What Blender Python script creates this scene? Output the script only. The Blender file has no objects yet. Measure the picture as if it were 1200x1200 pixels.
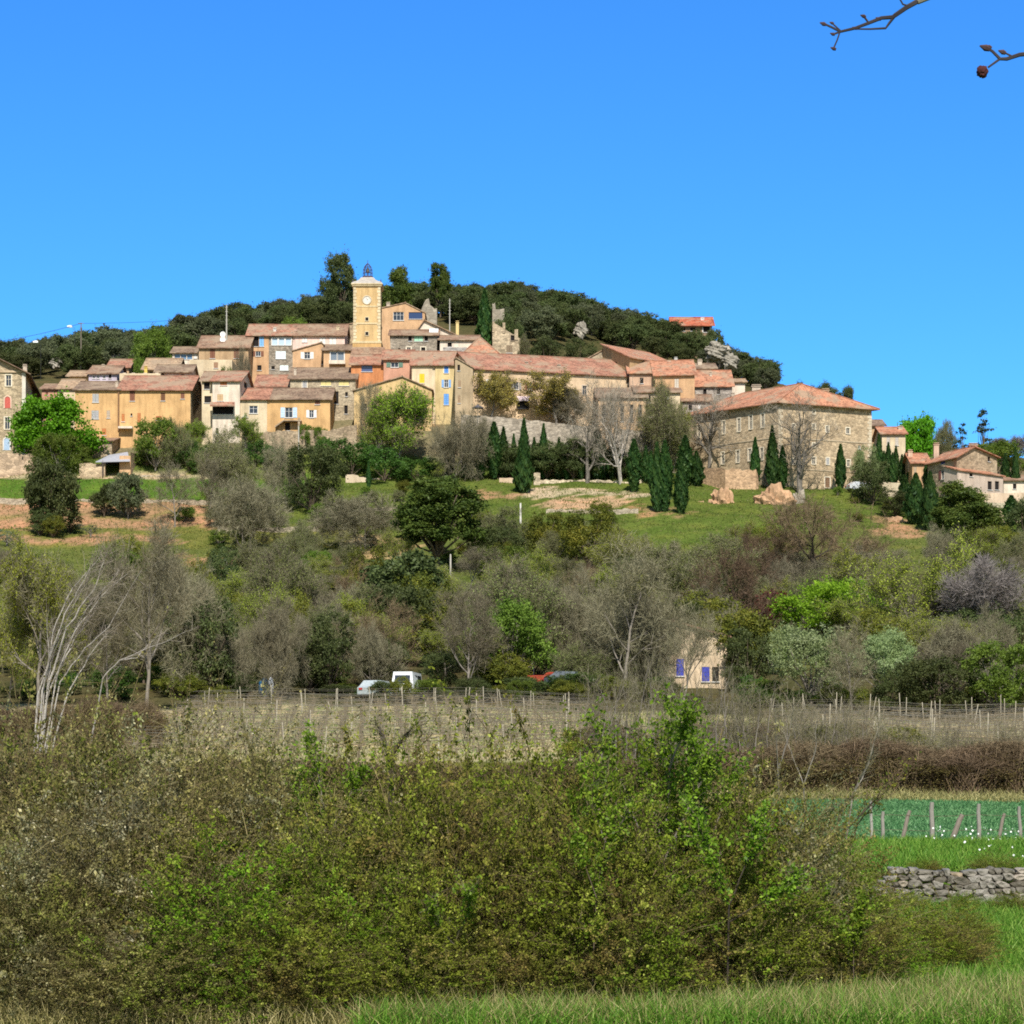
import bpy, math, random
import numpy as np
from mathutils import Vector, Matrix
R = math.radians
F = 2800.0; CX = 600.0; HY = 900.0; ZC = 2.5
SC = bpy.context.scene
LEAFK = 1.55
COL = SC.collection
random.seed(7)
rng = np.random.default_rng(11)

# ------------------------------------------------------------------ objects
def link(o):
    COL.objects.link(o); return o
def tag(o, label=None, cat=None, group=None, kind=None):
    if label: o['label'] = label
    if cat: o['category'] = cat
    if group: o['group'] = group
    if kind: o['kind'] = kind
    return o
def empty(name, loc, label=None, cat=None, group=None, rz=0.0):
    o = bpy.data.objects.new(name, None); o.location = loc; o.rotation_euler = (0, 0, rz)
    o.empty_display_size = 0.5
    link(o); return tag(o, label, cat, group)
def mesh_np(name, V, Q, mat=None, var=None, uv=None, smooth=False, col=None):
    """fast mesh from arrays: V (n,3), Q (m,3|4) or list of such"""
    V = np.asarray(V, np.float32); Q = np.asarray(Q, np.int32)
    me = bpy.data.meshes.new(name)
    k = Q.shape[1]; m = Q.shape[0]
    me.vertices.add(len(V)); me.vertices.foreach_set('co', V.ravel())
    me.loops.add(m * k); me.loops.foreach_set('vertex_index', Q.ravel())
    me.polygons.add(m); me.polygons.foreach_set('loop_start', np.arange(0, m * k, k, dtype=np.int32))
    me.update(calc_edges=True)
    if var is not None:
        a = me.attributes.new('var', 'FLOAT', 'FACE'); a.data.foreach_set('value', np.asarray(var, np.float32))
    if col is not None:
        a = me.attributes.new('Col', 'FLOAT_COLOR', 'POINT'); a.data.foreach_set('color', np.asarray(col, np.float32).ravel())
    if smooth: me.polygons.foreach_set('use_smooth', np.ones(m, dtype=bool))
    if mat: me.materials.append(mat)
    return me
def place_mesh(name, me, parent=None, loc=(0, 0, 0)):
    o = bpy.data.objects.new(name, me); o.location = loc
    if parent: o.parent = parent
    return link(o)
class MB:
    """collects polygons in world coordinates, builds ONE mesh object"""
    def __init__(s): s.v = []; s.f = []; s.uv = []
    def poly(s, pts, uvs=None):
        i = len(s.v); s.v += [tuple(p) for p in pts]; s.f.append(list(range(i, i + len(pts))))
        s.uv.append(uvs)
    def box(s, c, sz, rz=0.0, m=None):
        hx, hy, hz = sz[0] / 2, sz[1] / 2, sz[2] / 2
        M = m if m is not None else Matrix.Translation(c) @ Matrix.Rotation(rz, 4, 'Z')
        P = [M @ Vector((x * hx, y * hy, z * hz)) for x in (-1, 1) for y in (-1, 1) for z in (-1, 1)]
        for q in ((0, 1, 3, 2), (4, 6, 7, 5), (0, 4, 5, 1), (2, 3, 7, 6), (0, 2, 6, 4), (1, 5, 7, 3)):
            s.poly([P[k] for k in q])
    def obox(s, o, ax, ay, az):
        """box from origin corner o and three edge vectors"""
        o = Vector(o); ax = Vector(ax); ay = Vector(ay); az = Vector(az)
        P = [o + ax * i + ay * j + az * k for i in (0, 1) for j in (0, 1) for k in (0, 1)]
        for q in ((0, 1, 3, 2), (4, 6, 7, 5), (0, 4, 5, 1), (2, 3, 7, 6), (0, 2, 6, 4), (1, 5, 7, 3)):
            s.poly([P[k] for k in q])
    def tube(s, pts, rad, n=6, cap=True):
        pts = [Vector(p) for p in pts]; rings = []
        for i, p in enumerate(pts):
            d = (pts[min(i + 1, len(pts) - 1)] - pts[max(i - 1, 0)]).normalized()
            a = d.orthogonal().normalized(); b = d.cross(a)
            r = rad[i] if hasattr(rad, '__len__') else rad
            rings.append([p + (a * math.cos(2 * math.pi * k / n) + b * math.sin(2 * math.pi * k / n)) * r for k in range(n)])
        for i in range(len(rings) - 1):
            # keep rings aligned
            r0, r1 = rings[i], rings[i + 1]
            off = min(range(n), key=lambda o: sum((r0[k] - r1[(k + o) % n]).length for k in range(n)))
            rings[i + 1] = r1 = r1[off:] + r1[:off]
            for k in range(n):
                s.poly([r0[k], r0[(k + 1) % n], r1[(k + 1) % n], r1[k]])
        if cap:
            s.poly(rings[0][::-1]); s.poly(rings[-1])
    def cyl(s, c, r, h, n=12, r2=None):
        c = Vector(c); s.tube([c, c + Vector((0, 0, h))], [r, r if r2 is None else r2], n)
    def build(s, name, mat, parent=None, origin=None, smooth=False):
        o0 = Vector(origin) if origin is not None else (parent.matrix_world.translation if parent else Vector((0, 0, 0)))
        if parent and origin is None:
            o0 = Vector(parent.location) if parent.parent is None else wloc(parent)
        me = bpy.data.meshes.new(name)
        me.from_pydata([(v[0] - o0[0], v[1] - o0[1], v[2] - o0[2]) for v in s.v], [], s.f)
        if any(u is not None for u in s.uv):
            ul = me.uv_layers.new(name='UVMap')
            k = 0
            for u, f in zip(s.uv, s.f):
                for j in range(len(f)):
                    ul.data[k].uv = u[j] if u is not None else (0, 0); k += 1
        if mat: me.materials.append(mat)
        if smooth: me.polygons.foreach_set('use_smooth', [True] * len(me.polygons))
        o = bpy.data.objects.new(name, me)
        if parent: o.parent = parent
        else: o.location = o0
        return link(o)
def wloc(o):
    v = Vector((0, 0, 0))
    while o is not None: v += Vector(o.location); o = o.parent
    return v

# ------------------------------------------------------------------ pixel rays -> world
def P(px, py, Y): return Vector(((px - CX) / F * Y, Y, ZC + (HY - py) / F * Y))
def Zp(py, Y): return ZC + (HY - py) / F * Y

# ------------------------------------------------------------------ terrain
TPX = np.array([-150, 0, 150, 300, 450, 600, 750, 900, 1050, 1200, 1350], float)
TT = [  # distance, picture height of the ground at TPX
 (20, 1250), (34, 1106), (42.2, 1066), (43.4, 1024), (56, 991), (80, 961), (101, 938), (106, 929),
 (125, [893, 893, 893, 893, 893, 890, 890, 893, 893, 890, 890]),
 (150, [860, 860, 860, 860, 860, 858, 862, 866, 868, 868, 868]),
 (185, [828, 828, 828, 828, 828, 830, 836, 842, 845, 845, 845]),
 (200, [806, 806, 806, 808, 808, 808, 812, 815, 818, 818, 818]),
 (240, [752, 752, 754, 755, 757, 760, 762, 765, 770, 770, 770]),
 (290, [690, 690, 692, 695, 697, 700, 697, 690, 695, 700, 700]),
 (330, [645, 645, 648, 650, 650, 650, 640, 635, 640, 645, 645]),
 (345, [622, 622, 624, 630, 630, 628, 618, 618, 622, 630, 630]),
 (352, [618, 618, 620, 618, 612, 614, 609, 610, 616, 625, 625]),
 (365, [589, 589, 590, 598, 598, 596, 592, 596, 606, 612, 612]),
 (375, [584, 584, 585, 585, 585, 582, 582, 588, 597, 600, 600]),
 (388, [563, 563, 563, 566, 570, 568, 570, 574, 583, 590, 590]),
 (395, [558, 558, 558, 553, 556, 560, 562, 571, 576, 583, 583]),
 (400, [534, 534, 538, 536, 540, 556, 556, 567, 572, 577, 577]),
 (410, [526, 526, 520, 515, 505, 495, 510, 540, 560, 566, 566]),
 (425, [506, 505, 496, 485, 478, 478, 490, 515, 545, 556, 556]),
 (445, [478, 475, 468, 450, 436, 435, 450, 485, 530, 545, 545]),
 (470, [452, 450, 440, 420, 405, 405, 425, 460, 520, 538, 538]),
 (500, [440, 438, 424, 400, 385, 382, 406, 455, 515, 540, 540]),
 (530, [438, 436, 420, 390, 370, 367, 395, 450, 512, 542, 542]),
 (560, [442, 438, 420, 388, 368, 366, 395, 455, 512, 545, 545]),
]
TY = np.array([t[0] for t in TT], float)
TZ = np.zeros((len(TT), len(TPX)))
for i, (yy, row) in enumerate(TT):
    TZ[i] = ZC + (HY - np.asarray(row if hasattr(row, '__len__') else [row] * len(TPX), float)) / F * yy
TZ[0] = 0.0; TZ[1] = 0.0; TZ[2] = 0.0
def terr(x, y):
    x = np.asarray(x, float); y = np.asarray(y, float)
    yc = np.clip(y, TY[0], TY[-1])
    pxx = np.clip(CX + F * x / np.maximum(y, 20.0), TPX[0], TPX[-1])
    j = np.clip(np.searchsorted(TY, yc, side='right') - 1, 0, len(TY) - 2)
    t = (yc - TY[j]) / (TY[j + 1] - TY[j])
    i = np.clip(np.searchsorted(TPX, pxx, side='right') - 1, 0, len(TPX) - 2)
    s = (pxx - TPX[i]) / (TPX[i + 1] - TPX[i]); s = s * s * (3 - 2 * s)
    z = (TZ[j, i] * (1 - s) + TZ[j, i + 1] * s) * (1 - t) + (TZ[j + 1, i] * (1 - s) + TZ[j + 1, i + 1] * s) * t
    # gentle unevenness
    amp = np.clip((y - 60) / 200, 0, 1) * 0.35
    z = z + amp * (np.sin(x * 0.31 + y * 0.17) * np.sin(y * 0.23 - x * 0.11) + 0.5 * np.sin(x * 0.9 + 1.3) * np.sin(y * 0.7))
    # the wall's terrace exists only on the right; left of it the bank is soft
    far = np.clip((y - 575) / 330, 0, 1); far = far * far * (3 - 2 * far)
    z = z * (1 - far) + 12.0 * far
    side = np.clip((np.abs(x) - 260) / 500, 0, 1); side = side * side * (3 - 2 * side)
    z = z * (1 - side) + np.minimum(z, 10.0) * side
    return z
_YS = np.concatenate([np.arange(20.5, 130, 0.25), np.arange(130, 600, 0.5)])
def ground_at(px, py):
    """distance at which the ray through a picture point meets the ground"""
    x = (px - CX) / F * _YS; zr = ZC + (HY - py) / F * _YS
    hit = np.nonzero(terr(x, _YS) >= zr)[0]
    return float(_YS[hit[0]]) if len(hit) else 560.0
def tz(x, y): return float(terr(x, y))

# ------------------------------------------------------------------ materials
_M = {}
def nodes_mat(name):
    m = bpy.data.materials.new(name); m.use_nodes = True
    nt = m.node_tree; b = nt.nodes['Principled BSDF']
    b.inputs['Specular IOR Level'].default_value = 0.2
    return m, nt, b
def N(nt, t, **kw):
    n = nt.nodes.new(t)
    for k, v in kw.items():
        if k in n.inputs: n.inputs[k].default_value = v
        else: setattr(n, k, v)
    return n
def ramp(nt, fac, stops):
    r = nt.nodes.new('ShaderNodeValToRGB'); e = r.color_ramp.elements
    while len(e) < len(stops): e.new(0.5)
    for k, (p, c) in enumerate(stops): e[k].position = p; e[k].color = (*c, 1)
    nt.links.new(fac, r.inputs[0]); return r.outputs[0]
def mixc(nt, fac, a, b, mode='MIX'):
    m = nt.nodes.new('ShaderNodeMix'); m.data_type = 'RGBA'; m.blend_type = mode
    m.clamp_result = False
    for k, v in ((0, fac), (6, a), (7, b)):
        if hasattr(v, 'is_linked') or hasattr(v, 'links'): nt.links.new(v, m.inputs[k])
        elif k == 0: m.inputs[0].default_value = v
        else: m.inputs[k].default_value = (*v, 1)
    return m.outputs[2]
def sc(c, k): return tuple(min(1, x * k) for x in c)
def lin(r, g, b, k=0.62):
    """sunlit picture colour -> a surface colour"""
    f = lambda u: ((u / 255) / 12.92 if u < 10 else (((u / 255) + .055) / 1.055) ** 2.4)
    return tuple(min(0.85, f(u) * k) for u in (r, g, b))
def plain(name, c, rough=0.7, metal=0.0, spec=0.2):
    key = ('p', name, c, rough)
    if key in _M: return _M[key]
    m, nt, b = nodes_mat(name)
    tc = N(nt, 'ShaderNodeTexCoord'); no = N(nt, 'ShaderNodeTexNoise', Scale=6.0, Detail=4.0)
    nt.links.new(tc.outputs['Object'], no.inputs['Vector'])
    nt.links.new(ramp(nt, no.outputs[0], [(0.3, sc(c, 0.82)), (0.7, sc(c, 1.1))]), b.inputs['Base Color'])
    b.inputs['Roughness'].default_value = rough; b.inputs['Metallic'].default_value = metal
    b.inputs['Specular IOR Level'].default_value = spec
    _M[key] = m; return m
def stucco(c, name='stucco', rough_amt=0.22):
    key = ('st', c, rough_amt)
    if key in _M: return _M[key]
    m, nt, b = nodes_mat(name); L = nt.links.new
    tc = N(nt, 'ShaderNodeTexCoord')
    n1 = N(nt, 'ShaderNodeTexNoise', Scale=0.45, Detail=6.0, Roughness=0.62); L(tc.outputs['Object'], n1.inputs['Vector'])
    mp = N(nt, 'ShaderNodeMapping'); mp.inputs['Scale'].default_value = (1.6, 1.6, 0.22); L(tc.outputs['Object'], mp.inputs['Vector'])
    n2 = N(nt, 'ShaderNodeTexNoise', Scale=1.0, Detail=5.0, Roughness=0.6); L(mp.outputs[0], n2.inputs['Vector'])
    n3 = N(nt, 'ShaderNodeTexNoise', Scale=5.0, Detail=3.0); L(tc.outputs['Object'], n3.inputs['Vector'])
    a = ramp(nt, n1.outputs[0], [(0.32, sc(c, 1 - rough_amt)), (0.55, c), (0.75, sc(c, 1.1))])
    st = ramp(nt, n2.outputs[0], [(0.36, (0.62, 0.58, 0.54)), (0.56, (1, 1, 1))])
    a = mixc(nt, 0.5, a, st, 'MULTIPLY')
    g = ramp(nt, n3.outputs[0], [(0.3, (0.86, 0.86, 0.86)), (0.7, (1.06, 1.06, 1.06))])
    a = mixc(nt, 0.6, a, g, 'MULTIPLY'); L(a, b.inputs['Base Color'])
    b.inputs['Roughness'].default_value = 0.92
    bp = N(nt, 'ShaderNodeBump', Strength=0.35, Distance=0.05); L(n3.outputs[0], bp.inputs['Height']); L(bp.outputs[0], b.inputs['Normal'])
    _M[key] = m; return m
def rubble(c, name='stone', scale=2.3, dark=0.55, var=0.35):
    key = ('ru', c, scale, dark)
    if key in _M: return _M[key]
    m, nt, b = nodes_mat(name); L = nt.links.new
    tc = N(nt, 'ShaderNodeTexCoord'); mp = N(nt, 'ShaderNodeMapping'); mp.inputs['Scale'].default_value = (1, 1, 1.6)
    L(tc.outputs['Object'], mp.inputs['Vector'])
    v = N(nt, 'ShaderNodeTexVoronoi', Scale=scale); L(mp.outputs[0], v.inputs['Vector'])
    e = N(nt, 'ShaderNodeTexVoronoi', Scale=scale, feature='DISTANCE_TO_EDGE'); L(mp.outputs[0], e.inputs['Vector'])
    sp = N(nt, 'ShaderNodeSeparateColor'); L(v.outputs['Color'], sp.inputs[0])
    a = ramp(nt, sp.outputs[0], [(0.0, sc(c, 1 - var)), (0.5, c), (1.0, sc(c, 1 + var * 0.7))])
    n1 = N(nt, 'ShaderNodeTexNoise', Scale=0.35, Detail=6.0, Roughness=0.65); L(tc.outputs['Object'], n1.inputs['Vector'])
    st = ramp(nt, n1.outputs[0], [(0.34, (0.68, 0.64, 0.6)), (0.6, (1.04, 1.02, 1))])
    a = mixc(nt, 0.8, a, st, 'MULTIPLY')
    ed = ramp(nt, e.outputs[0], [(0.0, (dark, dark, dark)), (0.10, (1, 1, 1))])
    a = mixc(nt, 0.8, a, ed, 'MULTIPLY'); L(a, b.inputs['Base Color'])
    b.inputs['Roughness'].default_value = 0.95
    bp = N(nt, 'ShaderNodeBump', Strength=0.6, Distance=0.08); L(e.outputs[0], bp.inputs['Height']); L(bp.outputs[0], b.inputs['Normal'])
    _M[key] = m; return m
def tiles(c, name='clay_tiles'):
    key = ('ti', c)
    if key in _M: return _M[key]
    m, nt, b = nodes_mat(name); L = nt.links.new
    uv = N(nt, 'ShaderNodeUVMap')
    w = N(nt, 'ShaderNodeTexWave', Scale=1.35, Distortion=0.6, Detail=2.0); w.wave_profile = 'SIN'; L(uv.outputs[0], w.inputs['Vector'])
    br = N(nt, 'ShaderNodeTexBrick', Scale=1.0); br.inputs['Brick Width'].default_value = 0.26; br.inputs['Row Height'].default_value = 0.36
    br.inputs['Mortar Size'].default_value = 0.0; br.inputs['Color1'].default_value = (0, 0, 0, 1); br.inputs['Color2'].default_value = (1, 1, 1, 1)
    br.offset = 0.0; L(uv.outputs[0], br.inputs['Vector'])
    n1 = N(nt, 'ShaderNodeTexNoise', Scale=0.55, Detail=5.0, Roughness=0.65)
    tc = N(nt, 'ShaderNodeTexCoord'); L(tc.outputs['Object'], n1.inputs['Vector'])
    a = ramp(nt, br.outputs['Color'], [(0.0, sc(c, 0.62)), (0.35, c), (0.7, sc(c, 1.15)), (1.0, (min(1, c[0] * 1.2), c[1] * 1.3, c[2] * 1.25))])
    st = ramp(nt, n1.outputs[0], [(0.33, (0.55, 0.52, 0.5)), (0.5, (0.95, 0.93, 0.9)), (0.68, (1.15, 1.1, 1.05))])
    a = mixc(nt, 0.85, a, st, 'MULTIPLY')
    n2 = N(nt, 'ShaderNodeTexNoise', Scale=0.28, Detail=4.0, Roughness=0.7); mp2 = N(nt, 'ShaderNodeMapping'); mp2.inputs['Location'].default_value = (31, 7, 3); L(tc.outputs['Object'], mp2.inputs['Vector']); L(mp2.outputs[0], n2.inputs['Vector'])
    a = mixc(nt, ramp(nt, n2.outputs[0], [(0.50, (0, 0, 0)), (0.60, (.75, .75, .75))]), a, (0.36, 0.27, 0.18))
    wv = ramp(nt, w.outputs[0], [(0.15, (0.62, 0.6, 0.6)), (0.6, (1.05, 1.05, 1.05))])
    a = mixc(nt, 0.75, a, wv, 'MULTIPLY'); L(a, b.inputs['Base Color'])
    b.inputs['Roughness'].default_value = 0.9
    bp = N(nt, 'ShaderNodeBump', Strength=0.8, Distance=0.07); L(w.outputs[0], bp.inputs['Height']); L(bp.outputs[0], b.inputs['Normal'])
    _M[key] = m; return m
def glassy(c=(0.03, 0.035, 0.045)):
    key = ('gl', c)
    if key in _M: return _M[key]
    m, nt, b = nodes_mat('window_glass')
    b.inputs['Base Color'].default_value = (*c, 1); b.inputs['Roughness'].default_value = 0.08
    b.inputs['Specular IOR Level'].default_value = 0.5
    _M[key] = m; return m
def leafmat(name, c0, c1, c2=None, trans=0.35, hue=0.0, val=0.25):
    key = ('lf', name)
    if key in _M: return _M[key]
    m = bpy.data.materials.new(name); m.use_nodes = True; nt = m.node_tree; L = nt.links.new
    for n in list(nt.nodes): nt.nodes.remove(n)
    out = N(nt, 'ShaderNodeOutputMaterial')
    at = N(nt, 'ShaderNodeAttribute', attribute_name='var')
    c0, c1 = sc(c0, LEAFK), sc(c1, LEAFK); c2 = sc(c2, LEAFK) if c2 else None
    stops = [(0.0, c0), (1.0, c1)] if c2 is None else [(0.0, c0), (0.55, c1), (1.0, c2)]
    a = ramp(nt, at.outputs['Fac'], stops)
    oi = N(nt, 'ShaderNodeObjectInfo')
    hs = N(nt, 'ShaderNodeHueSaturation')
    mr = N(nt, 'ShaderNodeMapRange'); mr.inputs['To Min'].default_value = 1 - val; mr.inputs['To Max'].default_value = 1 + val
    L(oi.outputs['Random'], mr.inputs['Value']); L(mr.outputs[0], hs.inputs['Value'])
    mh = N(nt, 'ShaderNodeMapRange'); mh.inputs['To Min'].default_value = 0.5 - 0.012 - hue; mh.inputs['To Max'].default_value = 0.5 + 0.012 + hue
    L(oi.outputs['Random'], mh.inputs['Value']); L(mh.outputs[0], hs.inputs['Hue'])
    L(a, hs.inputs['Color'])
    d = N(nt, 'ShaderNodeBsdfDiffuse'); t = N(nt, 'ShaderNodeBsdfTranslucent'); mx = N(nt, 'ShaderNodeMixShader', Fac=trans)
    L(hs.outputs[0], d.inputs[0]); L(hs.outputs[0], t.inputs[0]); L(d.outputs[0], mx.inputs[1]); L(t.outputs[0], mx.inputs[2])
    gl = N(nt, 'ShaderNodeBsdfGlossy', Roughness=0.5); gl.inputs[0].default_value = (1, 1, 1, 1); mg = N(nt, 'ShaderNodeMixShader', Fac=0.008)
    L(mx.outputs[0], mg.inputs[1]); L(gl.outputs[0], mg.inputs[2])
    L(mg.outputs[0], out.inputs[0])
    _M[key] = m; return m
def thicketmat(name, pals, scale=.55, trans=.35):
    """leaves of tangled plants growing through each other: species patches vary from place to place"""
    m = bpy.data.materials.new(name); m.use_nodes = True; nt = m.node_tree; L = nt.links.new
    for n in list(nt.nodes): nt.nodes.remove(n)
    out = N(nt, 'ShaderNodeOutputMaterial'); at = N(nt, 'ShaderNodeAttribute', attribute_name='var'); ge = N(nt, 'ShaderNodeNewGeometry')
    cols = [ramp(nt, at.outputs['Fac'], [(0, sc(p[0], LEAFK * .75)), (.5, sc(p[1], LEAFK * .98)), (.8, sc(p[1], LEAFK * 1.42)), (1, sc(p[2], LEAFK * 1.45))]) for p in pals]
    a = cols[0]
    for k, c in enumerate(cols[1:]):
        no = N(nt, 'ShaderNodeTexNoise', Scale=scale * (1 + .7 * k), Detail=5.0, Roughness=.72); mp = N(nt, 'ShaderNodeMapping'); mp.inputs['Location'].default_value = (k * 13.1, 7 * k, 3 * k); L(ge.outputs['Position'], mp.inputs['Vector']); L(mp.outputs[0], no.inputs['Vector'])
        a = mixc(nt, ramp(nt, no.outputs[0], [(.5, (0, 0, 0)), (.62, (1, 1, 1))]), a, c)
    d = N(nt, 'ShaderNodeBsdfDiffuse'); t = N(nt, 'ShaderNodeBsdfTranslucent'); mx = N(nt, 'ShaderNodeMixShader', Fac=trans)
    L(a, d.inputs[0]); L(a, t.inputs[0]); L(d.outputs[0], mx.inputs[1]); L(t.outputs[0], mx.inputs[2]); L(mx.outputs[0], out.inputs[0])
    return m
def barkmat(name, c):
    key = ('bk', name)
    if key in _M: return _M[key]
    m, nt, b = nodes_mat(name); L = nt.links.new
    tc = N(nt, 'ShaderNodeTexCoord'); mp = N(nt, 'ShaderNodeMapping'); mp.inputs['Scale'].default_value = (3, 3, 0.8); L(tc.outputs['Object'], mp.inputs['Vector'])
    n1 = N(nt, 'ShaderNodeTexNoise', Scale=2.5, Detail=5.0); L(mp.outputs[0], n1.inputs['Vector'])
    oi = N(nt, 'ShaderNodeObjectInfo'); mr = N(nt, 'ShaderNodeMapRange'); mr.inputs['To Min'].default_value = 0.8; mr.inputs['To Max'].default_value = 1.2
    L(oi.outputs['Random'], mr.inputs['Value'])
    hs = N(nt, 'ShaderNodeHueSaturation'); L(mr.outputs[0], hs.inputs['Value'])
    L(ramp(nt, n1.outputs[0], [(0.3, sc(c, 0.6)), (0.7, sc(c, 1.3))]), hs.inputs['Color']); L(hs.outputs[0], b.inputs['Base Color'])
    b.inputs['Roughness'].default_value = 0.95
    _M[key] = m; return m
# ------------------------------------------------------------------ vegetation kit
def unit(v): return v / np.maximum(np.linalg.norm(v, axis=-1, keepdims=True), 1e-9)
def leaf_quads(C, Nrm, size, aspect=0.55, rg=None, flat=0.5):
    """diamond leaves at C, facing about Nrm"""
    n = len(C); rg = rg or rng
    nn = unit(Nrm * flat + rg.normal(size=(n, 3)) * 0.6)
    a = unit(np.cross(nn, rg.normal(size=(n, 3)))); b = np.cross(nn, a)
    s = np.asarray(size).reshape(-1, 1) * np.ones((n, 1))
    V = np.stack([C - a * s * .5, C + b * s * aspect * .5 - a * s * .05, C + a * s * .5, C - b * s * aspect * .5 - a * s * .05], 1).reshape(-1, 3)
    return V, np.arange(4 * n).reshape(-1, 4)
def twig_quads(P0, P1, w0, w1=None, rg=None):
    n = len(P0); rg = rg or rng
    d = unit(P1 - P0); s = unit(np.cross(d, rg.normal(size=(n, 3))))
    w0 = np.asarray(w0).reshape(-1, 1) * np.ones((n, 1)); w1 = w0 * 0.4 if w1 is None else np.asarray(w1).reshape(-1, 1) * np.ones((n, 1))
    V = np.stack([P0 - s * w0 / 2, P0 + s * w0 / 2, P1 + s * w1 / 2, P1 - s * w1 / 2], 1).reshape(-1, 3)
    return V, np.arange(4 * n).reshape(-1, 4)
def segs_mesh(S, sides=5):
    """list of (p0,p1,r0,r1) -> open prisms"""
    p0 = np.array([s[0] for s in S]); p1 = np.array([s[1] for s in S]); r0 = np.array([s[2] for s in S])[:, None]; r1 = np.array([s[3] for s in S])[:, None]
    d = unit(p1 - p0); ref = np.where(np.abs(d[:, 2:3]) > 0.8, np.array([[1., 0, 0]]), np.array([[0, 0, 1.]]))
    a = unit(np.cross(d, ref)); b = np.cross(d, a)
    rings = []
    for r, p in ((r0, p0 - d * r0 * 0.3), (r1, p1 + d * r1 * 0.3)):
        for k in range(sides):
            t = 2 * math.pi * k / sides
            rings.append(p + (a * math.cos(t) + b * math.sin(t)) * r)
    V = np.stack(rings, 1).reshape(-1, 3); n = len(S); Q = []
    base = np.arange(n)[:, None] * (2 * sides)
    for k in range(sides):
        k2 = (k + 1) % sides
        Q.append(base + np.array([[k, k2, sides + k2, sides + k]]))
    return V, np.concatenate(Q, 0)
def join(parts):
    V, Q, var = [], [], []; o = 0
    for p in parts:
        V.append(p[0]); Q.append(p[1] + o); o += len(p[0])
        var.append(p[2] if len(p) > 2 else np.zeros(len(p[1])))
    return np.concatenate(V), np.concatenate(Q), np.concatenate(var)
def rot_about(d, ang, az):
    d = d / np.linalg.norm(d); ref = np.array([1., 0, 0]) if abs(d[2]) > .8 else np.array([0, 0, 1.])
    a = np.cross(d, ref); a /= np.linalg.norm(a); b = np.cross(d, a)
    return d * math.cos(ang) + (a * math.cos(az) + b * math.sin(az)) * math.sin(ang)
def grow(seed, H, r0, lean=(0, 0), levels=3, kids=(9, 6, 5), ang=(50, 45, 45), ratio=(.55, .55, .5), trop=0.12, jit=0.14, first=0.25, stems=1, steps=6):
    rr = random.Random(seed); S = []; T = []
    def jv(k): return np.array([rr.gauss(0, k), rr.gauss(0, k), rr.gauss(0, k)])
    def br(p, d, L, r, lev):
        n = max(2, steps - lev); pts = [p]; dirs = [d]
        for i in range(n):
            d = d + jv(jit) + np.array([0, 0, trop * (1 if lev else .5)]); d = d / np.linalg.norm(d)
            q = p + d * L / n; ra = r * (1 - .75 * i / n); rb = r * (1 - .75 * (i + 1) / n)
            S.append((p, q, ra, rb)); p = q; pts.append(p); dirs.append(d)
        if lev < levels:
            m = kids[lev]
            for k in range(m):
                f0 = first if lev == 0 else .2
                f = f0 + (1 - f0) * (k + rr.random()) / m
                x = f * n; i = min(n - 1, int(x)); pp = pts[i] + (pts[i + 1] - pts[i]) * (x - i)
                a = R(ang[lev] + rr.uniform(-14, 14)); az = 2.4 * k + rr.uniform(-.6, .6)
                br(pp, rot_about(dirs[i], a, az), L * ratio[lev] * rr.uniform(.75, 1.25) * (1.15 - .45 * f), max(.012, r * (1 - .7 * f) * .6), lev + 1)
        if lev >= levels - 1: T.append((pts, dirs, L, lev))
    for s in range(stems):
        d = np.array([lean[0] + (rr.gauss(0, .22) if stems > 1 else 0), lean[1] + (rr.gauss(0, .22) if stems > 1 else 0), 1.0])
        br(np.array([rr.gauss(0, .15) * (stems > 1), rr.gauss(0, .15) * (stems > 1), -.6]), d / np.linalg.norm(d), H * rr.uniform(.85, 1), r0 * (1 if stems == 1 else .6), 0)
    return S, T
def tip_points(T, per, spread, rg):
    """points scattered along the outer branches, with directions"""
    C, D = [], []
    for pts, dirs, L, lev in T:
        pts = np.array(pts); dirs = np.array(dirs); n = len(pts)
        t = rg.random(per) * (n - 1); i = np.minimum(t.astype(int), n - 2); f = (t - i)[:, None]
        C.append(pts[i] * (1 - f) + pts[i + 1] * f); D.append(dirs[i])
    C = np.concatenate(C); D = unit(np.concatenate(D) + rg.normal(size=C.shape) * spread)
    return C, D
PROTO = {}
def finish(kind, parts, hq=99.7):
    """parts: [(name, V, Q, var, mat)] -> prototype with its measured size"""
    allv = np.concatenate([p[1] for p in parts])
    lo = np.percentile(allv, .6, axis=0); hi = np.percentile(allv, 99.4, axis=0)
    w = max(hi[0] - lo[0], hi[1] - lo[1]); h = np.percentile(parts[-1][1][:, 2] if hq < 99 else allv[:, 2], hq)
    ms = []
    for nm, V, Q, var, mat in parts: ms.append((nm, mesh_np(kind + '_' + nm, V, Q, mat, var)))
    PROTO.setdefault(kind, []).append(dict(parts=ms, w=float(w), h=float(h), cx=float((lo[0] + hi[0]) / 2), cy=float((lo[1] + hi[1]) / 2)))
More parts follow.
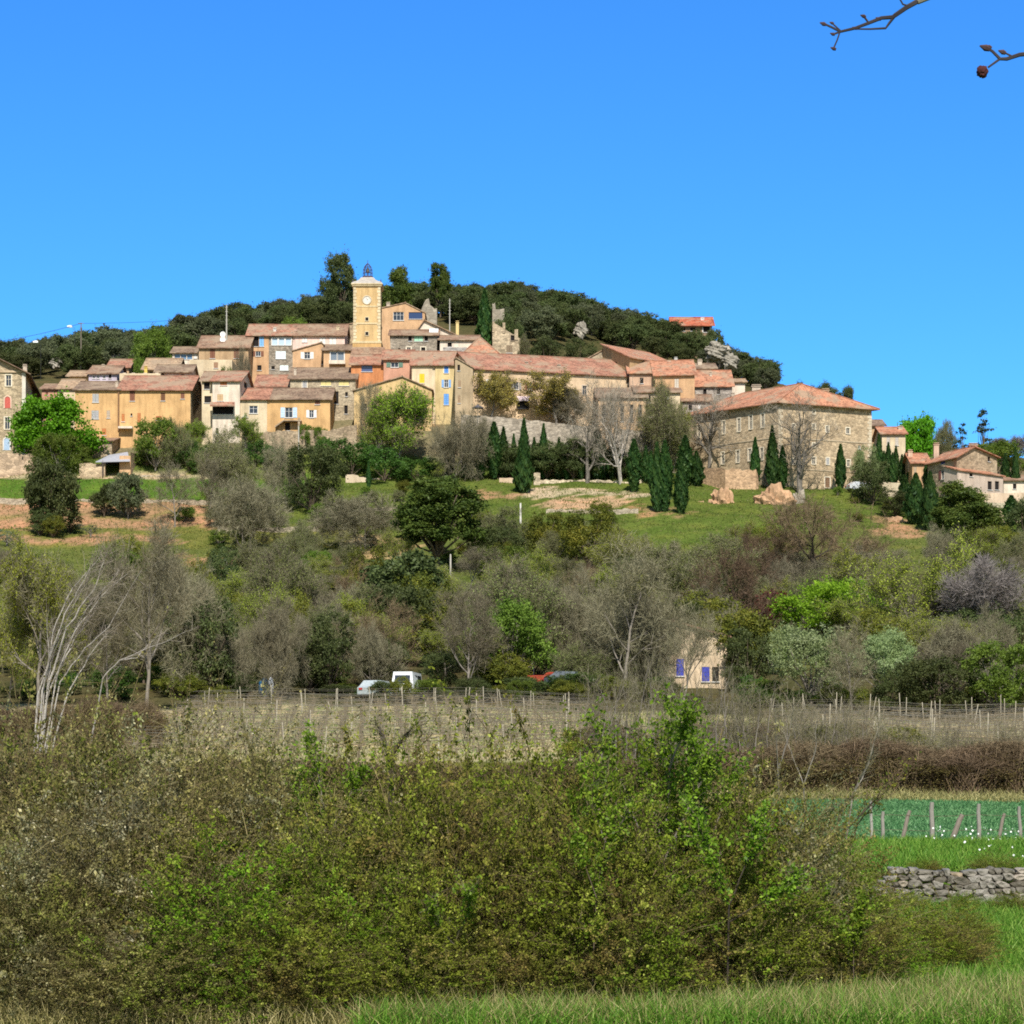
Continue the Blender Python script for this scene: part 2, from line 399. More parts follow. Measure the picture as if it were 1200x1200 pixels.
# --- leafy crown made of lumpy clusters
def crown_pts(rg, lobes, per, fill=0.45):
    """leaves gathered in small sprays on the lobes, with gaps between the sprays"""
    C, Nn, var = [], [], []
    for (c, r) in lobes:
        n = int(per * r[0] * r[2]); q = 26; m = max(6, n // q); u = unit(rg.normal(size=(m, 3)) + np.array([0, 0, .25])); rad = 1 - fill * rg.random((m, 1)) ** 1.6
        lump = 1 + .2 * np.sin(u[:, 0:1] * 6 + c[0] * 3) * np.sin(u[:, 1:2] * 5 + c[1]) + .16 * rg.normal(size=(m, 1))
        cc = np.array(c) + u * rad * lump * np.array(r); sg = .16 * r[0] * rg.uniform(.5, 1.5, (m, 1))
        base = rg.random() * .3 + .4 * rg.random(m)
        P_ = np.repeat(cc, q, 0) + np.clip(rg.normal(size=(m * q, 3)), -2, 2) * np.repeat(sg, q, 0) * np.array([1, 1, .7])
        C.append(P_); Nn.append(unit(np.repeat(u, q, 0) * .6 + (P_ - np.repeat(cc, q, 0)) / np.maximum(.05, np.repeat(sg, q, 0)) * .5)); var.append(np.clip(np.repeat(base, q) + .3 * rg.random(m * q), 0, 1))
    return np.concatenate(C), np.concatenate(Nn), np.concatenate(var)
def leafy(kind, seed, W, H, clear, mat, bark, leaf, per, nl=17, lr=(.17, .34), squash=.8, trunk_r=.25, aspect=.55, cone=0.0, keepout=0.0):
    rg = np.random.default_rng(seed); lobes = []
    for k in range(nl):
        t = (k + .5) / nl; zc = clear + (H - clear) * (.18 + .72 * t)
        env = math.sin(math.pi * min(.97, max(.2, .18 + .72 * t))) ** .6
        if cone: env = env * (1 - cone) + cone * (1.05 - t)
        a = k * 2.399 + rg.uniform(-.7, .7); rad = W / 2 * env * (1 - lr[0] * 1.25) * rg.uniform(.5, 1.12); zc += rg.uniform(-.06, .08) * H
        r = W / 2 * rg.uniform(*lr) * 1.15 * (1 - .35 * cone * t)
        lobes.append(((math.cos(a) * rad, math.sin(a) * rad, zc), (r, r, r * squash)))
    C, Nn, var = crown_pts(rg, lobes, per)
    k = rg.random(len(C)) < .12; C[k] += rg.normal(size=(int(k.sum()), 3)) * W * .05
    hole = np.sin(C[:, 0] * 2.3 * 6 / W + seed) + np.sin(C[:, 1] * 2.1 * 6 / W + 2 * seed) + np.sin(C[:, 2] * 2.7 * 6 / W + seed)
    m = (C[:, 2] > clear * .7) & (hole < 1.25)
    C, Nn, var = C[m], Nn[m], var[m]
    V, Q = leaf_quads(C, Nn + np.array([0, 0, .25]), leaf * rg.uniform(.6, 1.3, len(C)), aspect, rg)
    S = []
    top = np.array([0, 0, clear + (H - clear) * .45])
    S.append((np.array([0, 0, -.7]), np.array([.05, 0, clear * .6]), trunk_r, trunk_r * .8)); S.append((np.array([.05, 0, clear * .6]), top, trunk_r * .8, trunk_r * .4))
    for c, r in lobes:
        p = np.array([.04, 0, clear * .6 + rg.random() * clear * .3]); c = np.array(c); mid = (p + c) / 2 + rg.normal(size=3) * W * .03
        S.append((p, mid, trunk_r * .45, trunk_r * .3)); S.append((mid, c, trunk_r * .3, trunk_r * .12))
    tv, tq = segs_mesh(S, 6)
    finish(kind, [('trunk', tv, tq, np.zeros(len(tq)), bark), ('crown', V, Q, var, mat)])
def cypress(kind, seed, W, H, mat, bark, leaf=.3, n=4200, belly=.3):
    rg = np.random.default_rng(seed)
    t = rg.random(n) ** .85; a = rg.random(n) * 2 * math.pi
    prof = np.clip(np.minimum((t + .02) / belly, 1) ** .5 * (1 - np.clip((t - belly) / (1 - belly), 0, 1) ** 1.6), 0.02, 1)
    rad = W / 2 * prof * (1 - .34 * rg.random(n)) * (1 + .17 * np.sin(a * 4 + t * 17 + seed) + .14 * np.sin(a * 3 - t * 29 + 2 * seed) + .08 * np.sin(t * 60 + a * 7))
    C = np.stack([np.cos(a) * rad, np.sin(a) * rad, .25 + t * (H - .25)], 1); Nn = np.stack([np.cos(a), np.sin(a), .1 * np.ones(n)], 1)
    # upright sprays
    nn = unit(Nn + rg.normal(size=(n, 3)) * .35); up = unit(np.array([0, 0, 1.0]) + Nn * .25 + rg.normal(size=(n, 3)) * .25); sd = unit(np.cross(up, nn))
    s = (leaf * rg.uniform(.6, 1.5, n))[:, None]
    V = np.stack([C - up * s, C + sd * s * .33, C + up * s, C - sd * s * .33], 1).reshape(-1, 3)
    var = np.clip(.35 + .3 * np.sin(a * 5 + t * 23) + .35 * rg.random(n), 0, 1)
    tv, tq = segs_mesh([(np.array([0, 0, -.7]), np.array([0, 0, 1.2]), W * .09, W * .07), (np.array([0, 0, 1.2]), np.array([0, 0, H * .9]), W * .07, .03)], 6)
    finish(kind, [('trunk', tv, tq, np.zeros(len(tq)), bark), ('crown', V, np.arange(4 * n).reshape(-1, 4), var, mat)])
def bare(kind, seed, H, r0, bark, twigmat, tw=9, twl=.7, tww=.022, leafmat_=None, leaf=.12, lper=0, lshare=1.0, **kw):
    rg = np.random.default_rng(seed); S, T = grow(seed, H, r0, **kw)
    C, D = tip_points(T, tw, .75, rg); D = unit(D + np.array([0, 0, .15]))
    L = twl * rg.uniform(.5, 1.4, (len(C), 1)); E = C + D * L
    V, Q = twig_quads(C, E, tww, rg=rg); parts = [(V, Q, np.clip(rg.random(len(Q)), 0, 1))]
    # side sprigs on each twig
    k = 2; C2 = np.repeat(C + (E - C) * .5, k, 0); D2 = unit(np.repeat(D, k, 0) + rg.normal(size=(len(C2), 3)) * .7); E2 = C2 + D2 * np.repeat(L, k, 0) * .55
    V2, Q2 = twig_quads(C2, E2, tww * .7, rg=rg); parts.append((V2, Q2, rg.random(len(Q2))))
    V, Q, var = join(parts)
    th = min(.03, r0 * .28); thick = [s for s in S if s[2] > th]; thin = [s for s in S if s[2] <= th]
    tv, tq = segs_mesh(thick, 5)
    if thin:
        v3, q3 = segs_mesh(thin, 3); V, Q, var = join([(V, Q, var), (v3, q3, np.full(len(q3), .4))])
    out = [('trunk', tv, tq, np.zeros(len(tq)), bark), ('twigs', V, Q, var, twigmat)]
    if leafmat_:
        n = int(len(E) * lper); idx = rg.integers(0, len(E), n); 
        keep = (np.sin(E[idx, 0] * 1.1 + seed) + np.sin(E[idx, 1] * 1.3) + np.sin(E[idx, 2] * .9 + seed) > -2.4 + 2.2 * (1 - lshare)); idx = idx[keep]
        LC = C[idx] + (E[idx] - C[idx]) * rg.random((len(idx), 1)) + rg.normal(size=(len(idx), 3)) * leaf * .8
        lv, lq = leaf_quads(LC, rg.normal(size=LC.shape) + np.array([0, 0, .6]), leaf * rg.uniform(.6, 1.4, len(LC)), .6, rg)
        out.append(('leaves', lv, lq, np.clip(rg.random(len(lq)) * .7 + .3 * rg.random(), 0, 1), leafmat_))
    finish(kind, out)
def tangle(kind, seed, W, H, twigmat, leafm, leaf, nleaf, ntw=1500, tww=.008, arch=.5, lean_up=.4, lobes=9, dens=.5, skirt=.0):
    """a low thorny bush: a dome of arching stems and small leaves"""
    rg = np.random.default_rng(seed); lob = []
    for k in range(lobes):
        a = k * 2.399 + rg.uniform(-.4, .4); rd = W / 2 * .68 * math.sqrt((k + .5) / lobes); r = W / 2 * rg.uniform(.28, .46)
        hz = H * (1 - .5 * (rd / (W / 2)) ** 2) * rg.uniform(.78, 1.05)
        lob.append((math.cos(a) * rd, math.sin(a) * rd, hz, r))
    n = nleaf; li = rg.integers(0, lobes, n); lob_ = np.array(lob)[li]
    u = unit(rg.normal(size=(n, 3))); 
    t = rg.random(n) ** .6
    rr_ = lob_[:, 3] * (1 - dens * rg.random(n) ** 1.6) * (1 + .25 * np.sin(u[:, 0] * 6 + li) * np.sin(u[:, 2] * 5 + 2 * li))
    C = np.stack([lob_[:, 0] + u[:, 0] * rr_, lob_[:, 1] + u[:, 1] * rr_, np.maximum(.03, (lob_[:, 2] - lob_[:, 3] * .7) * np.where(u[:, 2] > 0, 1, t) + u[:, 2] * lob_[:, 3] * .8)], 1)
    C += rg.normal(size=C.shape) * W * .012
    # leaves down the flanks, to the ground
    sk = rg.random(n) < skirt; ns = int(sk.sum()); az = rg.random(ns) * 2 * math.pi; tt = rg.random(ns)
    rw = W / 2 * (1 - .45 * tt ** 2) * (1 + .10 * np.sin(az * 5 + seed) + .07 * np.sin(az * 9 + tt * 6)) * (1 - .22 * rg.random(ns))
    C[sk] = np.stack([np.cos(az) * rw, np.sin(az) * rw, .03 + tt * H * .95], 1) + rg.normal(size=(ns, 3)) * W * .02; u[sk] = np.stack([np.cos(az), np.sin(az), .2 + 0 * az], 1)
    V, Q = leaf_quads(C, u + np.array([0, 0, .3]), leaf * rg.uniform(.55, 1.4, n), .6, rg)
    var = np.clip(.55 * rg.random(n) + .45 * (.5 + .5 * np.sin(li * 1.7 + C[:, 0] * 3 / W * 3)), 0, 1)
    # arching stems: three-piece ribbons
    m = ntw; a = rg.random(m) * 2 * math.pi; b0 = np.stack([np.cos(a), np.sin(a), np.zeros(m)], 1) * (W * .33 * np.sqrt(rg.random(m)))[:, None]
    li2 = rg.integers(0, lobes, m); L2 = np.array(lob)[li2]
    tip = np.stack([L2[:, 0], L2[:, 1], L2[:, 2]], 1) + unit(rg.normal(size=(m, 3)) + np.array([0, 0, lean_up])) * (L2[:, 3] * rg.uniform(.55, 1.08, m))[:, None]
    tip[:, 2] = np.maximum(tip[:, 2], .1)
    mid = b0 * .45 + tip * .55; mid[:, 2] = b0[:, 2] * .4 + tip[:, 2] * (.75 + .2 * rg.random(m)); mid += rg.normal(size=mid.shape) * W * .03
    w = tww * rg.uniform(.6, 1.6, m)
    v1, q1 = twig_quads(b0, mid, w * 1.3, w, rg); v2, q2 = twig_quads(mid, tip, w, w * .4, rg)
    # small spurs near the surface
    s0 = mid + (tip - mid) * rg.random((m, 1)); s0 = np.repeat(s0, 2, 0); s1 = s0 + unit(rg.normal(size=s0.shape) + np.array([0, 0, .4])) * (W * .07 * rg.uniform(.4, 1.4, (len(s0), 1)))
    v3, q3 = twig_quads(s0, s1, tww * .7, rg=rg)
    tv, tq, tvar = join([(v1, q1, rg.random(m)), (v2, q2, rg.random(m)), (v3, q3, rg.random(len(q3)))])
    finish(kind, [('stems', tv, tq, tvar, twigmat), ('leaves', V, Q, var, leafm)])
def spraybush(kind, seed, W, H, twigmat, leafm, leaf=.036, nshoot=1700, per=34, L=.62, bare_share=.28, tww=.006):
    """a thicket bush of arching leafy shoots; some shoots are dead and bare"""
    rg = np.random.default_rng(seed); m = nshoot
    a = rg.random(m) * 2 * math.pi; rr = W / 2 * np.sqrt(rg.random(m)) * .92; env = H * (1 - .45 * (rr / (W / 2)) ** 2) * (1 + .16 * np.sin(a * 3 + seed) + .10 * np.sin(a * 7 + rr * 4))
    z = env * (.04 + .9 * rg.random(m) ** .8); edge = rr / (W / 2)
    o = np.stack([np.cos(a) * rr, np.sin(a) * rr, z], 1); out = np.stack([np.cos(a), np.sin(a), 0 * a], 1)
    d = unit(out * (.25 + .65 * edge)[:, None] + np.array([0, 0, .62]) + rg.normal(size=(m, 3)) * .42)
    ln = (L * rg.uniform(.45, 1.35, m) * (1 + .9 * (rg.random(m) < .07)))[:, None]; dr = (rg.uniform(.0, .35, m))[:, None] * ln * np.array([[0, 0, -1.]])
    curve = lambda t: o + d * ln * t + dr * t * t
    p0, p1, p2, p3 = curve(0), curve(.35), curve(.7), curve(1.0); w = tww * rg.uniform(.6, 1.6, m)
    st = [twig_quads(p0, p1, w * 1.3, w * 1.1, rg) , twig_quads(p1, p2, w * 1.1, w * .8, rg), twig_quads(p2, p3, w * .8, w * .3, rg)]
    sp0 = np.repeat(p1 + (p3 - p1) * rg.random((m, 1)), 3, 0); sp1 = sp0 + unit(np.repeat(d, 3, 0) + rg.normal(size=(3 * m, 3)) * .8) * (.16 * rg.uniform(.4, 1.3, (3 * m, 1)))
    st.append(twig_quads(sp0, sp1, tww * .6, rg=rg)); sv = rg.random(m)
    tv, tq, tr_ = join([(*st[0], sv), (*st[1], sv), (*st[2], sv), (*st[3], np.repeat(sv, 3))])
    # old thick canes from the ground
    k = 70; g0 = np.stack([rg.normal(0, W * .18, k), rg.normal(0, W * .18, k), np.zeros(k)], 1); gi = rg.integers(0, m, k); cv, cq = twig_quads(g0, o[gi], .018, .008, rg)
    tv, tq, tr_ = join([(tv, tq, tr_), (cv, cq, rg.random(k) * .5)])
    live = np.nonzero(rg.random(m) > bare_share)[0]; li = np.repeat(live, per); n = len(li)
    dens = np.repeat(rg.random(len(live)) < .8, per) | (rg.random(n) < .5); li = li[dens]; n = len(li)
    t = (.12 + .9 * rg.random(n))[:, None]; C = o[li] + d[li] * ln[li] * t + dr[li] * t * t + rg.normal(size=(n, 3)) * .022
    sz = np.repeat(rg.uniform(.6, 1.35, m)[None], 1, 0)[0][li] * leaf * rg.uniform(.6, 1.4, n)
    V, Q = leaf_quads(C, out[li] * .5 + np.array([0, 0, .5]), sz, .58, rg, .45)
    var = np.clip(.62 * rg.random(m)[li] + .38 * rg.random(n), 0, 1)
    finish(kind, [('stems', tv, tq, tr_, twigmat), ('leaves', V, Q, var, leafm)], 97.2)
def put(kind, x, y, H, W, name, label, cat='tree', group=None, z=None, rz=None, variant=None, lean=0.0):
    pr = PROTO[kind]; p = pr[variant if variant is not None else random.randrange(len(pr))]
    rz = random.uniform(0, 6.28) if rz is None else rz
    sx = W / p['w']; sz = H / p['h']
    e = empty(name, (x, y, tz(x, y) if z is None else z), label, cat, group, rz)
    e.scale = (sx, sx, sz)
    if lean: e.rotation_euler[1] = lean
    for nm, me in p['parts']:
        o = bpy.data.objects.new(nm, me); o.parent = e; link(o)
    return e
def plant(kind, px, base, top, w, name, label, cat='tree', group=None, Y=None, zpy=None, **kw):
    """stand a plant where the picture shows its foot; sizes come from the distance"""
    y = ground_at(px, base) if Y is None else Y
    x = (px - CX) / F * y; z = tz(x, y) if zpy is None else Zp(zpy, y)
    H = Zp(top, y) - z
    return put(kind, x, y, max(H, .4), w / F * y, name, label, cat, group, z=z - .05, **kw)

# --- materials of leaves and bark
LM = dict(
 oak=leafmat('oak_leaf', (.024, .034, .012), (.056, .070, .022), (.095, .105, .036), val=.3, hue=.004),
 oakg=leafmat('grey_oak_leaf', (.035, .045, .022), (.075, .085, .040), (.11, .115, .06), val=.25),
 pine=leafmat('pine_needles', (.018, .034, .008), (.055, .075, .014), (.10, .115, .02)),
 cyp=leafmat('cypress_leaf', (.012, .034, .010), (.028, .065, .016), (.05, .09, .02), val=.25),
 bright=leafmat('spring_leaf', (.045, .14, .006), (.085, .24, .010), (.13, .33, .02), trans=.45),
 lime=leafmat('lime_leaf', (.07, .12, .008), (.13, .20, .012), (.20, .28, .025), trans=.45),
 green=leafmat('green_leaf', (.038, .064, .008), (.088, .13, .018), (.15, .19, .034), trans=.4),
 yell=leafmat('yellow_green_leaf', (.12, .15, .016), (.215, .25, .026), (.29, .32, .05), trans=.45),
 ochre=leafmat('ochre_leaf', (.12, .115, .02), (.24, .20, .04), (.33, .27, .07), trans=.4),
 olive=leafmat('olive_leaf', (.04, .055, .035), (.09, .11, .065), (.15, .17, .11), trans=.25),
 bud=leafmat('budding_leaf', (.060, .072, .022), (.125, .140, .042), (.20, .215, .075), trans=.35),
 holly=leafmat('holly_leaf', (.04, .055, .010), (.10, .11, .016), (.17, .15, .02)),
 maroon=leafmat('maroon_leaf', (.03, .006, .008), (.07, .012, .014), (.10, .02, .02)),
 spruce=leafmat('spruce_needles', (.015, .03, .022), (.035, .06, .045), (.055, .085, .065)),
 lilac=leafmat('mauve_twig', (.085, .072, .066), (.16, .14, .13), trans=.1),
 pale=leafmat('pale_leaf', (.09, .12, .045), (.17, .21, .085), (.27, .30, .17), trans=.4),
 twig=leafmat('grey_twig', (.068, .060, .036), (.155, .138, .088), trans=.05, val=.2),
 twigb=leafmat('brown_twig', (.06, .042, .026), (.135, .095, .055), trans=.05, val=.2),
 twigh=leafmat('thorn_twig', (.055, .045, .018), (.125, .10, .045), trans=.05, val=.15),
 twigp=leafmat('plane_twig', (.11, .095, .07), (.22, .19, .15), trans=.05, val=.15),
 twigs=leafmat('silver_twig', (.16, .145, .125), (.30, .275, .24), trans=.05),
 hA=leafmat('olive_brown_leaf', (.045, .040, .008), (.125, .108, .022), (.24, .20, .06), trans=.35, val=.12),
 hB=leafmat('grey_green_leaf', (.055, .055, .022), (.15, .145, .065), (.30, .28, .16), trans=.3, val=.12),
 hC=leafmat('moss_green_leaf', (.035, .045, .006), (.095, .115, .014), (.19, .20, .035), trans=.4, val=.12),
 hD=leafmat('russet_leaf', (.045, .026, .010), (.115, .070, .024), (.19, .125, .045), trans=.3, val=.12),
 hE=leafmat('fresh_leaf', (.045, .085, .005), (.10, .175, .010), (.19, .28, .028), trans=.45),
 ivy=leafmat('ivy_leaf', (.018, .040, .008), (.042, .085, .014), (.08, .14, .026), trans=.35),
)
BK = dict(brown=barkmat('brown_bark', (.11, .082, .058)), grey=barkmat('grey_bark', (.20, .175, .145)), pale=barkmat('pale_bark', (.36, .32, .27)), dark=barkmat('dark_bark', (.06, .048, .036)), silver=barkmat('silver_wood', (.34, .31, .27)))
for s in range(4):
    leafy('oak', 20 + s, 9, 7.5, 1.2, LM['oak'], BK['brown'], .34, 720, nl=19, trunk_r=.22, squash=.85)
    leafy('oak_grey', 30 + s, 9, 7.5, 1.0, LM['oakg'], BK['grey'], .32, 720, nl=19, trunk_r=.2, squash=.85)
for s in range(2):
    leafy('pine', 40 + s, 8, 11, 2.2, LM['pine'], BK['brown'], .34, 1700, nl=22, lr=(.18, .34), trunk_r=.28, aspect=.4, cone=.35)
    leafy('umbrella_pine', 44 + s, 8, 8.5, 3.4, LM['oak'], BK['brown'], .32, 1500, nl=12, lr=(.22, .38), trunk_r=.26, aspect=.4)
    leafy('bright', 50 + s, 12, 9, 1.5, LM['bright'], BK['grey'], .36, 620, nl=16, lr=(.22, .36), trunk_r=.3, aspect=.8)
    leafy('lime', 250 + s, 10, 8, 1.0, LM['lime'], BK['grey'], .26, 900, nl=20, lr=(.16, .3), trunk_r=.25)
    leafy('green', 54 + s, 7, 6, .5, LM['green'], BK['grey'], .21, 1250, nl=19, trunk_r=.16)
    leafy('olive', 60 + s, 3.2, 2.7, .8, LM['olive'], BK['grey'], .16, 1300, nl=9, trunk_r=.12, aspect=.35, squash=.75)
    leafy('holly', 64 + s, 6, 5, .4, LM['holly'], BK['brown'], .18, 1500, nl=19, trunk_r=.16)
    leafy('evergreen', 68 + s, 6, 6, .3, LM['oak'], BK['brown'], .18, 1500, nl=20, trunk_r=.16)
    leafy('pale', 72 + s, 7, 6, .8, LM['pale'], BK['grey'], .17, 1150, nl=20, trunk_r=.16)
    leafy('ivybush', 76 + s, 5, 3.4, .2, LM['ivy'], BK['brown'], .17, 2000, nl=11, trunk_r=.1)
    leafy('maroon', 80 + s, 4.5, 4, .6, LM['maroon'], BK['dark'], .24, 800, nl=10, trunk_r=.12)
    leafy('spruce', 84 + s, 4.2, 8, .5, LM['spruce'], BK['brown'], .34, 620, nl=18, lr=(.2, .3), squash=.35, cone=.9, aspect=.35, trunk_r=.14)
    leafy('shrubyellow', 88 + s, 3.5, 2.4, .1, LM['yell'], BK['brown'], .20, 900, nl=9, trunk_r=.06)
for s in range(5):
    cypress('cypress', 90 + s, 1.9 - .12 * s, 9, LM['cyp'], BK['brown'], .28, 4200, belly=.2 + .07 * s)
cypress('cypress_wide', 99, 3.2, 9, LM['cyp'], BK['brown'], .40, 5200, belly=.25)
for s in range(3):
    bare('bare', 100 + s, 9, .19, BK['grey'], LM['twig'], tw=10, twl=.8, tww=.03, kids=(10, 6, 5), ang=(48, 42, 42))
    bare('bare_round', 110 + s, 5.0, .17, BK['grey'], LM['twig'], tw=11, twl=.7, tww=.028, kids=(9, 7, 5), ang=(62, 50, 45), ratio=(.8, .6, .5), trop=.06, first=.15, stems=2)
    bare('bare_brown', 120 + s, 6.5, .2, BK['dark'], LM['twigb'], tw=10, twl=.7, tww=.028, kids=(9, 7, 5), ang=(60, 48, 45), ratio=(.8, .6, .5), trop=.05, first=.12)
    bare('budding', 130 + s, 8, .18, BK['grey'], LM['twig'], tw=10, twl=.75, tww=.028, leafmat_=LM['yell'], leaf=.135, lper=5.5, lshare=.9, kids=(10, 6, 5), ang=(52, 45, 42), ratio=(.62, .58, .5))
    bare('budding_grey', 140 + s, 6, .17, BK['grey'], LM['twig'], tw=10, twl=.75, tww=.028, leafmat_=LM['bud'], leaf=.13, lper=4.4, lshare=.9, kids=(9, 7, 5), ang=(58, 48, 45), ratio=(.75, .6, .5), first=.12, stems=2)
for s in range(2):
    bare('lilac', 150 + s, 7, .15, BK['pale'], LM['lilac'], tw=12, twl=.8, tww=.03, kids=(11, 7, 5), ang=(38, 36, 36), trop=.2, first=.12)
    bare('plane', 154 + s, 8, .36, BK['pale'], LM['twigp'], tw=4, twl=.8, tww=.03, kids=(7, 6, 5), ang=(36, 40, 42), ratio=(.75, .6, .55), first=.18, trop=.14, stems=3)
    bare('plane_single', 158 + s, 8, .42, BK['grey'], LM['twigp'], tw=4, twl=.8, tww=.03, kids=(9, 6, 5), ang=(55, 45, 42), ratio=(.62, .6, .55), first=.25, trop=.12)
    bare('willow', 162 + s, 8, .24, BK['grey'], LM['twig'], tw=9, twl=.8, tww=.03, leafmat_=LM['lime'], leaf=.24, lper=3.2, lshare=1, kids=(11, 7, 5), ang=(50, 45, 42), ratio=(.65, .6, .5))
    bare('yellowing', 166 + s, 7, .2, BK['grey'], LM['twig'], tw=9, twl=.7, tww=.03, leafmat_=LM['ochre'], leaf=.24, lper=3.6, lshare=.9, kids=(10, 6, 5), ang=(55, 45, 42), ratio=(.65, .6, .5))
    bare('sapling', 170 + s, 4.2, .04, BK['pale'], LM['twigs'], tw=3, twl=.45, tww=.014, kids=(7, 4, 2), ang=(34, 34, 36), ratio=(.45, .45, .4), levels=2, first=.2, trop=.2, stems=5)
    bare('thicket', 174 + s, 4.0, .035, BK['grey'], LM['twig'], tw=4, twl=.4, tww=.012, kids=(6, 4, 2), ang=(40, 40, 40), ratio=(.5, .5, .45), levels=2, first=.15, trop=.08, stems=9, jit=.2, leafmat_=LM['holly'], leaf=.06, lper=.8, lshare=.6)
# ------------------------------------------------------------------ building kit
def V2(px, Y): return Vector(((px - CX) / F * Y, Y))
def cam_hit(px, A, B):
    """where the ray through column px crosses plan line A-B: (u in metres, Y)"""
    k = (px - CX) / F; d = B - A
    # A + t d = (k*Y, Y)
    t = (A.x - k * A.y) / (k * d.y - d.x)
    return t * d.length, A.y + t * d.y
class House:
    def __init__(s, name, label, xl, xr, eave, depth, Y=None, Yl=None, Yr=None, base=None, roof='gx', rpy=None, epr=None, rs=.5, rt=.5, zr=None,
                 C=None, wall=None, wallr=None, rmat=None, over=.45, wins=(), side=(), left=(), chim=(), cat='house', group=None, bottom=None, hip=None, fascia=True):
        if Y is None and Yl is None: Y = ground_at((xl + xr) / 2, base)
        Yl = Yl or Y; Yr = Yr or Y
        A = V2(xl, Yl); B = V2(xr, Yr); d = (B - A).normalized(); n = Vector((-d.y, d.x))
        Cc = Vector(C) if C is not None else B + n * depth
        D = A + (Cc - B)
        s.q = [A, B, Cc, D]; s.lenf = (B - A).length; s.dep = (Cc - B).length
        s.d = d; s.Yl, s.Yr = Yl, Yr
        s.ze = Zp(eave, Yl)                       # eave height at the left front corner
        ym = (Yl + Yr) / 2
        if roof == 'gx':
            s.rise = Zp(rpy, ym + s.dep * rt) - s.ze
            s.h = lambda a, b: s.ze + s.rise * min(b / rt, (1 - b) / (1 - rt))
            s.pieces = [[(0, 0), (1, 0), (1, rt), (0, rt)], [(0, rt), (1, rt), (1, 1), (0, 1)]]; brk = {1: [rt], 3: [1 - rt]}
        elif roof == 'front':
            s.rise = Zp(rpy, ym + s.dep) - s.ze
            s.h = lambda a, b: s.ze + s.rise * b
            s.pieces = [[(0, 0), (1, 0), (1, 1), (0, 1)]]; brk = {}
        elif roof == 'gy':
            yr_ = Yl + (Yr - Yl) * rs; zrr = Zp(rpy, yr_); er = Zp(epr if epr is not None else eave, Yr)
            s.rise = zrr - s.ze
            s.h = lambda a, b: (s.ze + (zrr - s.ze) * a / rs) if a <= rs else (zrr + (er - zrr) * (a - rs) / (1 - rs))
            s.pieces = [[(0, 0), (rs, 0), (rs, 1), (0, 1)], [(rs, 0), (1, 0), (1, 1), (rs, 1)]]; brk = {0: [rs], 2: [1 - rs]}
        elif roof == 'plane':
            zb = Zp(epr, Yr); zc = s.ze + zr
            s.rise = zr
            s.h = lambda a, b: s.ze + (zb - s.ze) * a + zr * b
            s.pieces = [[(0, 0), (1, 0), (1, 1), (0, 1)]]; brk = {}
        elif roof == 'hip':
            (a0, b0), (a1, b1), rz_ = hip; s.rise = rz_
            s.h = lambda a, b: s.ze
            s.hz = lambda a, b: s.ze
            s.pieces = None; brk = {}; s.hipd = ((a0, b0), (a1, b1))
        else:
            s.rise = 0; s.h = lambda a, b: s.ze; s.pieces = [[(0, 0), (1, 0), (1, 1), (0, 1)]]; brk = {}
        zt = min(tz(p.x, p.y) for p in s.q)
        s.zb = min(zt - .8, (Zp(base, min(Yl, Yr)) if base else 1e9)) if bottom is None else bottom
        ctr = (A + B + Cc + D) / 4
        s.root = empty(name, (ctr.x, ctr.y, s.zb), label, cat, group)
        s.wallmat = wall; s.kit = []
        W = MB(); ed = [(0, A, B), (1, B, Cc), (2, Cc, D), (3, D, A)]
        op = {0: [], 1: [], 3: []}
        for k, lst in ((0, wins), (1, side), (3, left)):
            P0, P1 = ed[k][1], ed[k][2]
            for w in lst:
                px, py, ww, hh = w[:4]
                u0, y0 = cam_hit(px - ww / 2, P0, P1); u1, y1 = cam_hit(px + ww / 2, P0, P1)
                if u0 > u1: u0, u1 = u1, u0
                yc = (y0 + y1) / 2; z0 = Zp(py + hh / 2, yc); z1 = Zp(py - hh / 2, yc)
                L = (P1 - P0).length
                u0 = max(.05, u0); u1 = min(L - .05, u1)
                if u1 - u0 < .15: continue
                op[k].append((u0, u1, z0, z1, w))
        for k, P0, P1 in ed:
            L = (P1 - P0).length; st = [(0, 0), (1, 0), (1, 1), (0, 1)]; sa = st[k]; sb = st[(k + 1) % 4]
            hh = lambda f: s.h(sa[0] + (sb[0] - sa[0]) * f, sa[1] + (sb[1] - sa[1]) * f)
            s._wall(W, P0, P1, L, hh, [b * L for b in brk.get(k, [])], op.get(k, []))
        W.build('wall', wall, s.root)
        for k in (0, 1, 3):
            for o in op[k]: s._window(ed[k][1], ed[k][2], o)
        if roof != 'flat': s._roof(roof, rmat, over)
        for c in chim: s._chimney(*c)
    def _wall(s, W, P0, P1, L, hh, brk, ops):
        dv = (P1 - P0) / L; n3 = Vector((dv.y, -dv.x, 0))
        pt = lambda u, z: Vector((P0.x + dv.x * u, P0.y + dv.y * u, z))
        us = sorted(set([0, L] + [round(b, 4) for b in brk] + [round(x, 4) for o in ops for x in o[:2]]))
        for a, b in zip(us, us[1:]):
            if b - a < 1e-4: continue
            m = (a + b) / 2
            cut = sorted([(o[2], o[3]) for o in ops if o[0] - 1e-3 <= m <= o[1] + 1e-3 and o[4][4] != 'A'])
            z = s.zb; ta, tb = hh(a / L), hh(b / L)
            for (c0, c1) in cut:
                c1 = min(c1, min(ta, tb) - .02)
                if c0 <= z or c1 <= c0: continue
                W.poly([pt(a, z), pt(b, z), pt(b, c0), pt(a, c0)]); z = c1
            W.poly([pt(a, z), pt(b, z), pt(b, tb), pt(a, ta)])
        inn = -n3 * .22
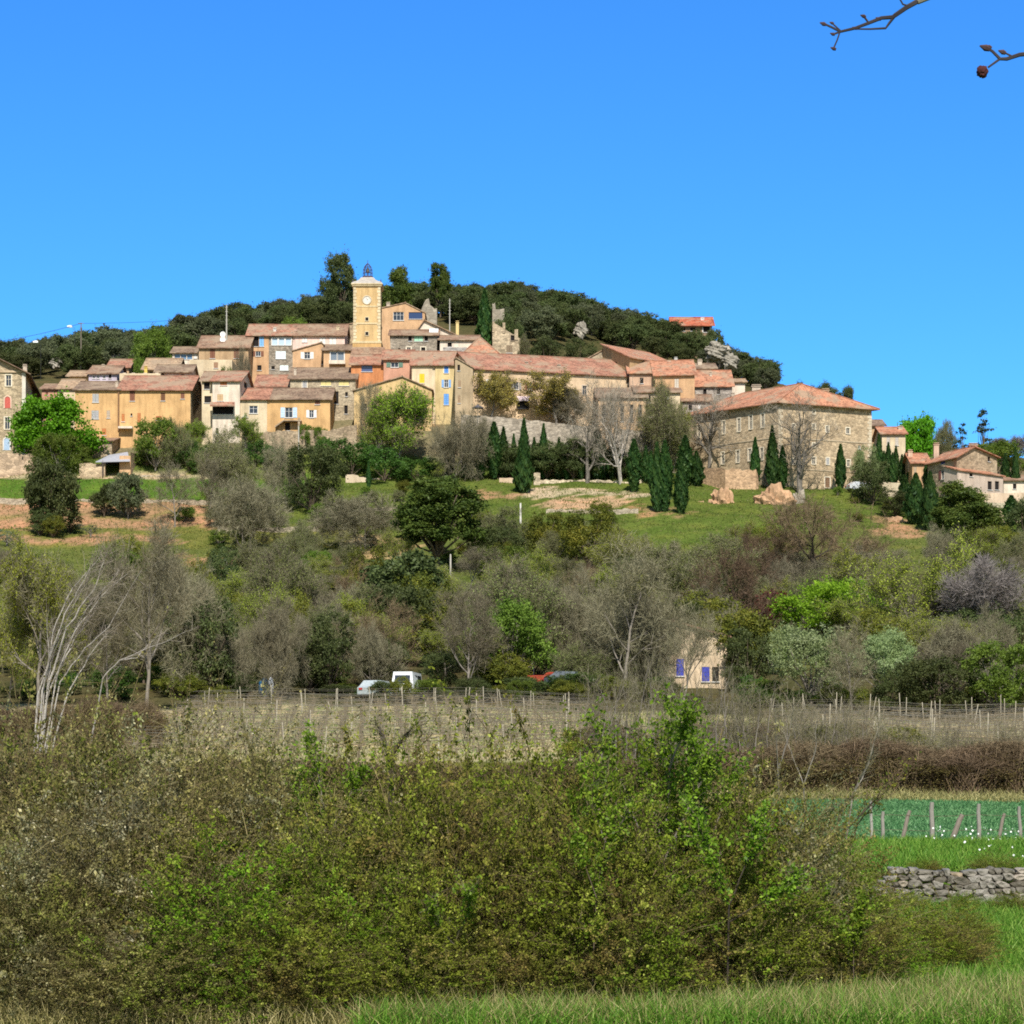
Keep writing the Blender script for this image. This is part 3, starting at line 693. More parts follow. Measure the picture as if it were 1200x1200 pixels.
        for o in ops:
            if o[4][4] == 'A': continue
            u0, u1, z0, z1 = o[:4]; p = [pt(u0, z0), pt(u1, z0), pt(u1, z1), pt(u0, z1)]
            for i in range(4):
                a, b = p[i], p[(i + 1) % 4]; W.poly([a, b, b + inn, a + inn])
    def _window(s, P0, P1, o):
        u0, u1, z0, z1, w = o; kind = w[4]; c = w[5] if len(w) > 5 else None; sur = w[6] if len(w) > 6 else None
        dv = (P1 - P0).normalized(); d3 = Vector((dv.x, dv.y, 0)); n = Vector((dv.y, -dv.x, 0)); up = Vector((0, 0, 1))
        pt = lambda u, z, o_=0.0: Vector((P0.x + dv.x * u, P0.y + dv.y * u, z)) + n * o_
        Wd = u1 - u0; Ht = z1 - z0
        is_door = kind in ('D', 'DA')
        nm = 'door' if is_door else 'window'
        woodc = c if c else (.35, .32, .28)
        if kind == 'A' or kind == 'DA':
            fr = MB(); ring = []; k = 9; r = Wd / 2; zc = z1 - r
            ou = [(-r * 1.45, z0 - .1)] + [(-r * 1.45 * math.cos(math.pi * i / k), zc + r * 1.45 * math.sin(math.pi * i / k)) for i in range(k + 1)] + [(r * 1.45, z0 - .1)]
            iu = [(-r, z0)] + [(-r * math.cos(math.pi * i / k), zc + r * math.sin(math.pi * i / k)) for i in range(k + 1)] + [(r, z0)]
            um = (u0 + u1) / 2
            for i in range(len(ou) - 1):
                f = [pt(um + ou[i][0], ou[i][1], .1), pt(um + iu[i][0], iu[i][1], .1), pt(um + iu[i + 1][0], iu[i + 1][1], .1), pt(um + ou[i + 1][0], ou[i + 1][1], .1)]
                fr.poly(f)
                fr.poly([pt(um + iu[i][0], iu[i][1], .1), pt(um + iu[i][0], iu[i][1], .003), pt(um + iu[i + 1][0], iu[i + 1][1], .003), pt(um + iu[i + 1][0], iu[i + 1][1], .1)])
                fr.poly([pt(um + ou[i][0], ou[i][1], .1), pt(um + ou[i + 1][0], ou[i + 1][1], .1), pt(um + ou[i + 1][0], ou[i + 1][1], .003), pt(um + ou[i][0], ou[i][1], .003)])
            wo = fr.build(nm, stucco(sur or (.62, .55, .45), 'surround'), s.root)
            sh = MB()
            sh.poly([pt(um + a, b, .04) for a, b in iu][::-1])
            sh.build('shutter' if not is_door else 'door_leaf', plain('shutter_paint', woodc), wo)
            return
        fr = MB(); e = .07
        b = -.14
        def bar(ua, ub, za, zb2, th=.06):
            fr.obox(pt(ua, za, b), d3 * (ub - ua), -n * -th, up * (zb2 - za))
        if kind in ('g', 'o', 's'):
            bar(u0, u0 + e, z0, z1); bar(u1 - e, u1, z0, z1); bar(u0 + e, u1 - e, z0, z0 + e); bar(u0 + e, u1 - e, z1 - e, z1)
            nb = max(1, round(Wd / .75)) 
            for i in range(1, nb + (nb == 1)):
                x = u0 + Wd * i / max(nb, 2); bar(x - .03, x + .03, z0 + e, z1 - e, .05)
            if Ht > 1.1: bar(u0 + e, u1 - e, z0 + Ht * .62, z0 + Ht * .62 + .05, .045)
        # sill stone under every opening
        if kind != 'w':
            fr.obox(pt(u0 - .08, z0 - .09, -.05), d3 * (Wd + .16), n * .17, up * .085)
        else:
            bar(u0, u1, z0, z0 + .1)
        if sur:
            t = .16; bb = .03
            for ua, ub, za, zb2 in ((u0 - t, u0 - .002, z0, z1 + t), (u1 + .002, u1 + t, z0, z1 + t), (u0, u1, z1 + .002, z1 + t)):
                fr.obox(pt(ua, za, -.01), d3 * (ub - ua), n * (bb + .01), up * (zb2 - za))
        fm = plain('window_paint', sur if sur else (.62, .60, .56))
        wo = fr.build(nm, fm, s.root)
        if kind in ('g', 'o', 's', 'd'):
            pn = MB(); pn.poly([pt(u0, z0, -.17), pt(u1, z0, -.17), pt(u1, z1, -.17), pt(u0, z1, -.17)])
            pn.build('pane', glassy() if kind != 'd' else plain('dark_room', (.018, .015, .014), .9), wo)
        if kind == 'b':   # blue tinted glazing
            pn = MB(); pn.poly([pt(u0, z0, -.12), pt(u1, z0, -.12), pt(u1, z1, -.12), pt(u0, z1, -.12)])
            pn.build('pane', glassy(c), wo)
        if kind in ('c', 'w') or is_door:
            sh = MB(); half = Wd / 2 if Wd > .7 and not is_door else Wd
            x = u0 + .01
            while x < u1 - .1:
                sh.obox(pt(x, z0 + .01, -.06), d3 * (half - .03), n * .05, up * (Ht - .02))
                k = max(2, int(Ht / .35))
                for i in range(k): sh.obox(pt(x + .06, z0 + .08 + (Ht - .16) * i / k, -.01), d3 * (half - .15), n * .015, up * ((Ht - .16) / k * .6))
                x += half
            sh.build('door_leaf' if is_door else 'shutter', plain('shutter_paint', woodc), wo)
        if kind == 'o':
            sw = Wd * .55
            for sgn in (-1, 1):
                sh = MB(); ua = u0 - sw - .03 if sgn < 0 else u1 + .03
                sh.obox(pt(ua, z0, .01), d3 * sw, n * .045, up * Ht)
                k = max(2, int(Ht / .35))
                for i in range(k): sh.obox(pt(ua + .06, z0 + .06 + (Ht - .12) * i / k, .055), d3 * (sw - .12), n * .014, up * ((Ht - .12) / k * .6))
                sh.build('shutter', plain('shutter_paint', woodc), wo)
    def _st(s, a, b):
        A, B, C, D = s.q
        p = A * (1 - a) * (1 - b) + B * a * (1 - b) + C * a * b + D * (1 - a) * b
        return p
    def _roof(s, roof, rmat, over):
        oa = over / s.lenf; ob = over / s.dep
        if roof == 'hip':
            (a0, b0), (a1, b1) = s.hipd; z = s.ze; k = s.rise / max(.5, min(b0, 1 - b0) * s.dep)
            low = z - .32 * over; zr_ = z + s.rise
            E = [(-oa, -ob, low), (1 + oa, -ob, low), (1 + oa, 1 + ob, low), (-oa, 1 + ob, low)]
            R0 = (a0, b0, zr_); R1 = (a1, b1, zr_)
            polys = [[E[0], E[1], R1, R0], [E[1], E[2], R1], [E[2], E[3], R0, R1], [E[3], E[0], R0]]
        else:
            polys = []
            for pc in s.pieces:
                amin, amax = min(p[0] for p in pc), max(p[0] for p in pc); bmin, bmax = min(p[1] for p in pc), max(p[1] for p in pc)
                (ha, hb, hc) = s.h(amin + 1e-6, bmin + 1e-6), s.h(amax - 1e-6, bmin + 1e-6), s.h(amin + 1e-6, bmax - 1e-6)
                ga = (hb - ha) / max(1e-6, amax - amin); gb = (hc - ha) / max(1e-6, bmax - bmin)
                out = []
                for a, b in pc:
                    ea = -oa if a == 0 else (1 + oa if a == 1 else a); eb = -ob if b == 0 else (1 + ob if b == 1 else b)
                    out.append((ea, eb, ha + ga * (ea - amin) + gb * (eb - bmin)))
                polys.append(out)
        M = MB(); cnt = {}; rows = []
        for pl in polys:
            top = []; bot = []
            for a, b, z in pl:
                p = s._st(a, b); top.append(Vector((p.x, p.y, z + .20))); bot.append(Vector((p.x, p.y, z + .03)))
            rows.append((top, bot))
            for i in range(len(top)):
                ky = frozenset((tuple(round(x, 2) for x in top[i]), tuple(round(x, 2) for x in top[(i + 1) % len(top)])))
                cnt[ky] = cnt.get(ky, 0) + 1
        for top, bot in rows:
            nn = (top[1] - top[0]).cross(top[2] - top[0]).normalized()
            if nn.z < 0: nn = -nn
            e = Vector((0, 0, 1)).cross(nn); e = e.normalized() if e.length > 1e-3 else Vector((1, 0, 0)); sl = nn.cross(e)
            M.poly(top, [(p.dot(e), p.dot(sl)) for p in top]); M.poly(bot[::-1], [(p.dot(e), p.dot(sl)) for p in bot[::-1]])
            for i in range(len(top)):
                j = (i + 1) % len(top); ky = frozenset((tuple(round(x, 2) for x in top[i]), tuple(round(x, 2) for x in top[j])))
                if cnt[ky] == 1: M.poly([top[i], bot[i], bot[j], top[j]], [(0, 0), (0, .2), (1, .2), (1, 0)])
                else:   # a row of ridge tiles
                    if tuple(top[i]) < tuple(top[j]): M.tube([top[i] + Vector((0, 0, .0)), top[j] + Vector((0, 0, .0))], .13, 6)
        s.roof = M.build('roof', rmat, s.root)
        s.polys = polys
    def _chimney(s, px, pt_, w, h, yc, c=(.55, .46, .36)):
        p = P(px, pt_, yc); m = w / F * yc; M = MB()
        hh = h / F * yc + 2.5
        M.box((p.x, p.y, p.z - hh / 2 - .25), (m, m * .8, hh - .1)); M.box((p.x, p.y, p.z - .2), (m * 1.22, m * 1.0, .12))
        M.box((p.x - m * .22, p.y, p.z - .05), (m * .28, m * .4, .18)); M.box((p.x + m * .22, p.y, p.z - .05), (m * .28, m * .4, .18)); M.box((p.x, p.y, p.z + .09), (m * 1.05, m * .9, .08))
        M.build('chimney', stucco(c, 'chimney_render'), s.root)
    def part(s, name, mb, mat): return mb.build(name, mat, s.root)
    def wallpt(s, px, py, off=0.0):
        u, Y = cam_hit(px, s.q[0], s.q[1]); dv = s.d
        return Vector((s.q[0].x + dv.x * u, s.q[0].y + dv.y * u, Zp(py, Y))) + Vector((dv.y, -dv.x, 0)) * off
def stone_wall(label, pts, thick, mat, name='stone_wall', group=None, rag=.12, seed=1, cope=None):
    """pts: list of (px, top, bottom, Y); a wall with a ragged top"""
    rr = random.Random(seed); M = MB(); prof = []
    for i in range(len(pts) - 1):
        a, b = pts[i], pts[i + 1]; n = max(2, int(abs(b[0] - a[0]) / 4))
        for k in range(n + (i == len(pts) - 2)):
            t = k / n; q = [a[j] + (b[j] - a[j]) * t for j in range(4)]
            x = (q[0] - CX) / F * q[3]; zt = Zp(q[1], q[3]) + rr.uniform(-rag, rag); zb = min(Zp(q[2], q[3]), tz(x, q[3])) - .5
            prof.append((x, q[3], zb, zt))
    for i in range(len(prof) - 1):
        (x0, y0, b0, t0), (x1, y1, b1, t1) = prof[i], prof[i + 1]
        j0 = y0 + thick; j1 = y1 + thick
        M.poly([(x0, y0, b0), (x1, y1, b1), (x1, y1, t1), (x0, y0, t0)]); M.poly([(x0, y0, t0), (x1, y1, t1), (x1, j1, t1), (x0, j0, t0)])
        M.poly([(x1, j1, b1), (x0, j0, b0), (x0, j0, t0), (x1, j1, t1)])
        if i == 0: M.poly([(x0, j0, b0), (x0, y0, b0), (x0, y0, t0), (x0, j0, t0)])
        if i == len(prof) - 2: M.poly([(x1, y1, b1), (x1, j1, b1), (x1, j1, t1), (x1, y1, t1)])
    c = prof[len(prof) // 2]
    o = M.build(name, mat, origin=(c[0], c[1], c[2])); tag(o, label, 'wall', group, 'thing'); return o
def rock(label, px, top, bot, w, Y, mat, name='rock', seed=0, group=None, cat='rock', pts=None, dep=.7):
    """a broken boulder: a subdivided ball pushed about by noise"""
    rr = np.random.default_rng(seed); import bmesh
    bm = bmesh.new(); bmesh.ops.create_icosphere(bm, subdivisions=4, radius=1)
    W = w / F * Y / 2; H = (bot - top) / F * Y / 2; c = P(px, (top + bot) / 2, Y); k = rr.uniform(1, 9, 6)
    for v in bm.verts:
        u = v.co.copy(); f = 1 + .22 * math.sin(u.x * 4 + k[0]) * math.sin(u.z * 5 + k[1]) + .14 * math.sin(u.y * 9 + k[2]) * math.sin(u.x * 8 + k[3]) + .09 * math.sin(u.z * 17 + k[4] + u.x * 9) + .05 * math.sin(u.x * 29 + u.z * 23 + k[5])
        f = round(f * 14) / 14 * .6 + f * .4
        v.co = Vector((u.x * W * f, u.y * W * dep * f, u.z * H * f))
    me = bpy.data.meshes.new(name); bm.to_mesh(me); bm.free(); me.materials.append(mat)
    o = bpy.data.objects.new(name, me); o.location = c; link(o); tag(o, label, cat, group); return o
# ------------------------------------------------------------------ the village
TER = tiles((.37, .182, .122)); TER2 = tiles((.29, .18, .12), 'aged_tiles'); TER3 = tiles((.24, .165, .115), 'weathered_tiles'); TERO = tiles((.46, .215, .13), 'new_tiles'); TERT = tiles((.42, .29, .185), 'tan_tiles')
ORA = stucco((.60, .37, .165)); ORA2 = stucco((.55, .345, .19)); TAN = stucco((.46, .31, .175)); CREAM = stucco((.62, .50, .33)); PALE = stucco((.68, .58, .46)); PINK = stucco((.64, .44, .34)); ROSE = stucco((.52, .28, .19))
LEM = stucco((.60, .47, .24)); REDO = stucco((.58, .24, .10)); BEI = stucco((.42, .32, .20)); YEL = stucco((.60, .42, .20))
STO = rubble((.36, .28, .19)); STOG = rubble((.33, .285, .225), dark=.5); STOB = rubble((.42, .335, .22), scale=1.9); STOW = rubble((.46, .37, .25), scale=1.6, dark=.45)
BR = (.20, .085, .05); GRY = (.36, .35, .34); BLU = (.10, .26, .62); LBL = (.45, .56, .68); WHI = (.70, .67, .62); GRN = (.12, .34, .24); CRM = (.68, .60, .46)
YELP = (.72, .48, .03); NAVY = (.045, .05, .20); ORB = (.45, .17, .06)

# far left: the tall stone manor
h = House('manor_house', 'tall beige stone manor with red shutters at the left edge', -62, 30, 437, 30, Y=402, base=530, roof='gy', rpy=414, rs=.5, C=((49 - CX) / F * 438, 438), wall=STOB, rmat=TER3, over=.9,
 wins=[(10, 446, 6.5, 13, 's', WHI, CRM), (9, 471.5, 6.5, 13.5, 'A', (.48, .10, .075), (.66, .48, .36)), (8.5, 496, 6, 14, 's', WHI, CRM), (8, 520.5, 6.5, 14, 'DA', (.34, .45, .58), (.70, .66, .60)),
       (-16, 446, 6.5, 13, 's', WHI, CRM), (-16, 471.5, 6.5, 13.5, 'A', (.48, .10, .075), (.66, .48, .36)), (-16, 496, 6, 14, 's', WHI, CRM)],
 side=[(36.5, 463, 2.2, 9, 'c', GRY), (43.5, 464, 1.8, 8, 'c', GRY), (36.5, 486, 2.2, 9, 'c', GRY), (43.5, 486, 1.8, 8, 'c', GRY)], chim=[(29.5, 428, 4.5, 6, 410)])
m = MB(); p = h.q[1]
m.box((p.x - .28, p.y - .06, (h.zb + h.ze) / 2), (.62, .22, h.ze - h.zb)); h.part('quoin', m, stucco((.66, .60, .50), 'dressed_stone'))
m = MB(); a, b = h.q[0], h.q[1]; m.box(((a.x + b.x) / 2, a.y - .1, Zp(435.5, 402)), ((b.x - a.x) + .6, .24, .35)); h.part('cornice', m, stucco((.50, .38, .25), 'dressed_stone'))

# long orange house
h = House('orange_house', 'long orange house with a brown downpipe and grey shutters behind the shed', 88, 139.4, 457, 15, Y=408, roof='gx', rpy=448.5, wall=ORA, rmat=TER3,
 wins=[(112, 466.5, 7.5, 10, 'c', GRY), (111.5, 486, 8.5, 10, 'c', GRY), (127, 485.5, 4, 9, 'c', (.42, .33, .24)), (122, 506, 5, 8, 'D', ORB)], chim=[(137, 447, 3, 6, 410)])
m = MB(); m.tube([h.wallpt(139, 458, .12), h.wallpt(139, 505, .12)], .14, 8); h.part('downpipe', m, plain('rusty_pipe', (.22, .12, .06)))
h = House('orange_house', 'long orange house with small brown windows and a stone gable end', 139.5, 223, 457, 15, Y=408.1, roof='gx', rpy=442, C=((238 - CX) / F * 423, 423), wall=ORA, rmat=TER,
 wins=[(155, 463.5, 6, 13, 'c', BR), (191, 465, 5, 9.5, 'c', (.15, .07, .035)), (214, 464, 4.5, 7, 'c', BR), (144.3, 489.5, 3.5, 9, 'c', ORB), (163, 490, 4, 12, 'c', ORB), (154, 486, 2, 3, 'd'), (186, 490, 6.5, 5, 'c', (.42, .13, .06))], side=[(232, 466, 2, 9, 'c', BR)])
m = MB(); A_, B_ = h.q[1], h.q[2]; dd = (B_ - A_).normalized(); nn_ = Vector((dd.y, -dd.x, 0))
m.obox(Vector((A_.x, A_.y, h.zb)) + nn_ * .006 + Vector((dd.x, dd.y, 0)) * .1, Vector((dd.x, dd.y, 0)) * ((B_ - A_).length - .2), nn_ * .06, Vector((0, 0, h.ze - h.zb - .1))); h.part('gable_facing', m, rubble((.40, .31, .19), scale=2.0))
m = MB(); m.obox(h.wallpt(139.8, 503, .0), Vector((2.4, 0, 0)), Vector((0, -1.2, 0)), Vector((0, 0, .35))); h.part('balcony', m, PALE)
# roofs behind the orange houses
House('pink_house', 'low brick pink house between the manor and the orange house', 49, 69, 456, 9, Y=415, roof='gx', rpy=451.5, wall=ROSE, rmat=TER2, wins=[(55, 461, 3, 4, 'c', BR)])
House('cream_house', 'cream walled house with a tan roof left of the orange house', 68, 91, 455.5, 11, Y=413, roof='gx', rpy=446, wall=CREAM, rmat=TERT, wins=[(72, 462, 3, 5, 'c', BR)])
House('yellow_house', 'small yellow walled house half hidden behind tiled roofs', 80, 105, 441, 8, Y=421, roof='gx', rpy=436, wall=YEL, rmat=TERT, wins=[(99, 445, 3, 4, 'c', BR)])
House('lavender_house', 'pale lavender house with a row of small windows under a rose roof', 104, 137, 438, 12, Y=420, roof='gx', rpy=430, wall=stucco((.50, .44, .50)), rmat=TER2,
  wins=[(110, 441.5, 3, 4, 'g'), (115, 441.5, 3, 4, 'g'), (122, 441.5, 3, 4, 'g'), (129, 441, 3, 4.5, 'd')], chim=[(121, 428, 3.5, 5, 426)])
House('terrace_house', 'small house with a red tiled roof high behind the lavender house', 127, 151, 430.5, 9, Y=429, roof='gx', rpy=422.5, wall=TAN, rmat=TER, wins=[(134, 434, 3, 4, 'd')])
h = House('loggia_house', 'house with an open rooftop loggia on pale pillars', 140, 188, 437.5, 8, Y=418, roof='flat', wall=CREAM, rmat=TERT)
m = MB(); z0 = Zp(437.5, 418)
for px_ in (146, 156.5, 170.5, 184): c = P(px_, 437.5, 418.3); m.box((c.x, c.y, z0 - .55), (.6, .5, 1.3))
h.part('pillar', m, PALE)
House('tan_house', 'tan house with two stepped roofs and a yellow chimney', 168, 207, 433, 12, Y=424, roof='gx', rpy=421.5, wall=YEL, rmat=TERT, wins=[(177, 438, 4, 5, 'd'), (186, 438, 4, 5, 'd'), (195, 438, 3, 4, 'd')], chim=[(171, 430, 3.5, 6, 421, (.70, .50, .12))])
House('low_house', 'low pinkish house with a dark doorway behind the long orange roof', 183, 224, 436, 8, Y=419, roof='gx', rpy=429, wall=PINK, rmat=TER3, wins=[(191, 440, 3, 5, 'd'), (214, 441, 4, 5, 'd')])
h = House('veranda_house', 'small house with a blue glazed veranda below the wood', 202, 233, 413.5, 8, Y=437, roof='gx', rpy=408, wall=PALE, rmat=TER3, wins=[(208, 418, 6.5, 6, 'b', (.10, .17, .26)), (215.2, 418, 6.5, 6, 'b', (.10, .17, .26)), (222.2, 418, 6, 6, 'b', (.10, .17, .26)), (229, 416, 3, 8, 'c', WHI)])
h = House('brown_shuttered_house', 'tan house with two tall brown shuttered windows beside the antenna mast', 233, 291, 407.5, 13, Y=434, roof='gx', rpy=395, wall=TAN, rmat=TER2, wins=[(249, 414.5, 6, 11, 'c', BR), (277, 414.5, 6, 11, 'c', BR)])
m = MB()
for px_, py_ in ((261, 391.5), (261, 397.5)):
    c = P(px_, py_, 437); m.tube([c + Vector((0, .25, -.9)), c + Vector((0, .2, 0))], .04, 6)
    for i in range(5): m.cyl((0, 0, 0), .01, .01, 3) if False else None
    pts = [c + Vector((.52 * math.cos(a), .12 - .0, .52 * math.sin(a))) for a in [i * math.pi / 8 for i in range(16)]]
    ctr = c + Vector((0, .26, 0))
    for i in range(16): m.poly([ctr, pts[i], pts[(i + 1) % 16]]); 
h.part('satellite_dish', m, plain('white_paint', (.75, .74, .72)))
m = MB(); c = P(265.5, 397, 438); m.tube([Vector((c.x, c.y, c.z - 1.5)), Vector((c.x, c.y, Zp(357, 438)))], [.16, .09], 6)
for k in range(6): m.box((c.x, c.y, Zp(360 + k * 5, 438)), (.55 - .04 * k, .06, .06))
h.part('antenna_mast', m, plain('grey_metal', (.40, .38, .33)))
House('terrace_wall_house', 'cream flat fronted building with a low parapet in front of the brown shuttered house', 222, 272, 421.5, 7, Y=427, roof='flat', wall=CREAM, rmat=TERT, wins=[(253, 428, 5, 7, 'c', (.30, .17, .10))])
House('white_house', 'white house with an awning of tiles over a dark loggia', 249, 281, 446.5, 13, Y=407, roof='gx', rpy=436.5, C=((297 - CX) / F * 421, 421), wall=PALE, rmat=TER, base=513,
  wins=[(262, 449.6, 8, 4, 'c', ORB), (258, 466, 7, 8, 'c', (.48, .33, .18)), (261, 481, 25, 9, 'd'), (249.5 + 5, 505, 3, 7, 'd')], side=[(288, 452, 4, 8, 'd')])
h = House('narrow_house', 'narrow cream house with two dark balcony windows beside the white house', 236.5, 248.9, 446.5, 12, Y=408.2, roof='gx', rpy=437, wall=CREAM, rmat=TER2, base=513, wins=[(242.5, 452, 7, 8, 'd'), (243.5, 468, 8, 8, 'd')])
m = MB()
for k, (px0, px1) in enumerate(((246, 275),)):
    a = P(px0, 475, 405.2); b = P(px1, 475, 405.2); a2 = P(px0, 471, 407); b2 = P(px1, 471, 407)
    m.poly([a, b, b2, a2], [(0, 0), (4, 0), (4, 1), (0, 1)]); dz = Vector((0, 0, .18)); m.poly([a - dz, a2 - dz, b2 - dz, b - dz]); m.poly([a, a - dz, b - dz, b]); m.poly([b, b - dz, b2 - dz, b2]); m.poly([a, a2, a2 - dz, a - dz])
h.part('porch_roof', m, TER)
# long house below the wood, three fronts
House('blue_door_house', 'orange end of the long house with a pale blue open shutter under the wood', 290.5, 315, 393, 11, Y=440, roof='gx', rpy=381.5, wall=ORA2, rmat=TER,
  wins=[(300, 400, 6.5, 12, 'd'), (306.5, 400, 5.5, 12, 'c', (.20, .42, .68)), (302.5, 414.5, 6, 6, 'o', BR), (304, 431, 5, 6, 'd')], chim=[(292, 390, 3, 4, 442)])
House('glazed_attic_house', 'middle stone front of the long house with a white glazed attic', 315.1, 343, 393, 11, Y=440.1, roof='gx', rpy=381.8, wall=STOG, rmat=TER,
  wins=[(322, 400.5, 6, 8, 'b', (.42, .52, .60), WHI), (330, 400.5, 6, 8, 'b', (.42, .52, .60), WHI), (338, 400.5, 6, 8, 'b', (.42, .52, .60), WHI), (329, 416, 12, 9, 'c', (.66, .72, .72)), (333, 431, 10, 6, 'c', (.66, .74, .72)), (320, 431, 4, 4, 'd')], chim=[(322, 385, 3.5, 6, 442, (.74, .72, .66)), (342, 390, 2, 4, 441)])
House('pink_long_house', 'pink end of the long house with white shutters under the wood', 343.1, 404, 393, 11, Y=440.2, roof='gx', rpy=381.5, wall=stucco((.68, .50, .42)), rmat=TER2,
  wins=[(357, 398.5, 6, 5, 'c', WHI), (378, 400, 7, 9, 'c', WHI), (390, 400, 8, 9, 'c', WHI)], chim=[(347, 388, 3.5, 6, 442, (.70, .50, .42)), (396, 383, 3.5, 5, 443, (.62, .50, .33))])
House('tan_gabled_house', 'tan gabled house with white shutters in front of the pink long house', 343, 379, 411.5, 9, Y=432, roof='gy', rpy=402, rs=.93, epr=404, wall=ORA2, rmat=TERT, over=.2, wins=[(360, 416.5, 7, 8, 'o', WHI), (378, 425, 2, 4, 'd')])
h = House('sunroom_house', 'orange house with a white glazed sunroom and balcony left of the tower', 379.2, 416, 410.5, 9, Y=430, roof='gx', rpy=405.5, wall=ORA2, rmat=TER3, wins=[(391, 418.5, 7, 12, 'b', (.16, .19, .22), WHI), (399.5, 418.5, 7, 12, 'b', (.16, .19, .22), WHI)])
m = MB(); a = h.wallpt(386, 427.5, 0); b = h.wallpt(405, 427.5, 0); m.obox(a, b - a, Vector((0, -1.1, 0)), Vector((0, 0, .3))); m.obox(a + Vector((0, -1.1, .3)), b - a, Vector((0, .06, 0)), Vector((0, 0, .35))); h.part('balcony', m, PALE)
House('tower_side_house', 'plain tan stone house wall tucked behind the clock tower', 392, 417, 384, 9, Y=449, roof='gy', rpy=379, rs=.95, epr=380, wall=rubble((.42, .32, .20), scale=2.2), rmat=TERT, over=.15)
House('barn_house', 'stone house with a wide grey roof and yellowed upper wall below the tower', 340, 416.5, 444, 14, Y=417, roof='gx', rpy=432.5, wall=rubble((.42, .35, .24), scale=2.4), rmat=TER3,
  wins=[(357, 450.5, 5, 8, 'c', GRY, CRM), (392, 466, 9.5, 15, 'd'), (406, 462, 3, 5, 'd'), (405.5, 480, 4, 10, 'd'), (382, 449.5, 12, 5, 'c', (.62, .52, .22)), (403, 449.5, 12, 5, 'c', (.62, .52, .22))], chim=[(346, 432, 3, 5, 419)])
House('red_roofed_house', 'low house showing a red tiled roof between the white house and the barn house', 300, 339.5, 453, 11, Y=419, roof='gx', rpy=441, wall=STO, rmat=TER)
h = House('cream_cottage', 'cream end of the terrace house with a parasol in its garden', 281, 313, 468, 12, Y=407.5, roof='gx', rpy=456.5, wall=CREAM, rmat=TER, base=507, wins=[(297, 480, 10, 9, 'g'), (293, 500, 9, 8, 'd')])
h = House('blue_shuttered_house', 'orange terrace house with pale blue shutters and a porch', 313.1, 386.8, 468, 12, Y=407.6, roof='gx', rpy=456.5, wall=ORA, rmat=TER3, base=507,
  wins=[(338.5, 483.5, 9, 12, 'o', LBL), (365, 485, 5.5, 9, 'o', (.66, .67, .66)), (372, 471.8, 6, 4.5, 'c', BR), (337, 500, 6, 9, 'd')])
m = MB(); a = h.wallpt(323, 502, 0); b = h.wallpt(334, 494, 0); m.obox(a, b - a, Vector((0, -1.2, 0)), Vector((0, 0, .25))); c = h.wallpt(351, 506, 1.0); m.box((c.x, c.y, c.z + 1.0), (.35, .35, 2.6)); c = h.wallpt(344, 494, .6); m.box((c.x, c.y, c.z), (2.9, 1.3, .16)); h.part('porch', m, STO)
# clock tower
YT = 430; zt0 = Zp(412, YT); Tt = empty('clock_tower', (P(430, 0, YT).x, YT + 2.4, zt0 - 9), 'square ochre clock tower with an iron bell cage on top', 'tower')
cx_ = P(430, 0, YT).x; wT = 31.5 / F * YT; cy_ = YT + wT / 2
def tbox(z0, z1, w, nm, mat, rz=0):
    m = MB(); m.box((cx_, cy_, (z0 + z1) / 2), (w, w, z1 - z0), rz); return m.build(nm, mat, Tt)
tbox(zt0 - 9, Zp(334.5, YT), wT, 'wall', stucco((.58, .40, .19), rough_amt=.2))
tbox(zt0 - 9, Zp(401.5, YT), wT + .3, 'plinth', stucco((.58, .36, .15)))
m = MB()
for py_, ex, hh_ in ((401, .42, .38), (379, .16, .28), (359, .12, .22), (334.5, .5, .3), (333, .8, .22)):
    m.box((cx_, cy_, Zp(py_, YT)), (wT + ex, wT + ex, hh_))
m.build('string_course', stucco((.62, .50, .30), rough_amt=.15), Tt)
m = MB()
for sx in (-1, 1):
    for k in range(17):
        zz = Zp(399, YT) + k * ((Zp(337, YT) - Zp(399, YT)) / 16.2); wq = .62 if k % 2 else .46
        m.box((cx_ + sx * (wT / 2 - wq / 2 + .03), YT - .01, zz), (wq, .1, .5))
m.build('quoin', stucco((.62, .52, .34), rough_amt=.12), Tt)
m = MB(); n_ = 10; prev = None
zc0 = Zp(332.5, YT)
prof = [(wT / 2 + .42, 0), (wT / 2 + .1, .38), (wT * .40, .62), (wT * .30, .95), (wT * .24, 1.4), (wT * .15, 1.55)]
for (r0, z0), (r1, z1) in zip(prof, prof[1:]):
    for i in range(4):
        a0 = math.pi / 4 + i * math.pi / 2; a1 = a0 + math.pi / 2; q = 2 ** .5
        pt = lambda r, a, z: (cx_ + r * q * math.cos(a), cy_ + r * q * math.sin(a), zc0 + z)
        m.poly([pt(r0, a0, z0), pt(r0, a1, z0), pt(r1, a1, z1), pt(r1, a0, z1)])
rr_, zz_ = prof[-1]; m.poly([pt(rr_, math.pi / 4 + i * math.pi / 2, zz_) for i in range(4)])
m.build('cap', stucco((.42, .38, .33), rough_amt=.15), Tt)
m = MB(); zb_ = zc0 + 1.5
m.cyl((cx_, cy_, zb_), .95, .3, 12)
iron = []
for k in range(8):
    a = k * math.pi / 4; iron.append([(cx_ + .85 * math.cos(a), cy_ + .85 * math.sin(a), zb_ + .3), (cx_ + .80 * math.cos(a), cy_ + .80 * math.sin(a), zb_ + 1.5), (cx_ + .62 * math.cos(a), cy_ + .62 * math.sin(a), zb_ + 2.0), (cx_ + .25 * math.cos(a), cy_ + .25 * math.sin(a), zb_ + 2.5), (cx_, cy_, zb_ + 2.7)])
for t in iron: m.tube(t, .05, 5)
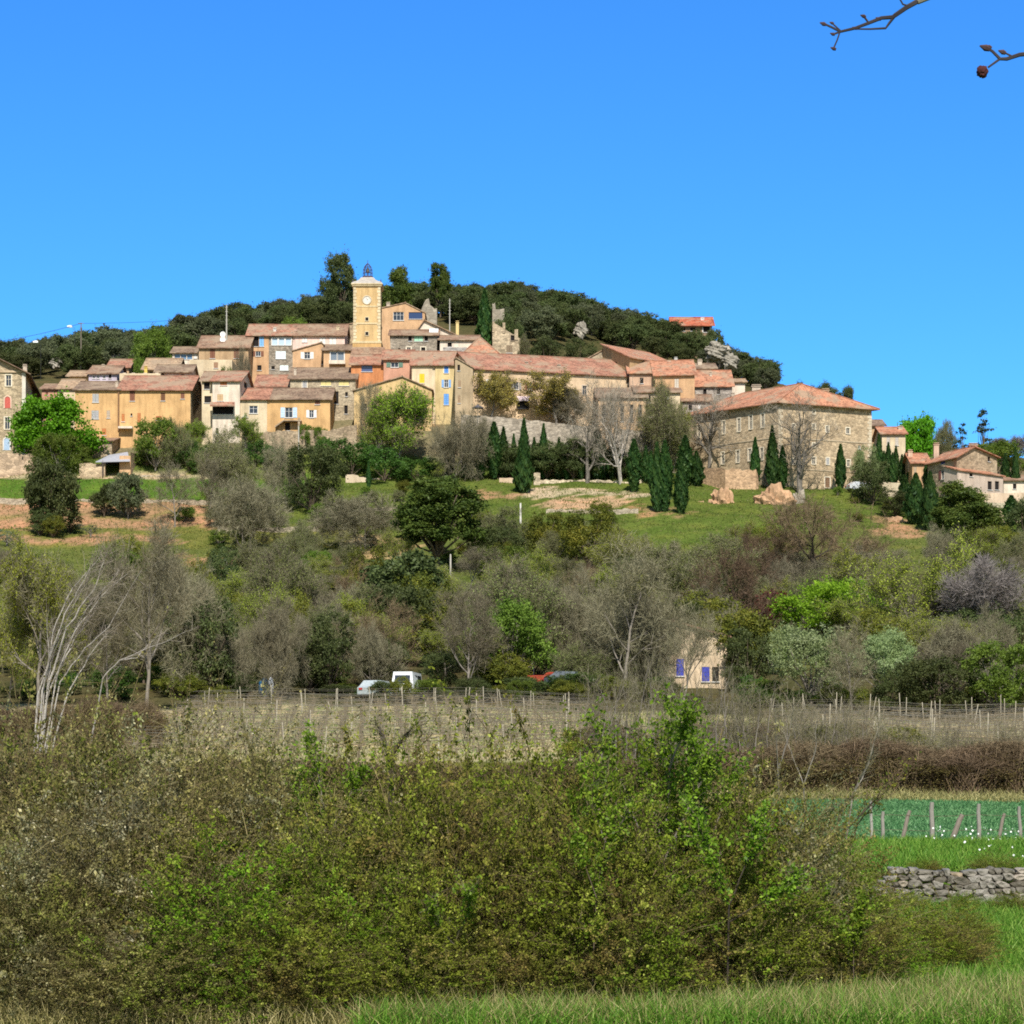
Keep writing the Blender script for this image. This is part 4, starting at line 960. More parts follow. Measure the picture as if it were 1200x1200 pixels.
for z_, r_ in ((.9, .83), (1.5, .80), (2.0, .62)):
    m.tube([(cx_ + r_ * math.cos(i * math.pi / 8), cy_ + r_ * math.sin(i * math.pi / 8), zb_ + z_) for i in range(17)], .045, 5, False)
m.tube([(cx_, cy_, zb_ + 2.6), (cx_, cy_, zb_ + 3.25)], .05, 5)
m.build('bell_cage', plain('wrought_iron', (.07, .055, .085), .6), Tt)
m = MB(); m.tube([(cx_, cy_, zb_ + 1.0), (cx_, cy_, zb_ + 1.15), (cx_, cy_, zb_ + 1.6), (cx_, cy_, zb_ + 1.85)], [.48, .38, .3, .1], 12); m.build('bell', plain('bronze', (.10, .10, .07), .5, .6), Tt)
m = MB()
for sx in (-1, 1): m.cyl((cx_ + sx * (wT / 2 + .1), YT - .1, zc0 + .3), .12, .5, 8, .05)
m.build('finial', plain('wrought_iron', (.07, .055, .085), .6), Tt)
zc_ = Zp(351.7, YT); m = MB()
def disc(m, x, z, r, y, n=28): m.poly([(x + r * math.cos(2 * math.pi * i / n), y, z + r * math.sin(2 * math.pi * i / n)) for i in range(n)])
m.tube([(cx_ + .75 * math.cos(2 * math.pi * i / 24), YT - .03, zc_ + .75 * math.sin(2 * math.pi * i / 24)) for i in range(25)], .1, 6, False)
ck = m.build('clock_face', stucco((.60, .52, .38)), Tt)
m = MB(); disc(m, cx_, zc_, .68, YT - .04); m.build('dial', plain('white_enamel', (.64, .60, .53), .5), ck)
m = MB()
for i in range(12):
    a = i * math.pi / 6; m.box((cx_ + .56 * math.cos(a), YT - .05, zc_ + .56 * math.sin(a)), (.05, .01, .05))
m.tube([(cx_, YT - .06, zc_), (cx_ + .28, YT - .06, zc_ + .22)], .022, 5); m.tube([(cx_, YT - .06, zc_), (cx_ - .06, YT - .06, zc_ + .5)], .018, 5)
m.build('clock_hands', plain('black_paint', (.02, .02, .02)), ck)
for py_ in (374, 391):
    m = MB(); z_ = Zp(py_, YT)
    for dx, dz, sx, sz in ((-.33, 0, .12, .8), (.33, 0, .12, .8), (0, .36, .54, .12), (0, -.36, .54, .12)): m.box((cx_ + dx, YT - .03, z_ + dz), (sx, .12, sz))
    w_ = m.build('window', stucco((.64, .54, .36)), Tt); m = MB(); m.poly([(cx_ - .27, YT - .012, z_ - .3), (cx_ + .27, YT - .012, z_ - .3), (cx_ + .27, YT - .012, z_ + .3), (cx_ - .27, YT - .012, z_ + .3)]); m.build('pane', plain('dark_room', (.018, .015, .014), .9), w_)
# right of the tower
h = House('studio_house', 'tan house with a dark blue slanted studio window right of the tower', 447, 498, 361.5, 9, Y=449, roof='gy', rpy=355.5, rs=.55, epr=367, wall=ORA2, rmat=TERT, over=.15, wins=[(467, 370.5, 12.5, 10, 'g'), (487, 369.8, 16, 8, 'b', (.03, .05, .12))], chim=[(455, 355, 4, 4, 455)])
House('green_shuttered_house', 'grey stone house with pale green shutters below the studio house', 457.5, 512, 393, 9, Y=432, roof='gx', rpy=388, wall=STOG, rmat=TER2,
  wins=[(480.5, 396.8, 4, 6, 'd'), (490.5, 396.8, 10, 6, 'c', (.32, .55, .38)), (499.5, 396.8, 4, 6, 'd'), (479, 410, 5, 6, 'g', None, CRM), (496, 409.5, 5, 5, 'd', None, CRM), (468, 410, 3, 4, 'd')])
House('skylight_house', 'broad house with a tan tiled roof and a white roof light', 486, 543, 392, 16, Y=437, roof='gy', rpy=376, rs=.2, epr=397, wall=PALE, rmat=TERT, wins=[(523, 402, 9, 6, 'c', WHI)], chim=[(536, 377, 3.5, 8, 441, (.62, .48, .22))])
m = MB(); a = P(503, 390, 434); m.obox(a, Vector((1.6, 0, 0)), Vector((0, 1.8, .95)), Vector((0, -.04, .12))); tag(m.build('roof_light', plain('white_paint', (.78, .78, .78), .3), origin=a), 'white framed roof light lying on the tan tiled roof', 'roof light')
House('white_gabled_house', 'white house with a long brown eave beside the skylight house', 515.5, 560, 398.5, 9, Y=431, roof='gx', rpy=394.5, wall=PALE, rmat=TER2, wins=[(527, 404, 5, 5, 'd')])
House('hip_roofed_house', 'cream house with a pointed orange tiled roof right of the white house', 545, 582, 415, 10, Y=426, roof='hip', hip=((.42, .5), (.5, .5), 3.6), wall=PALE, rmat=TERO, wins=[(556, 418, 4, 3.5, 'g')])
House('rubble_house', 'low grey rubble house under the hip roofed house', 519, 547, 407, 6, Y=427, roof='flat', wall=rubble((.36, .34, .31), scale=2.5), rmat=TER)
h = House('red_orange_house', 'red orange house with a dark blue window at the foot of the tower', 411.5, 449.5, 427, 8, Y=420, roof='gx', rpy=417, wall=REDO, rmat=TER, wins=[(430, 431.5, 13, 8, 'b', (.07, .09, .18))])
House('tower_porch', 'narrow tiled lean-to roof against the base of the clock tower', 414, 447, 416, 3, Y=426, roof='front', rpy=409, wall=REDO, rmat=TER2, cat='lean-to')
House('brown_pink_house', 'brown pink house with dark green shutters right of the red orange house', 449.6, 482.5, 421, 9, Y=419, roof='gx', rpy=411.5, wall=ROSE, rmat=TER, wins=[(462.5, 427.5, 9, 6, 'o', (.12, .20, .15))], chim=[(453, 418, 2.5, 4, 421)])
House('yellow_shuttered_house', 'cream house with one closed yellow shutter under a red roof', 482.6, 510, 427.5, 12, Y=413, roof='gx', rpy=413, wall=CREAM, rmat=TER, wins=[(494.5, 443.5, 6, 11, 'c', YELP)], chim=[(509, 418, 2.5, 5, 416)])
House('blue_windowed_house', 'tall narrow lemon house with bright blue shutters', 510.1, 533, 427.5, 12, Y=412.8, roof='gx', rpy=413.2, wall=LEM, rmat=TER, wins=[(523, 433.3, 5, 8, 'c', BLU, CRM), (523, 449.5, 5, 9, 'o', (.20, .36, .62)), (523, 468, 6, 13, 'c', (.13, .32, .68))])
h = House('gabled_barn', 'yellow ochre building with a plain wide gable behind the green tree', 415, 506, 458, 10, Y=409, roof='gy', rpy=442, rs=.62, epr=457, wall=YEL, rmat=TERT, over=.3, wins=[(428, 476, 4, 6, 'd')])
# the long terrace on its retaining wall
h = House('row_house', 'long cream terrace row with a sun awning above the retaining wall', 554.5, 735, 432, 17, Yl=404, Yr=412, roof='gx', rpy=419, wall=stucco((.62, .455, .29)), rmat=TER, base=498,
  wins=[(605, 452, 5.5, 9, 'o', (.30, .27, .24)), (621, 452.5, 5.5, 9, 'o', (.33, .15, .10)), (613, 473, 13, 12, 'd'), (685, 457.5, 5, 11, 'g', None, (.55, .45, .34)), (660, 470, 5, 9, 'c', BR), (700, 488, 4, 12, 'd'), (708, 488, 4, 12, 'd'), (572, 448, 5, 7, 'c', WHI)], chim=[(617, 425, 4, 6, 411), (655, 428, 4, 5, 412), (622, 424, 2, 4, 412)])
m = MB(); a = h.wallpt(605.5, 464.5, .02); b = h.wallpt(621, 464.5, .02); o_ = Vector((0, -1.3, -.75)); m.poly([a, b, b + o_, a + o_]); dz = Vector((0, 0, -.04)); m.poly([a + dz, a + o_ + dz, b + o_ + dz, b + dz]); m.poly([a + o_, b + o_, b + o_ + Vector((0, 0, -.22)), a + o_ + Vector((0, 0, -.22))]); h.part('awning', m, plain('awning_cloth', (.72, .58, .60)))
m = MB(); a = h.wallpt(607, 480, .05); b = h.wallpt(619.5, 480, .05)
m.obox(a, b - a, Vector((0, -.7, 0)), Vector((0, 0, .14)))
for k in range(9): c = a + (b - a) * (k / 8); m.tube([c + Vector((0, -.65, .1)), c + Vector((0, -.65, .9))], .03, 5)
m.tube([a + Vector((0, -.65, .9)), b + Vector((0, -.65, .9))], .035, 5); h.part('balcony', m, plain('dark_iron', (.04, .04, .045)))
House('gable_end_house', 'tan gable end with three small openings closing the terrace row', 533.2, 554.3, 421, 16, Yl=403, Yr=403, C=((554.5 - CX) / F * 414, 414), roof='gy', rpy=420.3, rs=.08, epr=431.5, wall=BEI, rmat=TERT, over=.2, base=484, wins=[(537.6, 431, 3, 7, 'd'), (538.5, 450, 3, 8, 'c', (.3, .2, .12)), (538, 468, 3, 9, 'c', (.3, .2, .12))])
House('turquoise_window_house', 'grey tan house with a turquoise shuttered window behind the terrace row', 668, 713, 432, 11, Y=424, roof='gy', rpy=411, rs=.85, epr=413, wall=rubble((.40, .33, .23), scale=2.2), rmat=TERT, over=.2, wins=[(699.5, 433, 6.5, 11, 'c', (.20, .62, .62)), (683.5, 432, 3, 6, 'c', (.66, .55, .40))])
House('tall_roof_house', 'tall tan house with a steep orange roof falling to the right', 706, 738, 404.5, 9, Yl=424, Yr=413, roof='plane', epr=419, zr=.4, C=((793 - CX) / F * 424, 424), wall=stucco((.46, .31, .165)), rmat=TERO, over=.5, wins=[(721, 426.5, 3.5, 4, 'd'), (735, 432, 3, 3, 'd')], side=[(766, 423.5, 3, 3, 'd')])
House('orange_front_house', 'orange house with a single grey window below the steep roof', 768, 814, 440, 13, Yl=409, Yr=408, roof='gx', rpy=424, C=((806 - CX) / F * 421, 421), wall=ORA2, rmat=TERO, wins=[(793, 449, 5, 10, 'c', (.50, .44, .36))], chim=[(784, 424, 4, 5, 415), (792, 419.5, 3.5, 6, 417, (.72, .70, .66))])
House('middle_front_house', 'pinkish house front under the steep roof behind the bare plane tree', 737.5, 768, 437, 10, Y=411, roof='gx', rpy=425.5, wall=stucco((.52, .35, .24)), rmat=TERO, wins=[(752, 446, 4, 7, 'd')])
House('lean_to_house', 'low cream building with a dark eave under the orange front house', 745, 797, 460, 7, Y=403.5, roof='front', rpy=453.5, wall=CREAM, rmat=TER2, wins=[(781, 465, 5, 5, 'c', WHI), (760, 468, 5, 8, 'd')])
House('arcade_house', 'low arcaded building behind the bare plane tree', 701, 757, 466, 8, Y=401.5, roof='front', rpy=456, wall=stucco((.56, .38, .22)), rmat=TER3, base=506, wins=[(708, 484, 4, 20, 'd'), (718, 484, 4, 20, 'd'), (729, 484, 4, 20, 'd'), (740, 484, 4, 20, 'd'), (750, 484, 4, 20, 'd')])
House('far_roof_house', 'tiled house with a stone chimney behind the orange front house', 806, 838, 432, 8, Y=424, roof='gx', rpy=427.5, wall=TAN, rmat=TER3, chim=[(820, 422, 5, 6, 427)])
House('grey_eaved_house', 'grey walled house with an orange roof above the convent', 814.5, 858, 452.5, 13, Y=414, roof='gx', rpy=435.5, wall=rubble((.34, .30, .26), scale=2.2), rmat=TERO, wins=[(826, 459, 4, 6, 'd'), (842, 459, 4, 6, 'd')], chim=[(833, 437, 3, 4, 418)])
House('white_annex', 'small white walled annex above the convent roof', 851, 873, 448, 7, Y=426, roof='gx', rpy=445.5, wall=PALE, rmat=TERT)
House('low_grey_house', 'low grey house squeezed between the lean-to and the convent', 795, 833, 470, 7, Y=407, roof='gx', rpy=464, wall=rubble((.34, .30, .26), scale=2.2), rmat=TER2, wins=[(809, 478, 4, 7, 'd'), (820, 478, 3, 7, 'c', WHI)])
# convent
YB = 392
h = House('convent', 'large beige stone convent with a hipped red roof', 795, 912, 488.5, 20, Yl=408.5, Yr=YB, roof='hip', hip=((.22, .48), (.80, .46), 3.9), C=((1021.5 - CX) / F * 399.5, 399.5), wall=rubble((.47, .365, .235), scale=2.0, dark=.62), rmat=TERO, over=.85, base=578,
  wins=[(893.8, 493, 3.6, 16, 's', WHI, CRM), (879.8, 495, 3.6, 16, 's', WHI, CRM), (865.8, 498, 3.4, 15.5, 's', WHI, CRM), (848, 501, 3.2, 15, 's', WHI, CRM), (833.7, 504, 3, 15, 's', WHI, CRM), (819, 506, 3, 14, 's', WHI, CRM), (806, 508, 3, 14, 's', WHI, CRM),
        (892.6, 532, 3.4, 14, 'g', None, CRM), (878.6, 533, 3.4, 14, 'g', None, CRM), (864.6, 535, 3.4, 14, 'g', None, CRM), (847, 537, 3.2, 14, 'g', None, CRM), (832, 537, 3, 13, 'g', None, CRM)],
  side=[(953.7, 483, 3, 4.5, 'g', None, CRM), (953.7, 500, 3, 5.5, 'g', None, CRM), (969.4, 503, 3.2, 7, 'g', None, CRM), (993.7, 505, 4, 7, 's', WHI, CRM), (953.7, 522, 3, 5, 'g', None, CRM), (1007, 524, 3, 4, 'g'), (953.7, 540, 4, 8, 's', WHI, CRM), (970, 540.6, 3.5, 8, 'c', GRY, CRM), (994.4, 543, 3.5, 8, 's', WHI, CRM), (969.6, 565.5, 5.5, 12, 'D', (.20, .12, .07), CRM), (930, 500, 3, 6, 'g', None, CRM), (930, 541, 3.5, 7, 'g', None, CRM)],
  chim=[(967, 456.5, 8, 6, 408, (.56, .40, .27)), (886, 452, 10, 4, 415), (859, 461, 4, 6, 414)])
CONV = h
m = MB()
for k in (0, 1):
    P0, P1 = h.q[k], h.q[k + 1]; dv = (P1 - P0).normalized(); n_ = Vector((dv.y, -dv.x, 0)); d3 = Vector((dv.x, dv.y, 0)); L_ = (P1 - P0).length
    for py_ in (513, 549):
        z_ = Zp(py_, YB); m.obox(Vector((P0.x, P0.y, z_)) - n_ * .05, d3 * L_, n_ * .13, Vector((0, 0, .2)))
    z_ = h.ze - .38; m.obox(Vector((P0.x, P0.y, z_)) - n_ * .05, d3 * L_, n_ * .4, Vector((0, 0, .3)))
h.part('string_course', m, stucco((.46, .37, .25), 'dressed_stone'))
m = MB()
for q_, dv in ((h.q[2], (h.q[1] - h.q[2]).normalized()), (h.q[1], (h.q[2] - h.q[1]).normalized())):
    d3 = Vector((dv.x, dv.y, 0)); n_ = Vector((-dv.y, dv.x, 0)) if q_ is h.q[2] else Vector((dv.y, -dv.x, 0)); k = 0; z_ = h.zb
    if n_.y > 0: n_ = -n_
    while z_ < h.ze - .9:
        w_ = .85 if k % 2 else .55; m.obox(Vector((q_.x, q_.y, z_)) - n_ * .02, d3 * w_, n_ * .06, Vector((0, 0, .42))); z_ += .46; k += 1
h.part('quoin', m, stucco((.58, .49, .35), 'dressed_stone'))
stone_wall('orange stone terrace wall with climbing plants along the convent', [(818, 548, 569, 397), (850, 549, 569, 391), (886, 551, 569, 389.5), (889, 560, 569, 389)], .6, rubble((.50, .335, .205), scale=2.2, dark=.75), 'terrace_wall', rag=.22)
# houses right of the convent
House('convent_annex', 'tan house with a dark eave just right of the convent', 1016, 1036, 499, 9, Y=420, roof='gx', rpy=493.5, wall=TAN, rmat=TER3, wins=[(1027, 508, 3, 6, 'c', BR)], chim=[(1033, 493, 3, 4, 424)])
House('arched_house', 'cream house with tall shaded windows among cypresses right of the convent', 1033.5, 1061, 508.5, 9, Y=408, roof='gx', rpy=502, wall=CREAM, rmat=TERO, wins=[(1041, 517, 4, 10, 'c', (.45, .40, .34)), (1051, 517, 4, 10, 'c', (.45, .40, .34)), (1041, 540, 4, 12, 'd'), (1051, 540, 4, 12, 'd')], chim=[(1055, 500, 5, 5, 411)])
House('farm_annex', 'small orange walled wing at the left of the farmhouse', 1069, 1089, 542.5, 9, Y=396, roof='gx', rpy=533, wall=ORA2, rmat=TERO, chim=[(1066.5, 528, 5, 6, 399, (.60, .42, .30))], wins=[(1072.5, 552, 3, 10, 'c', (.4, .3, .2))])
h = House('farmhouse', 'stone farmhouse with a wide gable and brown shutters right of the convent', 1121.3, 1168.5, 536, 9, Yl=386, Yr=392, roof='gy', rpy=524.5, rs=.42, epr=536.5, C=((1134 - CX) / F * 400, 400), wall=rubble((.40, .31, .21), scale=2.0, dark=.65), rmat=TERO, over=.5,
  left=[(1105.5, 556, 5, 11, 'o', (.20, .08, .07)), (1105, 541.5, 5, 5, 'c', NAVY)], wins=[(1159, 538, 3, 6, 'd')], chim=[(1097, 520, 6, 8, 398, (.52, .36, .26)), (1140, 520.5, 9, 6, 390, (.52, .36, .26))])
House('lean_to', 'tiled lean-to with white posts against the farmhouse gable', 1122, 1175.5, 551, 3.2, Yl=383, Yr=388, roof='plane', epr=558.5, zr=.9, wall=stucco((.50, .40, .32)), rmat=TERO, over=.3, wins=[(1138, 556.5, 4, 4, 'd'), (1160, 569, 5, 10, 'd'), (1168.5, 569, 5, 10, 'd')], cat='lean-to')
House('edge_house', 'low cream house with a flat tiled roof at the right edge', 1176, 1240, 563, 8, Y=396, roof='gx', rpy=558.5, wall=PALE, rmat=TER2, wins=[(1189, 570, 4, 6, 'd')])
stone_wall('pale stone garden wall below the farmhouse', [(1146, 577, 588, 381), (1180, 578, 588, 381), (1215, 577, 588, 382)], .5, stucco((.58, .45, .32)), 'garden_wall', rag=.03)
stone_wall('mossy grey terrace wall under the farmhouse garden', [(1148, 588, 600, 379), (1182, 590, 600, 379), (1215, 590, 602, 380)], .5, rubble((.40, .36, .26)), 'garden_wall', rag=.1)
stone_wall('cream garden wall beside the cypresses right of the convent', [(1034, 565, 578, 390), (1060, 566, 580, 389)], .5, stucco((.55, .45, .31)), 'garden_wall', rag=.05)
# hilltop
h = House('hilltop_house', 'red roofed house with a white porch on the hilltop crest', 789, 834, 381, 9, Y=524, roof='gx', rpy=373, wall=stucco((.30, .20, .13)), rmat=tiles((.45, .13, .07), 'red_tiles'), over=.7, wins=[(800, 386, 6, 4, 'd'), (812, 386, 6, 4, 'd'), (828, 386, 8, 7, 'd', None, WHI)], chim=[(823, 373, 4, 5, 527, (.78, .77, .75))])
h = House('ruined_house', 'roofless tan stone ruin with two boarded windows in the wood', 577, 610, 379, 7, Y=455, roof='gy', rpy=378, rs=.05, epr=397, wall=STOW, rmat=TERT, over=.01, wins=[(601, 396, 5, 6.5, 'd', None, (.34, .26, .18)), (597, 409, 7, 9, 'c', (.22, .16, .10))])
bpy.data.objects.remove(h.roof, do_unlink=True)
m = MB(); 
for (a, b, c_) in ((577, 579.5, 377), (589, 592, 378), (603, 607, 386)):
    p0 = P(a, c_, 454.9); m.box((p0.x + (b - a) / 2 / F * 455, 455.3, p0.z - 1), ((b - a) / F * 455, .9, 2.0 + .0))
h.part('broken_coping', m, STOW)
RCK = rubble((.34, .30, .235), 'limestone', scale=.9, dark=.6, var=.25); RCKW = rubble((.30, .275, .225), 'white_limestone', scale=.8, dark=.65, var=.2)
stone_wall('grey ruined tower stump rising from the trees above the ruin', [(577, 354, 390, 462), (580, 354, 390, 462), (581, 360, 390, 462), (591, 364, 390, 462)], 2.5, RCK, 'ruined_tower', rag=.5, seed=4)
stone_wall('broken grey castle wall behind the studio house', [(491, 371, 380, 462), (497, 357, 380, 462), (501, 352, 380, 462), (504, 354, 380, 462), (506, 362, 380, 462), (512, 364, 380, 462)], 2.0, RCK, 'ruined_wall', rag=.6, seed=5)
rock('white limestone crag among oaks above the turquoise window house', 681, 377, 397, 15, 486, RCKW, seed=1)
rock('large white limestone outcrop below the hilltop house', 842, 402, 424, 30, 494, RCKW, seed=2)
rock('lower white rock spilling from the outcrop above the convent', 856, 416, 433, 18, 486, RCKW, seed=3)
rock('small pale crag in the wood above the manor', 67, 418, 432, 16, 480, RCKW, seed=4)
rock('grey rock face in the wood above the lavender house', 130, 416, 428, 28, 470, RCK, seed=5)
rock('pale crag beside the ruined tower stump', 584, 384, 398, 10, 468, RCK, seed=6)
m = MB(); c = P(527, 380, 452); m.tube([(c.x, c.y, tz(c.x, c.y)), (c.x, c.y, Zp(350, 452))], [.14, .08], 6)
for k in range(5): m.box((c.x, c.y, Zp(352 + 4 * k, 452)), (.5, .05, .05))
tag(m.build('antenna_mast', plain('grey_metal', (.40, .38, .33)), origin=(c.x, c.y, tz(c.x, c.y))), 'thin grey antenna mast before the wood right of the studio house', 'antenna')
# retaining walls in the middle
stone_wall('long grey stone retaining wall below the terrace row', [(540, 486, 545, 400.5), (590, 489, 540, 400.5), (640, 494, 535, 401), (700, 501, 540, 402), (765, 506, 545, 400.4)], 1.2, rubble((.37, .32, .25), scale=1.7, dark=.55), 'retaining_wall', rag=.12)
stone_wall('rubble wall below the cream cottage and terrace house', [(283, 508, 520, 404), (330, 505, 518, 404), (386, 504, 520, 404), (418, 498, 520, 404)], .8, STO, 'retaining_wall', rag=.15, seed=3)
stone_wall('rough stone wall below the manor', [(-40, 531, 570, 394), (10, 531, 568, 394), (40, 533, 566, 394), (46, 540, 566, 394)], 1.0, rubble((.48, .36, .25), scale=1.6), 'retaining_wall', rag=.3, seed=6)
stone_wall('cream dry stone wall below the bare plane trees', [(632, 562, 573, 391), (680, 562, 573, 391), (735, 564, 573, 391), (762, 560, 573, 392)], .6, rubble((.58, .48, .34), scale=2.2), 'garden_wall', rag=.15, seed=7)
stone_wall('square stone gate pillar at the end of the cream dry stone wall', [(625.5, 554, 576, 390), (633, 554, 576, 390)], 1.0, rubble((.48, .40, .28), scale=2.2), 'gate_pillar', rag=.05, seed=8)
stone_wall('cream block of wall left of the bushy cypress', [(585, 560, 574, 390), (602, 560, 574, 390)], .8, stucco((.56, .42, .28)), 'garden_wall', rag=.05, seed=9)
stone_wall('broken cream garden wall left of the big pine', [(405, 556, 572, 391), (418, 556, 572, 391), (421, 560, 572, 391), (430, 559, 572, 391)], .8, stucco((.58, .46, .32)), 'garden_wall', rag=.2, seed=10)
stone_wall('low cream garden wall beneath the dark hedge', [(434, 561, 572, 392), (470, 560, 570, 392), (484, 564, 570, 392)], .6, stucco((.60, .46, .33)), 'garden_wall', rag=.12, seed=11)
stone_wall('low pale roadside wall right of the open shed', [(166, 557, 563, 394), (200, 557, 563, 394), (240, 558, 563, 395)], .5, rubble((.46, .40, .31)), 'garden_wall', rag=.06, seed=12)
# the made-up ground of the terrace between the retaining wall and the row
m = MB(); A_ = [(540, 487, 400.9), (590, 490, 400.9), (640, 495, 401.4), (700, 502, 402.4), (765, 507, 401.4)]
for q0, q1 in zip(A_, A_[1:]):
    a = P(*q0); b = P(*q1); m.poly([a, b, (b.x, 413, b.z + .2), (a.x, 413, a.z + .2)])
tag(m.build('terrace_ground', stucco((.42, .36, .24), 'gravel_terrace'), origin=(0, 400, 60)), kind='structure')
for (pts_, sd_, lb_) in (([(-20, 584, 589), (60, 584, 590), (110, 585, 590)], 21, 'low stone terrace wall above the orange bank at the left edge'), ([(160, 585, 590), (215, 586, 591), (262, 587, 592)], 22, 'low stone terrace wall above the orange bank right of the oaks'), ([(255, 617, 623), (330, 618, 624), (392, 616, 622)], 23, 'low stone terrace wall on the slope below the bare trees'), ([(420, 596, 602), (470, 594, 600)], 24, 'short stone terrace wall left of the big dark pine'), ([(640, 597, 602), (700, 597, 603), (748, 596, 602)], 25, 'low stone terrace wall below the earth path')):
    stone_wall(lb_, [(a_, t_, b_, ground_at(a_, b_)) for (a_, t_, b_) in pts_], .5, rubble((.44, .37, .27), scale=2.4), 'terrace_wall', rag=.12, seed=sd_)
# shed
h = House('open_shed', 'open shed with a grey metal roof and an orange side panel', 140, 153, 534, 5, Y=394.5, roof='flat', wall=ORA2, rmat=TER, base=562)
m = MB(); z1 = Zp(541, 393.6); a = P(112, 541, 393.4); b = P(152.5, 540, 393.4); c = P(149.5, 529.5, 399.5); d = P(128, 533, 399.5); m.poly([a, b, c, d]); dz = Vector((0, 0, -.12)); m.poly([a + dz, d + dz, c + dz, b + dz])
for p_, q_ in ((a, b), (b, c), (c, d), (d, a)): m.poly([p_, p_ + dz, q_ + dz, q_])
h.part('roof', m, plain('grey_sheet_metal', (.34, .34, .37), .5))
m = MB(); a = P(121, 541, 398.5); b = P(140, 560, 398.5); m.box(((a.x + b.x) / 2, 398.6, (a.z + b.z) / 2), (b.x - a.x + .6, .2, a.z - b.z + 1)); h.part('back_wall', m, plain('dark_boards', (.05, .04, .035)))
m = MB(); c = P(120.5, 550, 393.6); m.box((c.x, c.y, c.z - .4), (.2, .2, 3.6)); h.part('post', m, plain('dark_boards', (.05, .04, .035)))
m = MB(); A_, B_ = P(153, 531, 394.6), P(166, 531, 401); m.poly([(A_.x, A_.y, Zp(563, 394.6)), (B_.x, B_.y, Zp(560, 401)), (B_.x, B_.y, Zp(533, 401)), (A_.x, A_.y, Zp(530, 394.6))]); m.poly([(A_.x, A_.y + .4, Zp(563, 394.6)), (A_.x, A_.y + .4, Zp(530, 394.6)), (B_.x, B_.y + .4, Zp(533, 401)), (B_.x, B_.y + .4, Zp(560, 401))]); m.poly([(A_.x, A_.y, Zp(530, 394.6)), (B_.x, B_.y, Zp(533, 401)), (B_.x, B_.y + .4, Zp(533, 401)), (A_.x, A_.y + .4, Zp(530, 394.6))]); h.part('side_wall', m, STO)
stone_wall('sunlit cream stone wall left of the open shed', [(93, 543, 563, 394), (110, 543, 563, 394), (123, 543, 562, 394)], .8, rubble((.54, .42, .28), scale=1.8), 'shed_wall', rag=.12, seed=13)
House('stone_hut', 'small stone hut with a flat tiled roof behind the open shed', 108, 131, 517, 6, Y=401.5, roof='front', rpy=514.5, wall=STO, rmat=TER2, base=536)
# cottage in the trees
h = House('cottage', 'cream cottage with cobalt blue shutters half hidden by bare trees', 772, 852, 744, 9, Y=203, roof='gy', rpy=729, rs=.2, epr=747, wall=stucco((.64, .50, .34)), rmat=TER2, over=.35, base=808,
   wins=[(797, 782, 9, 20, 'c', (.05, .06, .34)), (827, 790, 9, 17, 'c', (.05, .06, .34)), (838.5, 790, 8, 17, 'd')])
# overhead line, lamps
m = MB(); c = P(95, 395, 470); zg = tz(c.x, c.y); m.tube([(c.x, c.y, zg - .5), (c.x, c.y, Zp(378, 470))], [.16, .1], 7); m.box((c.x, c.y, Zp(379, 470)), (1.2, .1, .1))
pole = m.build('utility_pole', plain('weathered_pole', (.16, .13, .10)), origin=(c.x, c.y, zg)); tag(pole, 'thin dark utility pole standing above the trees behind the lavender house', 'utility pole')
m = MB(); pts = []
for k in range(25):
    t = k / 24; pts.append(P(-15 + 110 * t, 402 - 23 * t + 2.2 * math.sin(math.pi * t), 470))
m.tube(pts, .045, 4); pts = [P(95 + 130 * k / 20, 379 - 5 * k / 20 + 1.2 * math.sin(math.pi * k / 20), 470 + 40 * k / 20) for k in range(21)]; m.tube(pts, .04, 4)
m.build('power_cable', plain('black_cable', (.03, .03, .035)), pole)
for (px_, py_, lb) in ((83, 383, 'white street lamp head beside the utility pole above the wood'), (43, 401, 'white street lamp head over the trees behind the manor')):
    m = MB(); c = P(px_, py_, 474); zg = tz(c.x, c.y); m.tube([(c.x + .8, c.y, zg - .4), (c.x + .8, c.y, c.z - .2), (c.x, c.y, c.z + .1)], .03, 6); e = empty('street_lamp', (c.x + .8, c.y, zg), lb, 'street lamp'); m.build('pole', plain('dark_iron', (.04, .04, .045)), e)
    m = MB(); m.box((c.x - .2, c.y, c.z + .05), (1.0, .45, .34)); m.box((c.x - .15, c.y, c.z + .25), (.6, .3, .1)); m.build('lamp_head', plain('white_paint', (.75, .78, .75)), e)
# ------------------------------------------------------------------ ground sheet
def axis(parts):
    out = []
    for a, b, st in parts: out += list(np.arange(a, b, st))
    return np.array(out + [parts[-1][1]])
gx = axis([(-6000, -1000, 1000), (-1000, -300, 100), (-300, -130, 10), (-130, 130, 1.3), (130, 300, 10), (300, 1000, 100), (1000, 6000, 1000)])
gy = axis([(-2000, -100, 380), (-100, 16, 11.6), (16, 42.2, .8), (42.2, 43.4, .4), (43.4, 125, .9), (125, 590, 1.5), (590, 900, 31), (900, 6000, 850)])
GX, GY = np.meshgrid(gx, gy); GZ = terr(GX, GY)
nx, ny = len(gx), len(gy)
V = np.stack([GX, GY, GZ], -1).reshape(-1, 3)
ii = (np.arange(ny - 1)[:, None] * nx + np.arange(nx - 1)[None, :]).ravel()
Q = np.stack([ii, ii + 1, ii + nx + 1, ii + nx], 1)
